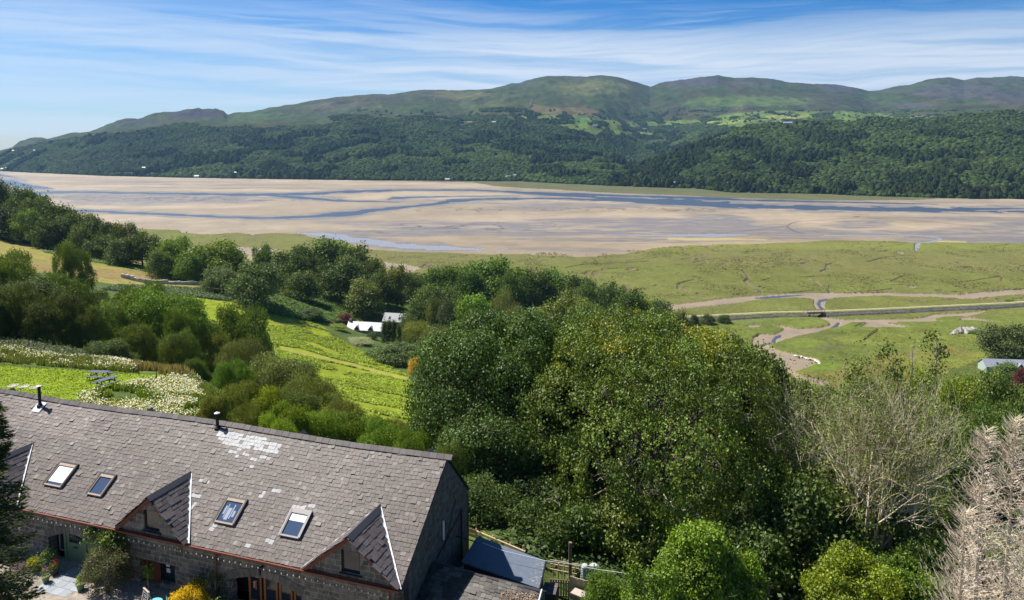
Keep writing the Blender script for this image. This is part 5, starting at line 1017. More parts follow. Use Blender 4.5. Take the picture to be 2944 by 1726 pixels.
for x, y, s in ((2345, 822, 1.6), (2353, 820, 2.0), (2362, 819, 2.0), (2371, 818, 2.0), (2379, 817, 2.0), (2386, 814, 2.0), (2393, 813, 2.0), (2400, 814, 1.8), (2340, 824, 1.0), (2376, 821, 1.4), (2408, 816, 1.2)):
    a = on_z(x, y, .8); P.append((a[0], a[1], a[2] + .3, s))
rocks('rock_outcrop', P, 1.15, (.34, .31, .27), 'craggy rock outcrop in the middle of the pasture', 'rock', 3, flat=1.0)
pxtree(2392, 812, 34, 374, 's1', (.06, .10, .03), 'green bush growing on the rock outcrop', 'bush', 'bush', hmin=.8)
P = []
pl = [(1957, 875), (1975, 879), (1992, 883), (2004, 886), (2012, 890), (2017, 896)]
for (x1, y1), (x2, y2) in zip(pl[:-1], pl[1:]):
    for k in range(12):
        t = (k + rng.random()) / 12; a = on_z(x1 + (x2 - x1) * t, y1 + (y2 - y1) * t, .7); P.append((a[0] + rng.normal() * .2, a[1] + rng.normal() * .4, a[2] + rng.uniform(-.2, .25)))
rocks('boulder_revetment', P, .62, (.50, .46, .36), 'pale boulders lining the outer bend of the muddy creek', 'boulders', 5)
# ---------------------------------------------------------------- the stone barn
ZE = 3.2; RY, RZ = 5.62, ZE + 4.08; SL = math.atan2(4.08, 5.62); cS, sS = math.cos(SL), math.sin(SL); XL = -46.0
barn = empty('stone_barn', (B0[0], B0[1], 76.0), TH); tag(barn, 'long stone barn with big slate roof, skylights and stone dormers', 'barn')
def bpt(x, y, z):
    p = Vector((B0[0] + BD[0] * x + BN[0] * y, B0[1] + BD[1] * x + BN[1] * y, 76.0 + z)); return p
def masonry(name, c1, c2, mort, sc=1.0):
    m = mat(name, (.2, .2, .2), .92, spec=.2); nt = m.node_tree; N = nt.nodes; L = nt.links.new; b = N['Principled BSDF']
    tc = N.new('ShaderNodeTexCoord'); sp_ = N.new('ShaderNodeSeparateXYZ'); L(tc.outputs['Object'], sp_.inputs[0]); ad = N.new('ShaderNodeMath'); L(sp_.outputs[0], ad.inputs[0]); L(sp_.outputs[1], ad.inputs[1])
    cb = N.new('ShaderNodeCombineXYZ'); L(ad.outputs[0], cb.inputs[0]); L(sp_.outputs[2], cb.inputs[1])
    nz = N.new('ShaderNodeTexNoise'); nz.inputs['Scale'].default_value = 1.6; nz.inputs['Detail'].default_value = 3; L(cb.outputs[0], nz.inputs['Vector']); vm = N.new('ShaderNodeVectorMath'); vm.operation = 'SCALE'; L(nz.outputs['Color'], vm.inputs[0]); vm.inputs['Scale'].default_value = .22
    va = N.new('ShaderNodeVectorMath'); L(cb.outputs[0], va.inputs[0]); L(vm.outputs[0], va.inputs[1])
    bk = N.new('ShaderNodeTexBrick'); L(va.outputs[0], bk.inputs['Vector']); bk.inputs['Color1'].default_value = (*c1, 1); bk.inputs['Color2'].default_value = (*c2, 1); bk.inputs['Mortar'].default_value = (*mort, 1)
    bk.inputs['Scale'].default_value = sc; bk.inputs['Mortar Size'].default_value = .022; bk.inputs['Mortar Smooth'].default_value = .3; bk.inputs['Brick Width'].default_value = .62; bk.inputs['Row Height'].default_value = .27; bk.offset = .43; bk.squash = .62; bk.squash_frequency = 3
    n2 = N.new('ShaderNodeTexNoise'); n2.inputs['Scale'].default_value = 3.3; n2.inputs['Detail'].default_value = 7; L(tc.outputs['Object'], n2.inputs['Vector']); mr = N.new('ShaderNodeMapRange'); L(n2.outputs['Fac'], mr.inputs[0]); mr.inputs[1].default_value = .3; mr.inputs[2].default_value = .7; mr.inputs[3].default_value = .6; mr.inputs[4].default_value = 1.4
    x = N.new('ShaderNodeVectorMath'); x.operation = 'SCALE'; L(bk.outputs['Color'], x.inputs[0]); L(mr.outputs[0], x.inputs['Scale']); L(x.outputs[0], b.inputs['Base Color'])
    bp = N.new('ShaderNodeBump'); bp.inputs['Strength'].default_value = .8; bp.inputs['Distance'].default_value = .03; iv = N.new('ShaderNodeMath'); iv.operation = 'SUBTRACT'; iv.inputs[0].default_value = 1; L(bk.outputs['Fac'], iv.inputs[1]); L(iv.outputs[0], bp.inputs['Height']); L(bp.outputs[0], b.inputs['Normal'])
    return m
M_mason = masonry('coursed stone', (.095, .085, .072), (.19, .17, .14), (.27, .25, .21))
M_gable = masonry('rough slate stone', (.085, .078, .072), (.13, .12, .11), (.10, .095, .09), 1.4)
M_slate = mat('slates', attr=True, rough=.5, noise=.14, nscale=5, bump=.10, bscale=25, bdist=.004, spec=.15)
M_dslate = mat('dark dormer slates', attr=True, rough=.55, noise=.15, nscale=9, spec=.35)
M_lead = mat('white lead flashing', (.62, .63, .65), .5, noise=.2, nscale=4)
M_redwood = mat('red brown painted wood', (.17, .048, .028), .6, noise=.2, nscale=5)
M_black = mat('black painted metal', (.015, .015, .018), .4)
M_green = mat('sage green paint', (.16, .22, .12), .55, noise=.1, nscale=6)
M_oakw = mat('oiled oak', (.30, .12, .035), .5, noise=.3, nscale=6)
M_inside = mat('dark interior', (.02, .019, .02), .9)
M_paper = mat('paper', (.65, .67, .72), .8)
M_clear = MD_['glass']; M_pane = mat('skylight glass', (.045, .07, .13), .1, spec=1.0)

def slate_field(O, ex, eu, en, x0, x1, u0, u1, test, seed, colf, gauge=.218, wr=(.18, .34), lift=.030, jit=.03):
    rng = random.Random(seed); V = []; Fq = []; C = []; ex, eu, en, O = map(np.array, (ex, eu, en, O)); u = u0; row = 0
    while u < u1:
        x = x0 - rng.uniform(0, .4)
        while x < x1:
            w = rng.uniform(*wr); xa, xb = x + .006, min(x + w - .006, x1); x += w; cx = (xa + xb) / 2; cu = u + gauge / 2
            if not test(cx, cu) or not (test(xa + .03, cu) or test(xb - .03, cu)): continue
            t = rng.random(); lo = u - rng.uniform(0, jit) - (rng.random() < .05) * .05; hi = min(u + gauge * 1.95, u1 + .02); l1 = lift * rng.uniform(.7, 1.5) + (rng.random() < .03) * .03; k = rng.uniform(-.012, .012)
            a = [O + ex * xa + eu * (lo + k) + en * l1, O + ex * xb + eu * (lo - k) + en * (l1 + rng.uniform(-.006, .006)), O + ex * xb + eu * hi + en * .004, O + ex * xa + eu * hi + en * .0]
            b = [p - en * (.012 if i < 2 else .006) for i, p in enumerate(a)]
            n = len(V); V += a + b; Fq += [(n, n + 1, n + 2, n + 3), (n, n + 4, n + 5, n + 1), (n + 1, n + 5, n + 6, n + 2), (n, n + 3, n + 7, n + 4)]; c = colf(cx, cu, rng); e_ = [q * .35 for q in c]; C += [c, e_, e_, e_]  # front and side edges darkened: shade lines between slates painted into the colour
        u += gauge; row += 1
    return np.array(V), np.array(Fq), np.array(C)

DORM = [(-27.3, 2.5), (-14.9, 2.5), (-2.68, 2.68)]; DU = 3.64; DH = DU * sS; DY = DU * cS     # centre and half width, ridge height above the eave
SKYL = [(-24.1, -22.75, 1.42, 2.84), (-20.68, -19.62, 1.37, 2.63), (-11.62, -10.38, 1.25, 2.63), (-7.46, -6.30, 1.24, 2.64)]
def roof_ok(x, u):
    for c, hw in DORM:
        if u < DU and abs(x - c) < hw * (1 - u / DU) - .02: return False
    for a, b, c, d in SKYL:
        if a - .02 < x < b + .02 and c - .02 < u < d + .02: return False
    return x < .06
WH = [(-13.0, 5.2), (-12.1, 5.35), (-11.4, 5.1), (-12.6, 5.1), (-10.9, 5.35), (-11.2, 4.6), (-7.1, 2.9), (-7.35, 2.85), (-9.0, 3.55), (-9.0, .55), (-7.9, 1.0), (-9.7, 3.2), (-13.5, 1.9), (-13.4, 2.45), (-13.9, 3.35), (-13.4, 3.4), (-13.8, 2.5), (-11.5, 1.05), (-12.6, 5.5), (-10.5, 5.2), (-6.5, 3.1)]
def slate_col(x, u, rng):
    n = float(fbm(np.array([x / 1.8]), np.array([u / 1.1]), 3, 55)[0]); v = (.8 + .4 * n) * rng.uniform(.86, 1.14); c = [.122 * v, .099 * v, .089 * v]
    if rng.random() < .06: c = [.175 * v, .155 * v, .14 * v]
    if rng.random() < .05: c = [.10, .084, .08]
    if x < -24 and u > 4.5: c = [q * 1.35 for q in c]  # upper left slates lightened: reflected gloss painted into their colour
    if u > 5.55 and u < 6.45 and -15.2 + (6.45 - u) * 1.6 < x < -10.3 + rng.uniform(-.2, .2) - (0.9 if u > 6.25 else 0) - (.0 if u > 5.8 else .0): c = [.36, .36, .36] if rng.random() < .88 else c
    for wx_, wu in WH:
        if abs(x - wx_) < .17 and abs(u - wu) < .13: c = [.33, .33, .33]
    return c
sag = lambda x: .10 * math.sin(x * .21 + 1.0) * 1.0
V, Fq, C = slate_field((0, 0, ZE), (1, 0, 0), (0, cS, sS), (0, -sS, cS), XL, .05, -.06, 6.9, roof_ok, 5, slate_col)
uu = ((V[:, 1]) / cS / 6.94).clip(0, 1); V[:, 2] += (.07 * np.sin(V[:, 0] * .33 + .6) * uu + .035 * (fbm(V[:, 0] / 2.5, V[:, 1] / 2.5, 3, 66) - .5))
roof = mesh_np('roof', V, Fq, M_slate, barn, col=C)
deck = MB(); deck.add([(XL, 0, ZE - .13), (0, 0, ZE - .13), (0, RY, RZ - .16), (XL, RY, RZ - .16), (0, 8.9, ZE + .55), (XL, 8.9, ZE + .55)], [(0, 1, 2, 3), (3, 2, 4, 5)]); deck.build('roof_deck', MD_['dark'], roof)
rr_ = random.Random(9); rt = MB(); x = XL
while x < .05:
    l = .45; z = RZ + .03 + .07 * math.sin((x) * .33 + .6); V_ = rr_.uniform(.8, 1.2); c = tuple(q * V_ for q in (.115, .10, .096)); j = rr_.uniform(-.012, .012)
    for s in (-1, 1): rt.prism([(x, RY, z + .09 + j), (x, RY + s * .24, z - .11 + j), (x, RY + s * .24, z - .145 + j), (x, RY, z + .055 + j)], (l - .015, 0, 0), c)
    x += l
rt.build('ridge_tiles', M_slate, roof)
rs = MB(); rs.add([(XL, RY, RZ), (0.05, RY, RZ), (.05, 8.95, ZE + .62), (XL, 8.95, ZE + .62)], [(0, 3, 2, 1)]); rs.build('rear_slope', MD_['dark'], roof)
# front wall with its openings
OPEN = [(-22.95, -19.15, 1.45, 1.98), (-10.15, -5.75, 1.45, 1.95)]; WIN = (-16.2, -13.75, 1.45)
fw = MB(); y0, y1 = .3, .85; xs = [(-46, -22.95), (-19.15, -16.2), (-13.75, -10.15), (-5.75, 0)]
for a, b in xs: fw.prism([(a, y0, -1), (b, y0, -1), (b, y0, ZE + .02), (a, y0, ZE + .02)], (0, y1 - y0, 0))
for a, b, sp_, tp_ in OPEN:
    n = 12; pts = [(a + (b - a) * k / n, y0, sp_ + (tp_ - sp_) * math.sin(math.pi * k / n)) for k in range(n + 1)]; fw.prism(pts + [(b, y0, ZE + .02), (a, y0, ZE + .02)], (0, y1 - y0, 0))
fw.prism([(WIN[0], y0, WIN[2]), (WIN[1], y0, WIN[2]), (WIN[1], y0, ZE + .02), (WIN[0], y0, ZE + .02)], (0, y1 - y0, 0))
fw.prism([(-14.9, y0, -1), (WIN[1], y0, -1), (WIN[1], y0, .32), (-14.9, y0, .32)], (0, y1 - y0, 0))
wall = fw.build('wall', M_mason, barn)
for a, b, sp_, tp_ in OPEN:
    mb = MB(); n = 13; rr = random.Random(4); cx = (a + b) / 2
    for k in range(n):
        def P(t, o): return Vector((a + (b - a) * t - math.cos(math.pi * t) * o * .5, y0 - .025, sp_ + (tp_ - sp_) * math.sin(math.pi * t) + o))
        t0, t1 = (k + .04) / n, (k + .96) / n; v = rr.uniform(.7, 1.25); mb.prism([P(t0, 0), P(t1, 0), P(t1, .42), P(t0, .42)], (0, .2, 0), (.15 * v, .135 * v, .115 * v))
    mb.build('stone_arch', mat('arch stones', attr=True, rough=.9, noise=.3, nscale=4, bump=.4, bscale=6), wall)
gw = MB(); gw.prism([(-.5, y0, -2), (-.5, y0, ZE - .05), (-.5, RY, RZ - .2), (-.5, 8.7, ZE + .6), (-.5, 8.7, -2)], (.5, 0, 0)); gw.prism([(XL, y0, -1), (XL, y0, ZE), (XL, RY, RZ - .2), (XL, 8.7, ZE + .6), (XL, 8.7, -1)], (.4, 0, 0)); gw.box(XL, 0, 8.3, 8.7, -1, ZE + .5)
gw.build('gable_wall', M_gable, barn)
vg = MB(); vg.prism([(-.02, -.05, ZE - .12), (-.02, RY, RZ - .10), (-.02, RY, RZ - .02), (-.02, -.05, ZE - .04)], (.10, 0, 0)); vg.build('verge', M_gable, barn)
pp = MB(); pp.lathe([(.055, 3.0), (.055, 4.05)], 10, (.09, 4.85, 0)); pp.build('pipe', M_lead, barn)
pp = MB(); pp.lathe([(.05, -1), (.05, 3.4)], 8, (.08, 7.4, 0)); pp.bar((.08, 4.0, 2.4), (.08, 7.4, 3.3), .04, .04); pp.bar((.07, 4.9, 2.3), (.07, 6.6, 4.4), .03, .03); pp.build('downpipe', M_black, barn)
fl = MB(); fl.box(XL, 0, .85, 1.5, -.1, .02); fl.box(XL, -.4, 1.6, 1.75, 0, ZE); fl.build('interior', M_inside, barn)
# first arch: green door, side window, passage
dr = MB(); dr.box(-22.15, -20.75, .80, .86, .02, 1.95); dr.box(-22.32, -22.16, .76, .92, 0, 1.9); dr.box(-20.74, -20.6, .76, .92, 0, 1.85); dr = dr.build('door', M_green, barn)
g = MB(); 
for i in range(3):
    for j in range(3): g.box(-21.92 + i * .33, -21.92 + i * .33 + .29, .775, .797, 1.08 + j * .26, 1.08 + j * .26 + .22)
g.build('pane', MD_['glass'], dr)
g = MB(); g.box(-21.6, -21.3, .77, .798, .78, .86); g.build('letter_box', M_black, dr)
sw = MB(); 
for a, b, c, d in ((-22.95, -22.86, .3, 1.75), (-22.42, -22.33, .3, 1.75), (-22.86, -22.42, .3, .38), (-22.86, -22.42, 1.6, 1.75)): sw.box(a, b, .95, 1.03, c, d)
sw = sw.build('window', mat('pale timber', (.42, .42, .36), .6), barn); g = MB(); g.box(-22.86, -22.42, .98, 1.0, .38, 1.6); g.build('pane', MD_['glass'], sw); g = MB(); g.box(-22.86, -22.65, 1.02, 1.03, .5, 1.58); g.build('curtain', M_paper, sw)
wl = MB(); wl.lathe([(.05, 1.35), (.09, 1.45), (.05, 1.56)], 8, (-22.98, .72, 0)); wl.build('wall_lamp', MD_['white'], barn)
pn = MB(); pn.box(-20.58, -19.2, .84, .9, 0, 1.9); pn.build('side_panel', M_green, barn)
# middle opening with door and papered window
dr = MB(); dr.box(-16.2, -16.05, .5, .62, 0, 1.45); dr.box(-15.95, -15.82, .5, .62, 0, 1.45); dr.box(-16.05, -15.1, .66, .7, 0, 1.45); dr.build('door', M_redwood, barn)
wf_ = MB()
for a, b, c, d in ((-14.9, -14.8, .32, 1.45), (-13.85, -13.75, .32, 1.45), (-14.8, -13.85, .32, .4), (-14.8, -13.85, 1.38, 1.45)): wf_.box(a, b, .55, .65, c, d)
wf_ = wf_.build('window', M_black, barn); g = MB(); g.box(-14.8, -13.85, .60, .62, .4, 1.38); g.build('pane', MD_['glass'], wf_)
g = MB(); g.box(-14.62, -14.38, .578, .59, 1.12, 1.36); g.box(-14.6, -14.36, .578, .59, .78, 1.02); g.build('notice', M_paper, wf_)
# second arch: oak framed glass doors
x0_ = -9.3
for i, (a, b) in enumerate(((-9.3, -8.5), (-8.35, -7.5), (-7.4, -6.6), (-6.5, -5.8))):
    f = MB()
    for p, q, c, d in ((a, a + .12, 0, 1.93), (b - .10, b, 0, 1.93), (a + .12, b - .10, 0, .3), (a + .12, b - .10, 1.85, 1.93)): f.box(p, q, .72, .8, c, d)
    f = f.build('glazed_door', M_oakw, barn); g = MB(); g.box(a + .12, b - .10, .75, .77, .3, 1.85); g.build('pane', MD_['glass'], f)
    if i == 0: g = MB(); g.box(b - .42, b - .18, .735, .745, 1.55, 1.78); g.build('notice', M_paper, f)
# dormers
for di, (cx, hw) in enumerate(DORM):
    gy = .02; hf = DH; m = MB(); wx = .52
    # gable of stone round a small window
    m.prism([(cx - hw + .12, gy, ZE + .0), (cx - wx, gy, ZE + .0), (cx - wx, gy, ZE + .2 + (hf - .2) * (1 - wx / hw)), ], (0, .35, 0))
    m.prism([(cx - hw + .12, gy + .001, ZE - .02), (cx - wx, gy + .001, ZE - .02), (cx - wx, gy + .001, ZE + hf * (1 - wx / hw) - .08)], (0, .3, 0))
    m.prism([(cx + wx, gy, ZE - .02), (cx + hw - .12, gy, ZE - .02), (cx + wx, gy, ZE + hf * (1 - wx / hw) - .08)], (0, .35, 0))
    m.prism([(cx - wx, gy, ZE + 1.36), (cx + wx, gy, ZE + 1.36), (cx + wx, gy, ZE + hf * (1 - wx / hw) - .08), (cx, gy, ZE + hf - .06), (cx - wx, gy, ZE + hf * (1 - wx / hw) - .08)], (0, .35, 0))
    m.prism([(cx - wx, gy, ZE - .02), (cx + wx, gy, ZE - .02), (cx + wx, gy, ZE + .2), (cx - wx, gy, ZE + .2)], (0, .35, 0))
    dm = m.build('dormer', M_mason, barn)
    f = MB()
    for a, b, c, d in ((-wx, -wx + .08, .2, 1.36), (wx - .08, wx, .2, 1.36), (-wx + .08, wx - .08, .2, .28), (-wx + .08, wx - .08, 1.28, 1.36)): f.box(cx + a, cx + b, gy + .08, gy + .16, ZE + c, ZE + d)
    f.box(cx - wx - .1, cx + wx + .1, gy - .10, gy + .1, ZE + .13, ZE + .19)
    f.build('window', M_black, dm); g = MB(); g.box(cx - wx + .08, cx + wx - .08, gy + .11, gy + .13, ZE + .28, ZE + 1.28); g.build('pane', MD_['glass'], dm)
    g = MB(); g.box(cx - wx, cx + wx, gy + .3, gy + .34, ZE + .2, ZE + 1.36); g.build('blind', M_inside, dm)
    for s in (-1, 1):
        b = MB(); b.prism([(cx + s * (hw + .05), gy - .14, ZE - .06), (cx, gy - .14, ZE + hf + .0), (cx, gy - .14, ZE + hf - .22), (cx + s * (hw - .22), gy - .14, ZE - .06)], (0, .06, 0)); b.build('bargeboard', M_redwood, dm)
    # slated slopes: plane through the dormer ridge and the valley
    lift = .06
    for s in (-1, 1):
        e = np.array([s * hw, 0, -hf]); el = np.linalg.norm(e); e = e / el                    # down the slope
        exv = np.array([0, 1, 0]) if s > 0 else np.array([0, 1, 0]); eu = -e; en = np.cross(exv, eu) if s < 0 else np.cross(eu, exv)
        if en[2] < 0: en = -en
        O = np.array([cx + s * hw, -.2, ZE + lift]); valley = lambda x, u: x < .2 + DY * (u / el) - .06 and x > -.02
        col = lambda x, u, r: (lambda v: [q * v for q in (.105, .088, .086)])(r.uniform(.8, 1.2))
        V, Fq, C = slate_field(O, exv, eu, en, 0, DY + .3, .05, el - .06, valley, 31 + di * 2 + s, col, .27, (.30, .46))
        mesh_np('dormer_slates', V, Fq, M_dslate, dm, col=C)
        b = MB(); b.add([tuple(O + en * -.03), tuple(O + eu * el - en * .03), tuple(O + eu * el + exv * (DY + .2) - en * .03)], [(0, 1, 2)] if s < 0 else [(0, 2, 1)]); b.build('slope_board', MD_['dark'], dm)
        # lead along the valley
        a0 = Vector((cx + s * hw, -.1, ZE + .03)); a1 = Vector((cx, DY, ZE + hf + .03)); b = MB(); dirv = Vector((s, 0, 0)); nn = Vector((0, -sS, cS)) * .045
        w0 = .13 if s > 0 else .05; b.add([a0 + nn, a0 + dirv * w0 + nn, a1 + dirv * w0 * .9 + nn, a1 + nn], [(0, 1, 2, 3)] if s > 0 else [(0, 3, 2, 1)]); b.add([a0 + nn, a1 + nn, a1 - dirv * .08 + nn + Vector((0, 0, .09)), a0 - dirv * .10 + nn + Vector((0, 0, .06))], [(0, 1, 2, 3)]); b.build('valley_flashing', M_lead, dm)
    b = MB()
    for s in (-1, 1): b.prism([(cx, -.24, ZE + hf + .12), (cx + s * .26, -.24, ZE + hf - .09), (cx + s * .26, -.24, ZE + hf - .12), (cx, -.24, ZE + hf + .08)], (0, DY + .34, 0))
    b.build('ridge_tiles', MD_['dark'], dm)
for cx in (-33.4, -20.9, -9.2, -.75):       # the rear dormers only show their tips above the ridge
    m = MB(); x_ = cx - .9; m.prism([(x_ - 1.3, RY + .2, RZ - 1.6), (x_ + 1.3, RY + .2, RZ - 1.6), (x_, RY + .2, RZ - .34)], (0, 1.3, 0)); m.build('rear_dormer', MD_['dark'], barn)
# skylights
for i, (a, b, c, d) in enumerate(SKYL):
    M = Matrix.Translation((0, 0, ZE)) @ Matrix.Rotation(SL, 4, 'X'); fm_ = mat('skylight timber', (.36, .27, .19), .6, noise=.2, nscale=8) if i < 3 else mat('skylight metal', (.30, .27, .26), .5)
    f = MB(); t = .085
    for p, q, r, s in ((a, a + t, c, d), (b - t, b, c, d), (a + t, b - t, c, c + t), (a + t, b - t, d - .15, d)): f.box(p, q, r, s, -.08, .13, None, M)
    f = f.build('skylight', fm_, barn); g = MB(); g.box(a + t, b - t, c + t, d - .15, .03, .075, None, M); g.build('pane', M_pane, f)
    cv = MB(); cv.box(a - .06, a + .04, c, d, .131, .145, None, M); cv.box(b - .03, b + .07, c + .05, d + .08, .131, .15, None, M); cv.box(a - .05, b + .05, d, d + .12, .03, .10, None, M); cv.build('cover_strip', M_black if i != 3 else fm_, f)
    if i in (0, 3): g = MB(); g.box(a + t + .02, b - t - .02, (c + t + .18) if i == 0 else c + .85, d - .17, .078, .082, None, M); g.build('blind', MD_['white'], f)
    if i == 2: g = MB(); [g.box(a + p_, a + p_ + w_, c + lo_, d - hi_, .078, .081, None, M) for p_, w_, lo_, hi_ in ((.22, .10, .5, .42), (.36, .05, .3, .3), (.45, .22, .22, .5), (.72, .07, .3, .3), (.84, .13, .42, .62))]; g.build('curtain', mat('net curtain', (.30, .34, .42), .8), f)
# gutter and flues
gt = MB(); gt.bar((XL, -.12, ZE - .10), (0.02, -.12, ZE - .10), .12, .09); gt.box(-5.35, -.05, .0, .12, ZE - .2, ZE - .04); gt.box(-17.4, -12.4, .0, .12, ZE - .2, ZE - .04); gt.build('gutter', M_redwood, barn)
gt = MB(); gt.lathe([(.05, 0), (.05, ZE - .1)], 8, (-.7, .2, 0)); gt.lathe([(.05, 0), (.05, ZE - .1)], 8, (-10.9, .2, 0)); gt.build('downpipe', M_redwood, barn)
for x, u, h in ((-29.15, 6.25, 1.35), (-14.95, 6.55, .95)):
    z = ZE + u * sS; y = u * cS; q = MB(); q.lathe([(.20, -.25), (.19, .10), (.12, .16), (.12, .2), (.095, .22), (.095, h)], 14, (x, y, z)); q = q.build('flue', M_black, barn, smooth=False)
    c = MB(); c.lathe([(.05, h), (.05, h + .04), (.17, h + .05), (.02, h + .13)], 14, (x, y, z)); c.build('flue_cap', M_lead, q); c = MB(); M = Matrix.Translation((x, y, z)) @ Matrix.Rotation(SL, 4, 'X'); c.box(-.34, .34, -.45, .3, .03, .05, None, M); c.build('flashing', M_lead, q)
wlm = MB(); wlm.box(-8.08, -7.96, .08, .3, 2.55, 2.62); wlm.lathe([(.03, 2.52), (.08, 2.45), (.06, 2.28), (.02, 2.22)], 8, (-8.02, .05, 0)); wlm.build('lantern', M_black, barn)

# string of bulbs under the gutter
sl_ = empty('string_lights', tuple(bpt(-24, -.2, ZE - .3)), TH); tag(sl_, 'string of small pale bulbs hanging along the barn eaves', 'string lights')
w = MB(); n = 68; bm_ = mat('frosted bulb', (.75, .70, .55), .3); base = MB(); base.lathe([(.008, .03), (.03, .0), (.032, -.03), (.012, -.065)], 7); bo = base.build('bulb', bm_, sl_); prev = None
for k in range(n):
    x = k * .35; z = -.05 - .05 * abs(math.sin(k * .9)); p = (x, -.02, z)
    if prev: w.bar(prev, p, .012, .012)
    prev = p
    if k == 0: bo.location = p
    else: o = bpy.data.objects.new('bulb', bo.data); COL.objects.link(o); o.parent = sl_; o.location = p
w.build('cable', M_black, sl_)
# ---------------------------------------------------------------- helpers for near placement
def land_hit(x, y, y0=14., y1=420.):
    a, e = rays(x, y); Y = np.geomspace(y0, y1, 900); z = H + float(e) * Y; g = land_z(float(a) * Y, Y); k = np.argmax(z < g); return float(a) * Y[k], float(Y[k]), float(g[k])
def sz(x, y, z): p = on_z(x / K, y / K, z); return Vector((float(p[0]), float(p[1]), z))      # 2944-wide photo coordinates
# ---------------------------------------------------------------- yard in front of the barn
pv = MB(); rr = random.Random(2)
y = -2.0
for j in range(4):
    x = -21.2 + (j % 2) * .2
    while x < -19.3: w = rr.uniform(.45, .62); pv.box(x, x + w - .015, y, y + .55, 0, .035, (lambda q: (.27 * q, .29 * q, .32 * q))(rr.uniform(.85, 1.15))); x += w
    y += .565
pv = pv.build('slate_paving', mat('slate paving', attr=True, rough=.6, noise=.12, nscale=6)); pv.location = bpt(0, 0, 0); pv.rotation_euler = (0, 0, TH); tag(pv, kind='structure')
gp = np.random.default_rng(5); n = 2600; X = gp.uniform(-23.5, -14, n); Yy = gp.uniform(-2.3, .2, n); m = ~((X > -21.2) & (X < -19.2) & (Yy < .3)) & (Yy > -1.75 + .25 * np.sin(X * 2)); P = [tuple(bpt(a, b, .01)) for a, b in zip(X[m], Yy[m])]
rocks('gravel', P, .045, (.34, .29, .27), 'pale pinkish gravel along the foot of the barn', None, 6, kind='stuff')
def plant(name, label, cat, x, y, w, h, n, leaf, col, seed, lobes=14, kind='round', group=None, z=0, world=None, z0=.02, mt=None, twigs=0, **kw):
    rng = np.random.default_rng(seed); c, r = crown_lobes(rng, w, h, lobes, kind, z0); V, Fq, C = leaf_mesh(rng, c, r, n, leaf, col, **kw)
    p = world if world is not None else bpt(x, y, z); ro = empty(name, tuple(p)); tag(ro, label, cat, group); mesh_np('foliage', V, Fq, mt or M_leaf, ro, col=C)
    segs = []; 
    for k in range(max(5, twigs)):
        a = rng.uniform(0, 6.28); q = rng.uniform(.3, 1.0) if twigs else .6; e = np.array([math.cos(a) * w * .38 * q, math.sin(a) * w * .38 * q, h * rng.uniform(.5, .9)]); mid = e * .5 + rng.normal(size=3) * w * .04; segs += [(0, 0, -.1, .02 + w * .008, *mid, .014 + w * .005), (*mid, .014 + w * .005, *e, .006 + w * .002)]
    V, Fq = tubes(segs, 5); mesh_np('stem', V, Fq, M_bark if not twigs else M_palebark, ro); return ro
plant('rose_bush', 'large brownish green bush filling the wall between door and window', 'bush', -17.2, -.95, 2.5, 2.5, 15000, .075, (.12, .125, .06), 41, 26, bottom=.2)
plant('climbing_plant', 'bright leafed climber with long arms on the barn wall', 'climber', -17.75, .05, 1.7, 3.0, 1500, .13, (.13, .20, .03), 42, 12, 'tall', z=.1, twigs=14, lobevar=.5, z0=1.5)
plant('climbing_plant', 'loose climber spray reaching over the green door', 'climber', -19.25, .1, 1.1, 2.55, 420, .13, (.14, .21, .03), 43, 6, 'dome', z=.1, twigs=8, z0=2.1)
plant('flowering_bush', 'golden yellow bush by the blue table', 'bush', -11.75, -.75, 1.75, 1.45, 9000, .065, (.62, .44, .012), 44, 20, bottom=.1, twigs=0)
plant('climbing_plant', 'dark wall climber with few leaves behind the yellow bush', 'climber', -11.2, .1, 1.8, 1.7, 500, .12, (.05, .08, .025), 45, 10, z0=.6, twigs=10)
plant('garden_bush', 'green leafy plant right of the golden bush', 'bush', -10.35, -.75, 1.2, .7, 1500, .13, (.16, .22, .05), 46, 10)
plant('garden_plant', 'low yellow flowered plant under the right arch', 'plant', -6.0, -.4, .9, .75, 700, .07, (.35, .33, .03), 47, 8)
plant('garden_plant', 'yellow green shrub left of the first arch', 'plant', -22.7, -.75, .75, .85, 1800, .07, (.34, .34, .02), 48, 10)
plant('garden_plant', 'tall green stems beside the yellow green shrub', 'plant', -22.1, -.45, .8, 1.35, 600, .09, (.12, .20, .04), 49, 8, 'tall', twigs=8)
plant('garden_plant', 'lavender patch under the spruce boughs', 'plant', -23.6, -1.1, 1.2, .5, 1500, .05, (.28, .20, .22), 50, 8)
plant('garden_plant', 'small green shrub with red tips left of the big bush', 'plant', -18.55, -.55, .7, .75, 1300, .06, (.12, .19, .04), 51, 8)
plant('garden_plant', 'leggy green plant in front of the papered window', 'plant', -15.2, -.1, .4, 1.5, 220, .12, (.13, .20, .03), 52, 6, 'tall', twigs=6)
def pot(x, y, label, colp, leafc, seed, r=.20, h=.34, flowers=None):
    ro = empty('plant_pot', tuple(bpt(x, y, 0)), TH); tag(ro, label, 'plant pot', 'plant pots by the green door')
    q = MB(); q.lathe([(r * .68, 0), (r * .95, h * .88), (r * 1.12, h * .9), (r * 1.12, h), (r * .95, h), (r * .9, h * .85)], 18, (0, 0, 0)); q.build('pot', colp, ro)
    rng = np.random.default_rng(seed); c, rd = crown_lobes(rng, r * 2.2, .42, 7, 'dome', 0); V, Fq, C = leaf_mesh(rng, c + [0, 0, h * .85], rd, 420, .055, leafc)
    mesh_np('foliage', V, Fq, M_leaf, ro, col=C)
    if flowers: V, Fq, C = leaf_mesh(rng, c + [0, 0, h + .1], rd * .95, 60, .06, flowers); mesh_np('flowers', V, Fq, M_leaf, ro, col=C)
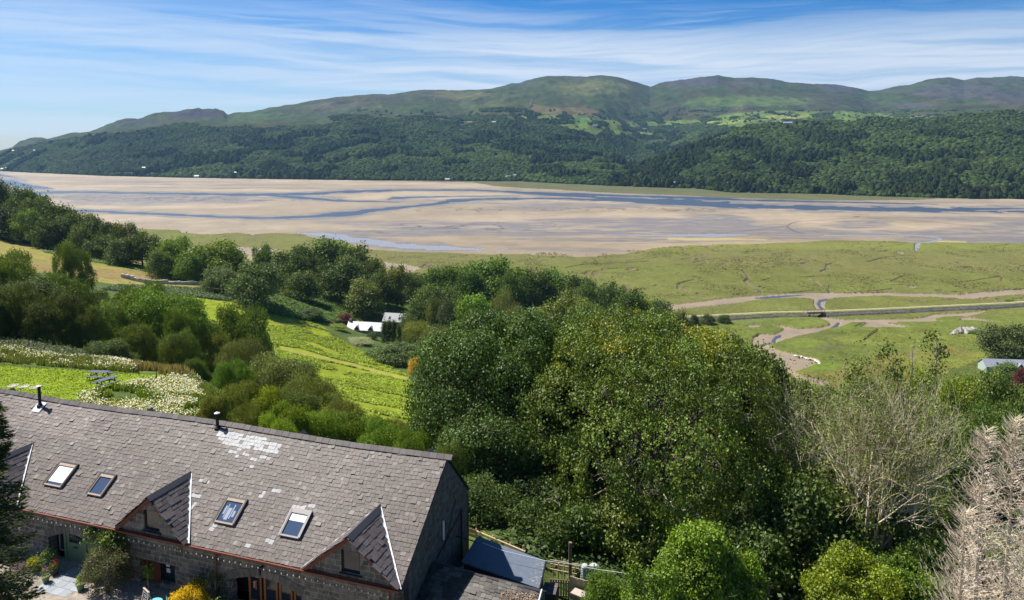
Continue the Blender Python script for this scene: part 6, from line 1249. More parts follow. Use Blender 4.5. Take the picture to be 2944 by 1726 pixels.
M_pot = mat('green glazed pot', (.17, .24, .10), .5, noise=.1, nscale=5)
pot(-21.25, -1.28, 'green pot with purple flowers at the paving corner', M_pot, (.13, .17, .05), 61, flowers=(.32, .16, .35)); pot(-21.4, -.62, 'dark pot with red and yellow flowers beside the arch', mat('dark pot', (.06, .055, .05), .6), (.16, .2, .03), 62, flowers=(.45, .03, .04)); pot(-18.8, -1.2, 'green pot with yellow green leaves by the big bush', M_pot, (.32, .36, .03), 63, r=.23, h=.38)
# chalkboard
ab = empty('chalkboard', tuple(bpt(-14.05, -1.35, 0)), TH + math.radians(-22)); tag(ab, 'wooden framed A board with white chalk writing by the blue table', 'sign')
M_brd = mat('pale sun bleached wood', (.42, .36, .30), .7, noise=.1, nscale=9)
for s, nm in ((1, 'board'), (-1, 'rear_board')):
    T_ = Matrix.Rotation(s * math.radians(-14), 4, 'X'); T_ = Matrix.Translation((0, s * -.24, 0)) @ T_
    q = MB()
    for a, b, c, d in ((-.32, -.25, 0, 1.1), (.25, .32, 0, 1.1), (-.25, .25, 1.02, 1.1), (-.25, .25, .16, .24)): q.box(a, b, -.02, .02, c, d, None, T_)
    f = q.build('frame', M_brd, ab); q = MB(); q.box(-.25, .25, -.01, .01, .24, 1.02, None, T_); pl_ = q.build(nm, mat('blackboard', (.018, .02, .022), .8), ab)
    if s == 1:
        chalk = mat('chalk', (.7, .7, .7), .9)
        for txt, size, z in (('QUARTER', .105, .90), ('SHOP OPEN', .055, .80), ('TEA & CAKE', .055, .70), ('ICE CREAM', .055, .60), ('GIFTS', .055, .50), ('WELCOME', .07, .36)):
            if txt in ('QUARTER',):
                cu = bpy.data.curves.new('writing', 'FONT'); cu.body = txt; cu.size = size; cu.align_x = 'CENTER'; cu.extrude = .001; co_ = bpy.data.objects.new('tmp', cu); me_ = bpy.data.meshes.new_from_object(co_); bpy.data.objects.remove(co_); me_.materials.clear(); me_.materials.append(chalk); o = bpy.data.objects.new('writing', me_); COL.objects.link(o); o.parent = pl_; o.matrix_local = T_ @ Matrix.Translation((0, -.014, z)) @ Matrix.Rotation(math.pi / 2, 4, 'X')
        q = MB(); rr = random.Random(3)
        for k, z in enumerate((.80, .73, .62, .53, .44, .36)):
            x = -.2 + rr.uniform(0, .05)
            while x < .17: w = rr.uniform(.03, .07); q.box(x, x + w * .7, -.014, -.011, z, z + rr.uniform(.012, .03), None, T_); x += w
        q.build('chalk_lines', chalk, pl_)
# turquoise bistro table and chair
M_turq = mat('turquoise paint', (.14, .42, .52), .45)
tb = empty('bistro_table', tuple(bpt(-13.25, -1.62, 0)), TH); tag(tb, 'round turquoise bistro table in front of the barn', 'table')
q = MB(); q.lathe([(.36, .70), (.38, .71), (.38, .735), (.36, .74)], 28); q.build('table_top', M_turq, tb)
for k in range(3): a = k * 2.094; q = MB(); q.bar((math.cos(a) * .06, math.sin(a) * .06, .70), (math.cos(a) * .28, math.sin(a) * .28, 0), .025, .025); q.build('leg', M_turq, tb)
for (x, y, rz, lb) in ((-12.62, -1.15, 2.4, 'turquoise folding chair half hidden by the golden bush'), (-12.9, -2.1, 0.3, 'turquoise folding chair at the lower picture edge')):
    ch = empty('folding_chair', tuple(bpt(x, y, 0)), TH + rz); tag(ch, lb, 'chair', 'bistro chairs')
    q = MB(); [q.box(-.2, .2, -.2 + k * .085, -.14 + k * .085, .44, .455) for k in range(5)]; q.build('seat', M_turq, ch)
    q = MB(); [q.box(-.2, .2, .22, .235, .62 + k * .08, .67 + k * .08) for k in range(3)]; q.build('backrest', M_turq, ch)
    for s in (-1, 1): q = MB(); q.bar((s * .2, .23, .86), (s * .2, -.22, 0), .022, .022); q.build('leg', M_turq, ch); q = MB(); q.bar((s * .2, -.18, .44), (s * .2, .24, 0), .022, .022); q.build('leg', M_turq, ch)
# hanging copper wind chime in the arch
wc = empty('wind_chime', tuple(bpt(-8.43, .15, 1.75)), TH); tag(wc, 'copper wind chime hanging in the right arch', 'wind chime'); M_cop = mat('copper', (.75, .34, .22), .35, metal=.6)
q = MB(); q.lathe([(.015, .06), (.10, 0), (.10, -.02), (.02, -.02)], 14); q.build('top_plate', M_cop, wc); q = MB(); q.lathe([(.003, 0), (.003, .2)], 5); q.build('cord', M_black, wc)
for k in range(5): a = k * 1.2566; q = MB(); q.lathe([(.011, -.05), (.011, -.42 + .03 * k)], 7, (math.cos(a) * .06, math.sin(a) * .06, 0)); q.build('tube', M_cop, wc)

# ---------------------------------------------------------------- the lawn
def on_land(o, x, y, rz=0): p = land_hit(x, y); o.location = p; o.rotation_euler = (0, 0, rz); return p
M_pic = mat('dark stained timber', (.09, .10, .12), .6, noise=.25, nscale=4)
def picnic(x, y, rz, label):
    t = empty('picnic_table'); tag(t, label, 'picnic table', 'picnic tables on the lawn'); on_land(t, x, y, rz)
    q = MB(); [q.box(-.95, .95, -.38 + k * .155, -.24 + k * .155, .72, .76) for k in range(5)]; q.build('table_top', M_pic, t)
    for s in (-1, 1): q = MB(); [q.box(-.95, .95, s * .72 - .15 + k * .155, s * .72 - .01 + k * .155, .42, .46) for k in range(2)]; q.build('bench', M_pic, t)
    for s in (-.65, .65):
        for d in (-1, 1): q = MB(); q.bar((s, d * .25, .72), (s, d * .62, 0), .09, .05); q.build('leg', M_pic, t)
        q = MB(); q.bar((s + .05, -.85, .39), (s + .05, .85, .39), .05, .09); q.build('crossbar', M_pic, t)
picnic(245, 934, -.10, 'dark picnic table standing lengthwise, farther of the two'); picnic(262, 951, math.radians(62), 'dark picnic table turned on end, nearer the daisies')
for x, y, lb in ((31, 950, 'round stone disc in the lawn nearest the left edge'), (58, 953, 'middle round stone disc in the lawn'), (86, 955, 'round stone disc in the lawn nearest the tall flue')):
    q = MB(); q.lathe([(.50, 0), (.50, .05), (.40, .055), (.39, .03), (.02, .03)], 22); o = q.build('stone_disc', mat('disc concrete', (.42, .38, .32), .9, noise=.3, nscale=3)); on_land(o, x, y); tag(o, lb, 'paving disc', 'discs in the lawn')
for i, (x, yb, h, lb) in enumerate(((342, 925, 1.25, 'dark fence post at the lawn edge, nearest the picnic tables'), (385, 931, 1.2, 'dark fence post at the lawn edge, second from the tables'), (425, 928, 1.1, 'dark fence post at the lawn edge, third from the tables'), (451, 925, 1.0, 'dark fence post at the lawn edge, last before the scrub'), (383, 942, .6, 'short pale post among the daisies'), (352, 945, .5, 'tiny post at the upper rim of the daisies'), (249, 966, .5, 'tiny post at the left rim of the daisies'), (590, 1050, 1.0, 'pale stake behind the ridge left of the small flue'), (617, 1052, 1.0, 'broader pale stake behind the ridge, beside the flue'))):
    q = MB(); q.lathe([(.05, -.3), (.05, h), (.02, h + .04)], 6); o = q.build('fence_post', M_bark if h > .9 and i < 7 else M_brd); on_land(o, x, yb); tag(o, lb, 'post', 'fence posts round the lawn')
def flowers(poly, n, y0, y1, seed, name, label, hgt=.55, white=.5, col=(.12, .17, .03)):
    X, Y, Z, px, py = scatter(poly, n, y0, y1, seed); rng = np.random.default_rng(seed); d = fbm(X / 2.2, Y / 2.2, 4, seed); k = d > .36; X, Y, Z, d = X[k], Y[k], Z[k], d[k]; m = len(X)
    # grass blades
    h = hgt * rng.uniform(.5, 1.2, m); a = rng.uniform(0, 6.28, m); w = .05 * rng.uniform(.6, 1.6, m); b = np.stack([X, Y, Z], 1); s = np.stack([np.cos(a), np.sin(a), 0 * a], 1) * w[:, None]; lean = rng.normal(size=(m, 3)) * .14; lean[:, 2] = 0; t = b + lean + np.c_[0 * h, 0 * h, h]
    V = np.stack([b - s, b + s, t + s * .3, t - s * .3], 1).reshape(-1, 3); C = np.array(col) * 1.5 * rng.uniform(.6, 1.4, (m, 1))
    g = mesh_np(name, V, np.arange(m * 4).reshape(m, 4), M_leaf, col=C); tag(g, label, kind='stuff')
    if white <= 0: return
    q = np.where(rng.random(m) < white * sm(d, .40, .60))[0]; q = np.repeat(q, 2); mm = len(q); c = t[q] + rng.normal(size=(mm, 3)) * [.12, .12, .05] + [0, 0, .03]; nr = rng.normal(size=(mm, 3)) * .45 + [-.3, -.25, 1]; nr /= np.linalg.norm(nr, axis=1, keepdims=True); tt = np.cross(nr, [1, .2, 0]); tt /= np.linalg.norm(tt, axis=1, keepdims=True); bb = np.cross(nr, tt); r = .052 * rng.uniform(.7, 1.3, (mm, 1))
    ang = np.arange(6) * np.pi / 3; V = np.stack([c + (tt * math.cos(x) + bb * math.sin(x)) * r for x in ang], 1).reshape(-1, 3); C = np.where(rng.random((mm, 1)) < .2, [[.5, .42, .08]], [[.78, .75, .60]])
    tag(mesh_np('daisies', V, np.arange(mm * 6).reshape(mm, 6), M_petal, col=C), 'countless white oxeye daisies in the long grass, ' + label.split(',')[-1].strip(), kind='stuff')
M_petal = mat('petals', attr=True, rough=.8, transl=.25)
DA = [(185, 990), (215, 972), (270, 960), (330, 948), (390, 942), (440, 925), (475, 922), (492, 945), (485, 965), (512, 1000), (512, 1030), (430, 1035), (300, 1030), (200, 1015)]
DB = [(-60, 858), (0, 862), (60, 868), (110, 880), (180, 888), (250, 890), (320, 893), (350, 905), (335, 918), (240, 912), (150, 905), (60, 898), (-60, 893)]
flowers(DA, 52000, 44, 78, 71, 'long_grass', 'long grass full of daisies, right of the lawn', .55, .44)
flowers(DB, 42000, 66, 96, 72, 'long_grass', 'long grass with daisies, behind the lawn', .7, .30, (.125, .15, .045))
flowers([(320, 895), (460, 905), (500, 915), (490, 935), (440, 930), (330, 920)], 12000, 66, 92, 73, 'tall_grass', 'tall reddish seed grass, behind the posts', .9, 0, (.20, .165, .08))
flowers([(470, 930), (540, 945), (640, 1040), (560, 1050), (500, 1030), (495, 960)], 12000, 44, 80, 74, 'tall_grass', 'rough green grass, between daisies and scrub', .7, 0, (.13, .16, .035))
# lawn grass blades
X, Y, Z, px, py = scatter([(-200, 893), (0, 896), (330, 918), (460, 932), (440, 942), (270, 963), (190, 985), (120, 1010), (-200, 1010)], 26000, 48, 80, 75)
rng = np.random.default_rng(3); m = len(X); b = np.stack([X, Y, Z], 1); a = rng.uniform(0, 6.28, m); s = np.stack([np.cos(a), np.sin(a), 0 * a], 1) * .06; t = b + np.c_[rng.normal(size=(m, 2)) * .04, rng.uniform(.05, .11, m)]
tag(mesh_np('lawn_grass', np.stack([b - s, b + s, t + s * .3, t - s * .3], 1).reshape(-1, 3), np.arange(m * 4).reshape(m, 4), M_leaf, col=np.array([.16, .225, .016]) * rng.uniform(.75, 1.3, (m, 1))), 'short mown grass of the bright lawn', kind='stuff')

# ---------------------------------------------------------------- lean-to, shed and fences right of the gable
lt = empty('lean_to', tuple(bpt(0, 0, 0)), TH); tag(lt, 'low mossy slate roofed lean-to against the barn gable', 'lean-to')
zr = 2.5; e0 = -.6; zf = .75
def mcol(x, u, r):
    n = float(fbm(np.array([x / .8]), np.array([u / .8]), 3, 88)[0]); c = (.045, .037, .032) if n < .55 else (.085, .075, .065); v = r.uniform(.6, 1.4); return [q * v for q in c]
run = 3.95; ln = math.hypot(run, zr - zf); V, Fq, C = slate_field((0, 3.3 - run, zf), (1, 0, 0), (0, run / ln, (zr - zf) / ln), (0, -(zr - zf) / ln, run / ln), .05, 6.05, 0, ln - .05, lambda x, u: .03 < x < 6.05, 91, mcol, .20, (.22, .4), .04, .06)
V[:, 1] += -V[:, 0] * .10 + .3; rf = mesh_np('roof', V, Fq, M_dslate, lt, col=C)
q = MB(); q.add([(0.02, 3.6, zr - .05), (6.1, 3.0, zr - .05), (6.1, 3.0 - run, zf - .08), (.02, 3.6 - run, zf - .08)], [(0, 3, 2, 1)]); q.add([(.02, 3.6, zr - .05), (6.1, 3.0, zr - .05), (6.1, 4.1, zr - .75), (.02, 4.7, zr - .75)], [(0, 1, 2, 3)]); q.build('roof_deck', MD_['dark'], rf)
q = MB(); q.prism([(5.8, 3.0 - run + .3, -1), (5.8, 3.0 - run + .3, zf), (5.8, 3.0, zr - .1), (5.8, 4.0, zr - .75), (5.8, 4.0, -1)], (.2, 0, 0)); q.build('wall', M_mason, lt)
q = MB(); q.bar((6.12, 3.0 - run, zf + .02), (6.12, 3.0, zr + .03), .06, .12); q.build('verge', M_lead, rf)
rng = np.random.default_rng(8); n = 1500; lx = rng.uniform(4.2, 6.05, n); ly = rng.uniform(-.2, 2.7, n); k = (lx + ly * .55 + rng.normal(size=n) * .3) > 5.5; P = [tuple(bpt(a, b, zf + (b - (3.3 - run) + a * .1 - .3) / run * (zr - zf) + .06)) for a, b in zip(lx[k], ly[k])]
lit = rocks('leaf_litter', P, .035, (.28, .19, .13), 'dead brown leaves lying on the corner of the lean-to roof', None, 9, kind='stuff', flat=.5)
tp_ = MB(); rr = random.Random(8)
for k in range(9): x = .25 + (k % 3) * .33 + rr.uniform(-.1, .1); y_ = -.6 + (k // 3) * .3 + rr.uniform(-.1, .1); z = .9 + rr.uniform(0, .25); tp_.add([(x, y_, z), (x + .32, y_ + rr.uniform(-.1, .1), z + rr.uniform(-.12, .12)), (x + .28, y_ + .3, z + rr.uniform(-.12, .12)), (x - .05, y_ + .26, z + rr.uniform(-.1, .1))], [(0, 1, 2, 3)])
o = tp_.build('plastic_sheet', mat('blue white plastic', (.42, .52, .66), .35)); o.location = bpt(0, 0, .35); o.rotation_euler = (0, 0, TH); tag(o, 'crumpled pale blue plastic sheet at the barn corner', 'plastic sheet')
# shed with blue grey felt roof
c0, c1, c2, c3 = [sz(1150 + x / 6, 1480 + y / 6, 77.5) for x, y in ((1330, 380), (2510, 800), (2400, 1280), (1060, 820))]
sh = empty('shed', (c0.x, c0.y, 75.2)); tag(sh, 'shed with flat blue grey felt roof behind the lean-to', 'shed'); o0 = Vector((c0.x, c0.y, 75.2)); P4 = [p - o0 for p in (c0, c1, c2, c3)]
q = MB(); q.prism([p + Vector((0, 0, -.07)) for p in P4], (0, 0, .09)); q.build('roof', mat('blue grey felt', (.10, .125, .165), .7, noise=.12, nscale=3, bump=.3, bscale=60), sh)
ce = sum(P4, Vector()) / 4; q = MB(); q.prism([ce + (p - ce) * .95 + Vector((0, 0, -2.8)) for p in P4], (0, 0, 2.72)); q.build('wall', mat('dark timber wall', (.035, .028, .024), .8), sh)
q = MB(); q.bar(P4[1] + Vector((.03, 0, -.02)), P4[2] + Vector((.03, 0, -.02)), .06, .16); q.build('fascia', M_black, sh)
q = MB(); rr = random.Random(5)
for k in range(40): t, u = rr.uniform(.86, .99), rr.uniform(.1, .9); p = P4[0].lerp(P4[1], t).lerp(P4[3].lerp(P4[2], t), u); q.add([p + Vector((0, 0, .03)), p + Vector((rr.uniform(.05, .14), rr.uniform(-.03, .03), .035)), p + Vector((.06, .05, .03))], [(0, 1, 2)])
q.build('fallen_leaves', mat('dry leaf', (.45, .38, .25), .9), sh)
# blue kayak leaning in the gap
ky = empty('kayak', tuple(sz(1150 + 1035 / 6, 1480 + 600 / 6, 76.4))); tag(ky, 'dark blue kayak stood on end beside the shed', 'kayak'); q = MB(); a_ = sz(1150 + 990 / 6, 1480 + 810 / 6, 76.0) - ky.location; b_ = sz(1150 + 1085 / 6, 1480 + 310 / 6, 77.6) - ky.location
d = b_ - a_; L_ = d.length; prof = [(.02, 0), (.12, .12 * L_), (.22, .35 * L_), (.24, .55 * L_), (.18, .8 * L_), (.03, L_)]; q.lathe(prof, 14); hq = q.build('hull', mat('blue plastic', (.008, .02, .32), .35), ky, smooth=True); hq.location = a_; hq.rotation_mode = 'QUATERNION'; hq.rotation_quaternion = d.to_track_quat('Z', 'Y'); hq.scale = (1, .6, 1)
q = MB(); q.lathe([(.13, .42 * L_), (.15, .46 * L_), (.15, .62 * L_), (.11, .66 * L_)], 12, (0, .13, 0)); ck = q.build('cockpit_rim', M_black, ky); ck.location = a_; ck.rotation_mode = 'QUATERNION'; ck.rotation_quaternion = d.to_track_quat('Z', 'Y')
# fences
M_rail = mat('weathered pine', (.42, .31, .19), .75, noise=.2, nscale=7)
def s3(x, y, z): return sz(1150 + x / 6, 1480 + y / 6, z)
def s4(x, y, z): return sz(1520 + x / 6, 1480 + y / 6, z)
fz = 76.3
f1 = empty('fence', tuple(s3(1310, 290, 75.0))); tag(f1, 'timber fence with one thick top rail behind the shed', 'fence'); o1 = f1.location
a, b = s3(1310, 290, fz) - o1, s3(2160, 650, fz) - o1; q = MB(); q.bar(a, b, .10, .14); q.build('rail', M_rail, f1); q = MB(); q.bar(a - Vector((0, 0, .5)), b - Vector((0, 0, .5)), .04, .12); q.build('rail', M_rail, f1)
for t in (0, .35, .7, .96): p = a.lerp(b, t); q = MB(); q.lathe([(.06, -2.2), (.06, .12 if t < .9 else .3), (.02, .35 if t > .9 else .16)], 8, tuple(p + Vector((.03, .10, 0)))); q.build('post', M_rail, f1)
f2 = empty('picket_gate', tuple(s3(1200, 220, 75.2))); tag(f2, 'short picket panel between barn and shed', 'gate'); o1 = f2.location; a, b = s3(1150, 215, 76.5) - o1, s3(1310, 270, 76.5) - o1
for k in range(7): p = a.lerp(b, k / 6); q = MB(); q.box(p.x - .045, p.x + .045, p.y - .012, p.y + .012, p.z - 1.15, p.z + .02 * (k % 2)); q.build('picket', M_rail, f2)
q = MB(); q.bar(a - Vector((0, .03, .3)), b - Vector((0, .03, .3)), .03, .09); q.bar(a - Vector((0, .03, .95)), b - Vector((0, .03, .95)), .03, .09); q.build('rail', M_rail, f2); q = MB(); q.bar(s3(1310, 300, 75.9) - o1, s3(1325, 0, 78.0) - o1, .035, .035); q.build('pole', M_rail, f2)
f3 = empty('fence', tuple(s4(380, 800, 75.0))); tag(f3, 'post and rail fence above the ribbed tanks', 'fence'); o1 = f3.location
for ya, yb, nm, xe in ((790, 920, .11, 1180), (850, 940, .07, 860), (940, 1030, .07, 830)): q = MB(); q.bar(s4(370, ya, 75.9) - o1, s4(xe, yb, 75.9) - o1, .05, nm); q.build('rail', M_rail, f3)
for x, y in ((420, 850), (515, 870), (610, 885), (800, 910), (570, 770), (1128, 880)): p = s4(x, y, 76.0) - o1; q = MB(); q.lathe([(.035, -1.4), (.035, .12)], 7, tuple(p)); q.build('post', M_rail, f3)
ps = MB(); p = s4(712, 1330, 74.9); ps.box(-.09, .09, -.09, .09, -.4, 2.95); o = ps.build('gate_post', mat('old post', (.16, .12, .085), .9, noise=.3, nscale=5)); o.location = p; tag(o, 'tall square grey brown post by the slatted gate', 'post')
f4 = empty('slatted_gate', tuple(s4(540, 1250, 75.0))); tag(f4, 'slatted wooden gate in shadow beside the tile stack', 'gate'); o1 = f4.location; a, b = s4(385, 1110, 75.9) - o1, s4(690, 1130, 75.9) - o1
for k in range(8): p = a.lerp(b, k / 7); q = MB(); q.box(p.x - .05, p.x + .05, p.y - .015, p.y + .015, p.z - 1.2, p.z); q.build('slat', mat('gate slat', (.30, .23, .16), .8), f4)
q = MB(); q.bar(a + Vector((0, .04, -.2)), b + Vector((0, .04, -.2)), .03, .09); q.bar(a + Vector((0, .04, -1.0)), b + Vector((0, .04, -1.0)), .03, .09); q.build('rail', M_rail, f4)
f5 = empty('board_fence', tuple(s4(860, 1250, 75.0))); tag(f5, 'solid vertical board fence right of the tall post', 'fence'); o1 = f5.location; a, b = s4(735, 1065, 76.1) - o1, s4(1060, 1160, 76.1) - o1; rr = random.Random(6)
for k in range(12): p = a.lerp(b, k / 11); q = MB(); q.box(p.x - .075, p.x + .07, p.y - .015 + .01 * (k % 2), p.y + .015 + .01 * (k % 2), p.z - 1.35, p.z + rr.uniform(-.03, .03)); q.build('board', M_brd if k % 3 else M_rail, f5)
ts = empty('tile_stack', tuple(s4(370, 1290, 76.6))); tag(ts, 'stack of purple brown roof tiles on a timber base', 'tile stack'); q = MB(); rr = random.Random(7)
for i in range(3):
    for j in range(5):
        v = rr.uniform(.75, 1.2); q.box(-.38 + i * .26, -.14 + i * .26, -.5 + j * .2 - i * .05, -.31 + j * .2 - i * .05, .0 + .04 * i, .07 + .04 * i, (.15 * v, .11 * v, .115 * v))
q.build('tiles', mat('old tiles', attr=True, rough=.85), ts, ); q = MB(); q.box(-.38, .38, -.5, .5, -1.7, -.02); q.build('base', mat('old post dark', (.06, .05, .045), .9), ts); ts.rotation_euler = (0, 0, TH + .1)
pk = MB(); a, b = s4(760, 1310, 75.6), s4(985, 1400, 75.6); pk.bar(Vector((0, 0, 0)), b - a, .55, .06); o = pk.build('timber_board', M_brd); o.location = a; tag(o, 'wide pale board lying below the board fence', 'board')
for i, (x, w, lb) in enumerate(((962, .22, 'slimmer of the two ribbed grey tanks'), (1122, .27, 'fatter of the two ribbed grey tanks'))):
    p = s4(x, 1130, 75.0); q = MB(); prof = [(w * .4, 0)]
    for k in range(7): prof += [(w, .02 + k * .13), (w, .09 + k * .13), (w * .86, .11 + k * .13), (w * .86, .13 + k * .13)]
    prof += [(w * .7, .95), (.02, .96)]; q.lathe(prof, 18); o = q.build('ribbed_tank', mat('galvanised grey', (.36, .40, .43), .45, noise=.25, nscale=6)); o.location = (p.x, p.y, 75.0); tag(o, lb, 'tank', 'ribbed tanks')
# pale cable sagging across
cb = [sz(1388, 1561, 78.2), sz(1450, 1585, 78.1), sz(1568, 1613, 78.05), sz(1640, 1622, 78.0), sz(1720, 1638, 78.05), sz(1800, 1649, 78.15), sz(1870, 1656, 78.3), sz(1990, 1660, 78.6)]
q = MB(); q.bar(Vector((0, 0, 0)), cb[1] - cb[0], .022, .022)
for a, b in zip(cb[1:-1], cb[2:]): q.bar(a - cb[0], b - cb[0], .022, .022)
o = q.build('cable', mat('pale cable', (.6, .62, .66), .6)); o.location = cb[0]; tag(o, 'thin pale cable stretched over the shed to the trees', 'cable')
q = MB(); q.bar(Vector((0, 0, 0)), sz(1150 + 1300 / 6, 1480 + 465 / 6, 78.0) - bpt(.1, 6.5, 2.3), .05, .05); o = q.build('black_cable', M_black); o.location = bpt(.1, 6.5, 2.3); tag(o, 'thick black cable from the gable to the shed', 'cable')

# ---------------------------------------------------------------- the big near trees
BIGF = (2.2, 2.2, 1.2)
def big_tree(name, label, X, Y, zb, w, h, seed, lobes, n, leaf, col, kind='round', cat='tree', z0=None, mt=None, trunk=.5, limbs=8, bare=0, accents=None, depthw=None, core=.92, **kw):
    rng = np.random.default_rng(seed); z0 = h * .16 if z0 is None else z0; c, r = crown_lobes(rng, w, h, int(lobes * 1.7), kind, z0)
    r[1:] = r[1:] * rng.uniform(.38, .78, (len(r) - 1, 1)); r[0] *= core; c[1:, :2] *= 1.12; col = tuple(q * m_ for q, m_ in zip(col, BIGF)); V, Fq, C = leaf_mesh(rng, c, r, n, leaf, col, **kw)
    lo = np.percentile(V, .5, axis=0); hi = np.percentile(V, 99.5, axis=0); sc = np.array([w / (hi[0] - lo[0]), (depthw or w) / (hi[1] - lo[1]), (h - z0) / (hi[2] - lo[2])]); off = np.array([(lo[0] + hi[0]) / 2, (lo[1] + hi[1]) / 2, lo[2]])
    V = (V - off) * sc + np.array([0, 0, z0])
    if accents:                                     # yellowing leaves in patches near the top
        cen = V.reshape(-1, 4, 3).mean(1); t = sm(fbm(cen[:, 0] / 1.6, cen[:, 2] / 1.4, 3, seed), *accents[1]) * sm(cen[:, 2], h * accents[2], h * .95) * (rng.random(len(cen)) < .75); C = C * (1 - t[:, None]) + np.array(accents[0]) * t[:, None]
    ro = empty(name, (X, Y, zb)); tag(ro, label, cat); mesh_np('crown', V, Fq, mt or M_leafgloss, ro, col=C)
    out = []
    for k in range(limbs):
        a = k / limbs * 6.28 + rng.uniform(-.4, .4); out_d = np.array([math.cos(a) * .55, math.sin(a) * .55, 1.0]); branch_segs(rng, (0, 0, h * .10), out_d, h * .42, trunk * .5, 2, out, .7, .12, (1, 3), .16, taper=.6, shrink=.62)
    out.append((0, 0, -1.5, trunk * 1.2, 0, 0, h * .13, trunk)); V, Fq = tubes(out, 6); mesh_np('trunk', V, Fq, M_bark, ro, smooth=True)
    if bare:
        out = []; cc = (c - off) * sc + np.array([0, 0, z0])
        for k in range(bare):
            i = rng.integers(1, len(cc)); p = cc[i] + rng.normal(size=3) * r[i] * .55; d = p - np.array([0, 0, h * .45]); branch_segs(rng, p - d * .05, d / np.linalg.norm(d) + [0, -.2, .35], rng.uniform(1.2, 2.4), .075, 2, out, .8, .25, (1, 2), .3, taper=.6, shrink=.6)
        V, Fq = tubes(out, 4); mesh_np('bare_branches', V, Fq, M_palebark, ro)
    return ro
def bt(x, ytop, Y, wpx, **kw):
    a, e = rays(x, ytop); X = float(a) * Y; zt = H + float(e) * Y; zb = gz(X, Y); print('big', kw.get('label'), round(zt - zb, 1), round(wpx * K / F * Y, 1)); return big_tree(X=X, Y=Y, zb=zb, w=wpx * K / F * Y, h=zt - zb, **kw)
bt(1215, 782, 62, 430, name='oak_tree', label='dark green glossy oak right behind the barn gable', seed=101, lobes=95, n=170000, leaf=.185, col=(.042, .070, .026), limbs=9, trunk=.55, z0=.8, cull=.6, aspect=1.25)
bt(1385, 788, 66, 330, name='oak_tree', label='second dark green oak touching the yellowing oak', seed=102, lobes=70, n=110000, leaf=.19, col=(.044, .070, .024), limbs=8, z0=.8, cull=.6, aspect=1.25)
bt(1622, 798, 56, 690, name='oak_tree', label='huge yellowing oak in the centre with pale bare twigs', seed=103, lobes=150, tuft=26, n=300000, leaf=.175, var=.2, col=(.060, .084, .022), accents=((.30, .29, .02), (.58, .70), .74), limbs=11, trunk=.6, bare=60, z0=.3, cull=.6, aspect=1.25)
bt(1872, 872, 62, 170, name='oak_tree', label='dark shoulder of foliage right of the yellowing oak', seed=104, lobes=44, n=36000, leaf=.24, col=(.055, .078, .024), limbs=7, cull=.6)
bt(1540, 1230, 46, 200, name='oak_tree', label='low leafy oak bough above the ribbed tanks', seed=105, lobes=30, n=26000, leaf=.22, col=(.07, .088, .03), limbs=5, trunk=.25, z0=.6)
bt(1960, 1160, 48, 260, name='oak_tree', label='shaded oak under the right side of the great crown', seed=106, lobes=40, n=30000, leaf=.26, col=(.040, .060, .022), limbs=6, trunk=.3, z0=.5)
bt(1740, 1300, 34, 300, name='laurel_tree', label='bright green glossy tree at the bottom centre right', seed=107, kind='cone', core=.45, tuft=24, lobes=32, n=80000, leaf=.12, col=(.072, .112, .014), limbs=6, trunk=.2, z0=.3, cat='tree', lobevar=.3)
bt(1830, 1365, 34, 130, name='laurel_tree', label='bright shoulder of leaves right of the glossy tree', seed=118, core=.45, tuft=24, lobes=13, n=20000, leaf=.12, col=(.07, .11, .015), limbs=5, trunk=.12, z0=.1)
bt(1610, 1385, 33, 170, name='laurel_tree', label='low bright bush between conifer and glossy tree', seed=108, core=.45, tuft=24, lobes=12, n=16000, leaf=.12, col=(.06, .095, .018), limbs=5, trunk=.12, z0=.1)
bt(1485, 1415, 35, 120, name='juniper_bush', label='feathery green juniper at the board fence', seed=109, lobes=34, n=22000, leaf=.11, col=(.05, .082, .018), kind='dome', limbs=5, trunk=.1, z0=.05, droop=-.4, aspect=3.0, mt=M_leaf, cat='bush')
bt(2110, 1385, 37, 250, name='laurel_tree', label='yellow green bush at the foot of the bare ash', seed=110, core=.45, tuft=24, lobes=24, n=46000, leaf=.12, col=(.085, .11, .014), limbs=6, trunk=.15, z0=.1, lobevar=.3)
bt(2230, 1395, 39, 180, name='laurel_tree', label='fresh green bush right of the yellow green one', seed=111, core=.45, tuft=24, lobes=16, n=26000, leaf=.13, col=(.055, .088, .018), limbs=6, trunk=.15, z0=.1)
bt(1195, 1020, 54, 330, name='oak_tree', label='low dark evergreen oak filling the gap right of the gable', seed=131, lobes=60, n=80000, leaf=.18, col=(.034, .056, .020), limbs=6, trunk=.3, z0=-1.0, kind='dome')
bt(1345, 1060, 55, 260, name='oak_tree', label='low dark evergreen oak under the left side of the yellowing oak', seed=132, lobes=50, n=60000, leaf=.18, col=(.036, .056, .020), limbs=6, trunk=.3, z0=-1.0, kind='dome')
for a_ in ((1170, 1165, 52, 130, 'young sycamore in the dark gap behind the barn gable', 121), (1260, 1130, 55, 190, 'shaded thicket tree under the dark oaks', 122), (1350, 1190, 50, 170, 'shaded hazel behind the flat shed roof', 123), (1440, 1245, 46, 150, 'leafy hazel behind the post and rail fence', 124), (1840, 1300, 44, 220, 'dark thicket tree right of the bright glossy tree', 125), (2040, 1300, 45, 200, 'dark thicket tree left of the ash trunk', 126), (2300, 1330, 42, 160, 'dark thicket tree before the small dead spruce', 127)):
    bt(a_[0], a_[1], a_[2], a_[3], name='hazel_tree', label=a_[4], seed=a_[5], lobes=26, n=15000, leaf=.24, col=(.034, .054, .018), limbs=5, trunk=.14, z0=.4)
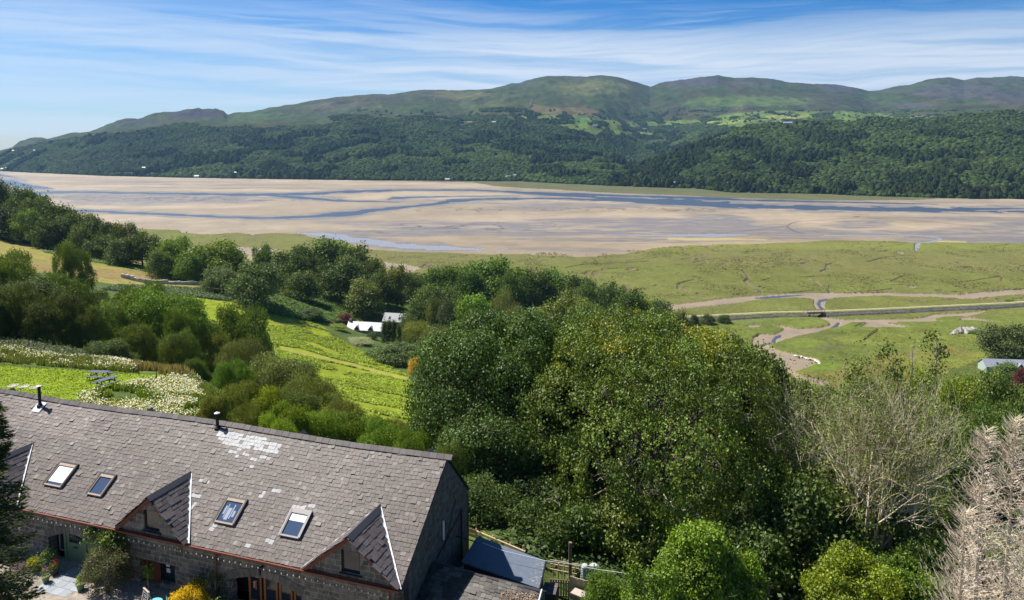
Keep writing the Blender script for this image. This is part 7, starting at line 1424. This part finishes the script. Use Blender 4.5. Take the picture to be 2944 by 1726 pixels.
for i_, (x_, y_, Y_, w_, h_, lb_) in enumerate(((1162, 1322, 44.5, 3.0, 2.4, 'bramble mound squeezed against the barn gable'), (1172, 1290, 47, 3.4, 2.8, 'taller bramble mound against the back corner of the barn'), (1175, 1330, 46.5, 3.4, 2.6, 'bramble mound just behind the picket panel'), (1225, 1330, 46, 3.6, 2.4, 'bramble mound behind the thick fence rail'), (1290, 1345, 45, 3.2, 2.2, 'bramble mound behind the felt roof corner'), (1350, 1365, 44, 3.0, 2.0, 'bramble mound left of the ribbed tanks'), (1200, 1280, 50, 4.5, 3.4, 'dark holly bush in the gap behind the barn'), (1290, 1290, 50, 4.5, 3.4, 'dark holly bush under the first oak'))):
    a_ = float(rays(x_, y_)[0]); plant('bramble_bush', lb_, 'bush', 0, 0, w_, h_, 5000, .17, (.085, .125, .03) if i_ < 6 else (.05, .08, .025), 140 + i_, 22, 'dome', world=(a_ * Y_, Y_, gz(a_ * Y_, Y_) - .2), bottom=.1, cull=.4)
# the half dead ash: many pale stems fanning out
M_ash = mat('pale ash bark', (.60, .51, .35), .9, noise=.3, nscale=2.5)
def ash():
    rng = np.random.default_rng(300); Y = 47.0; a = float(rays(2150, 1400)[0]); X = a * Y; zb = gz(X, Y); ro = empty('ash_tree', (X, Y, zb)); tag(ro, 'dying ash with pale bare twigs fanning up in front of the pasture', 'tree')
    hh = H + float(rays(2190, 905)[1]) * Y - zb; out = []; ends = []
    for k in range(19):
        an = k / 19 * 6.28 + rng.uniform(-.3, .3); sp_ = rng.uniform(.12, .62) if k % 3 else rng.uniform(.05, .2); p0 = np.array([math.cos(an) * .7 * rng.uniform(.3, 1.6), math.sin(an) * .5, -.5]); branch_segs(rng, p0, [math.cos(an) * sp_, math.sin(an) * sp_ * .8, 1.0], hh * rng.uniform(.50, .62), rng.uniform(.13, .24), 3, out, .6, .22, (1, 3), .12, ends, .5, .66)
    E = np.array(ends); k = E[:, 2] > 1; print('ash segs', len(out), 'h', hh)
    V, Fq = tubes(out, 5); zmax = V[:, 2].max(); s = hh * 1.10 / zmax; wx_ = np.abs(V[:, 0]).max(); sx = (235 * K / F * Y) / np.percentile(np.abs(V[:, 0]), 99.5); V = V * [sx, min(sx, 1.2), s]; E = E * [sx, min(sx, 1.2), s]
    mesh_np('trunk', V, Fq, M_ash, ro, smooth=True)
    q = E[rng.random(len(E)) < .6]; i = np.repeat(np.arange(len(q)), 11); P = q[i] + rng.normal(size=(len(i), 3)) * .22 - [0, 0, .1]; m = len(P); nr = rng.normal(size=(m, 3)) + [0, 0, .8]; nr /= np.linalg.norm(nr, axis=1, keepdims=True); t = rng.normal(size=(m, 3)); t -= nr * (t * nr).sum(1, keepdims=True); t /= np.linalg.norm(t, axis=1, keepdims=True); b = np.cross(nr, t); sz_ = .19 * rng.uniform(.6, 1.4, (m, 1))
    V = np.stack([P - t * sz_ * .5, P - b * sz_ * .25, P + t * sz_ * .5, P + b * sz_ * .25], 1).reshape(-1, 3); C = np.array([.15, .18, .045]) * rng.uniform(.6, 1.4, (m, 1)); mesh_np('crown', V, np.arange(m * 4).reshape(m, 4), M_leaf, ro, col=C)
    # ivy clad tufts low on the stems
    c, r = crown_lobes(rng, 7.5, 8.5, 34, 'tall', .2); V, Fq, C = leaf_mesh(rng, c, r * .8, 11000, .2, (.11, .14, .04), shell=.9, cull=.1); mesh_np('ivy', V, Fq, M_leaf, ro, col=C)
ash()
def ash_top(x, y, Y, label, seed):
    rng = np.random.default_rng(seed); a, e = rays(x, y); X = float(a) * Y; zt = H + float(e) * Y; zb = gz(X, Y); ro = empty('ash_sapling', (X, Y, zb)); tag(ro, label, 'tree', 'thin ash stems'); h = zt - zb; out = []; ends = []; p = np.array([rng.uniform(-1.2, 1.2), 0, 0]); d = (np.array([0, 0, h]) - p) / 8
    for k in range(8): q = p + d + rng.normal(size=3) * [.18, .18, .02]; out.append((*p, .14 - k * .015, *q, .125 - k * .015)); p = q; 
    for k in range(4, 8): branch_segs(rng, out[k][:3], [rng.normal() * .6, rng.normal() * .5, .8], 1.5, .045, 1, out, .6, .2, (1, 3), .2, ends)
    V, Fq = tubes(out, 5); mesh_np('trunk', V, Fq, M_palebark, ro)
    c = np.array([[0, 0, h - .3], [.7, 0, h - 1.2], [-.5, .2, h - .8], [.3, -.3, h - 2.2]]); V, Fq, C = leaf_mesh(rng, c, np.array([.5, .42, .35, .4]), 420, .2, (.14, .18, .04), shell=.9, cull=.0); mesh_np('crown', V, Fq, M_leaf, ro, col=C)
ash_top(2292, 828, 47, 'thin ash stem with a leaf tuft standing highest above the pasture', 5); ash_top(2190, 850, 47, 'thin ash stem with a small tuft left of the highest one', 6); ash_top(2110, 905, 49, 'thin bare ash stem at the left of the crown', 7)
# dead spruces, all fine grey twigs
M_deadpale = mat('bleached twigs', (.60, .50, .38), .9, noise=.2, nscale=2)
def dead_spruce(x, ytop, Y, wpx, label, seed):
    rng = np.random.default_rng(seed); a, e = rays(x, ytop); X = float(a) * Y; zt = H + float(e) * Y; zb = gz(X, Y) - 1; h = zt - zb; R = wpx * K / F * Y / 2; ro = empty('dead_spruce', (X, Y, zb)); tag(ro, label, 'tree', 'dead spruces at the right edge'); out = []
    n = 14; 
    for k in range(n): out.append((0, 0, h * k / n, .17 * (1 - k / n) + .015, 0, 0, h * (k + 1) / n, .17 * (1 - (k + 1) / n) + .012))
    for k in range(int(h * 19)):
        z = h * rng.uniform(.04, 1) ** .9; rr = R * (1 - z / h) ** .9 * rng.uniform(.45, 1.2) + .2; an = rng.uniform(0, 6.28); d = np.array([math.cos(an), math.sin(an), 0]); p = np.array([0, 0, z]); m = max(3, int(rr / .28)); r0 = .022
        for i in range(m):
            t = (i + 1) / m; q = np.array([0, 0, z + .62 * rr * t ** 1.5]) + d * rr * t + rng.normal(size=3) * .045; out.append((*p, r0, *q, r0 * .8)); r0 *= .8
            for s in (-1, 1):
                for w_ in range(2):
                    sd = np.array([-d[1], d[0], 0]) * s * rng.uniform(.5, 1) + d * .6 + np.array([0, 0, .55]); e2 = q + sd * rng.uniform(.2, .55) * (1.2 - t * .5); out.append((*q, .009, *e2, .004))
            p = q
    V, Fq = tubes(out, 3); mesh_np('trunk', V, Fq, M_deadpale, ro)
dead_spruce(2425, 1062, 33, 270, 'grey dead spruce with fine upswept twigs, left one', 11); dead_spruce(2500, 1035, 34, 270, 'taller grey dead spruce at the right edge', 12); dead_spruce(2375, 1255, 31, 170, 'small grey dead spruce in front of the others', 13); dead_spruce(2550, 1180, 29, 260, 'grey dead spruce in the bottom right corner', 14)
# the dark spruce at the left
def spruce():
    rng = np.random.default_rng(400); Y = 25.5; X = float(rays(-45, 1300)[0]) * Y; zb = 76.0; h = 16.5; ro = empty('spruce_tree', (X, Y, zb)); tag(ro, 'dark spruce leaning into the left edge in front of the barn', 'tree'); out = []; Ps = []; Ds = []
    n = 16
    for k in range(n): out.append((0, 0, h * k / n, .26 * (1 - k / n) + .02, 0, 0, h * (k + 1) / n, .26 * (1 - (k + 1) / n) + .02))
    for k in range(190):
        z = h * rng.uniform(.03, .99); rr = (2.45 * (1 - z / h) ** .62 + .25) * rng.uniform(.75, 1.12); an = rng.uniform(0, 6.28); d = np.array([math.cos(an), math.sin(an), 0]); p = np.array([0, 0, z]); m = 7; r0 = .035
        for i in range(m):
            t = (i + 1) / m; q = np.array([0, 0, z - .55 * rr * t + .38 * rr * t ** 2.2]) + d * rr * t; out.append((*p, r0, *q, r0 * .75)); r0 *= .75
            nl = 46; u = rng.random((nl, 1)); side = np.array([-d[1], d[0], 0]) * rng.normal(size=(nl, 1)) * .30 * (1.15 - t * .7); base = p + (q - p) * u + side + np.array([0, 0, 1]) * (-rng.random((nl, 1)) * .22 - np.abs(side).sum(1, keepdims=True) * .25); Ps.append(base); Ds.append(d + side * 2.5 + rng.normal(size=(nl, 3)) * .25 + [0, 0, -.15]); p = q
    V, Fq = tubes(out, 5); mesh_np('trunk', V, Fq, M_bark, ro)
    P = np.concatenate(Ps); D_ = np.concatenate(Ds); D_ /= np.linalg.norm(D_, axis=1, keepdims=True); m = len(P); nr = rng.normal(size=(m, 3)) + [0, 0, 1.0]; b = np.cross(D_, nr); b /= np.linalg.norm(b, axis=1, keepdims=True); s = .17 * rng.uniform(.6, 1.3, (m, 1))
    V = np.stack([P - D_ * s * .5, P - b * s * .14, P + D_ * s * .6, P + b * s * .14], 1).reshape(-1, 3); C = np.array([.045, .066, .018]) * rng.uniform(.6, 1.5, (m, 1)); k = rng.random(m) < .10; C[k] = np.array([.14, .16, .03]); mesh_np('crown', V, np.arange(m * 4).reshape(m, 4), M_leaf, ro, col=C)
spruce()

# ---------------------------------------------------------------- the air between here and the hills
def haze():
    q = MB(); q.box(-9000, 9000, -60, 8200, -6, 900); m = bpy.data.materials.new('haze'); m.use_nodes = True; nt = m.node_tree; nt.nodes.clear(); v = nt.nodes.new('ShaderNodeVolumePrincipled'); v.inputs['Color'].default_value = (.34, .62, 1, 1); v.inputs['Density'].default_value = HAZE; v.inputs['Anisotropy'].default_value = .2
    o = nt.nodes.new('ShaderNodeOutputMaterial'); nt.links.new(v.outputs[0], o.inputs['Volume']); b = q.build('haze', m); tag(b, kind='stuff')
HAZE = 0.00004
if HAZE: haze()
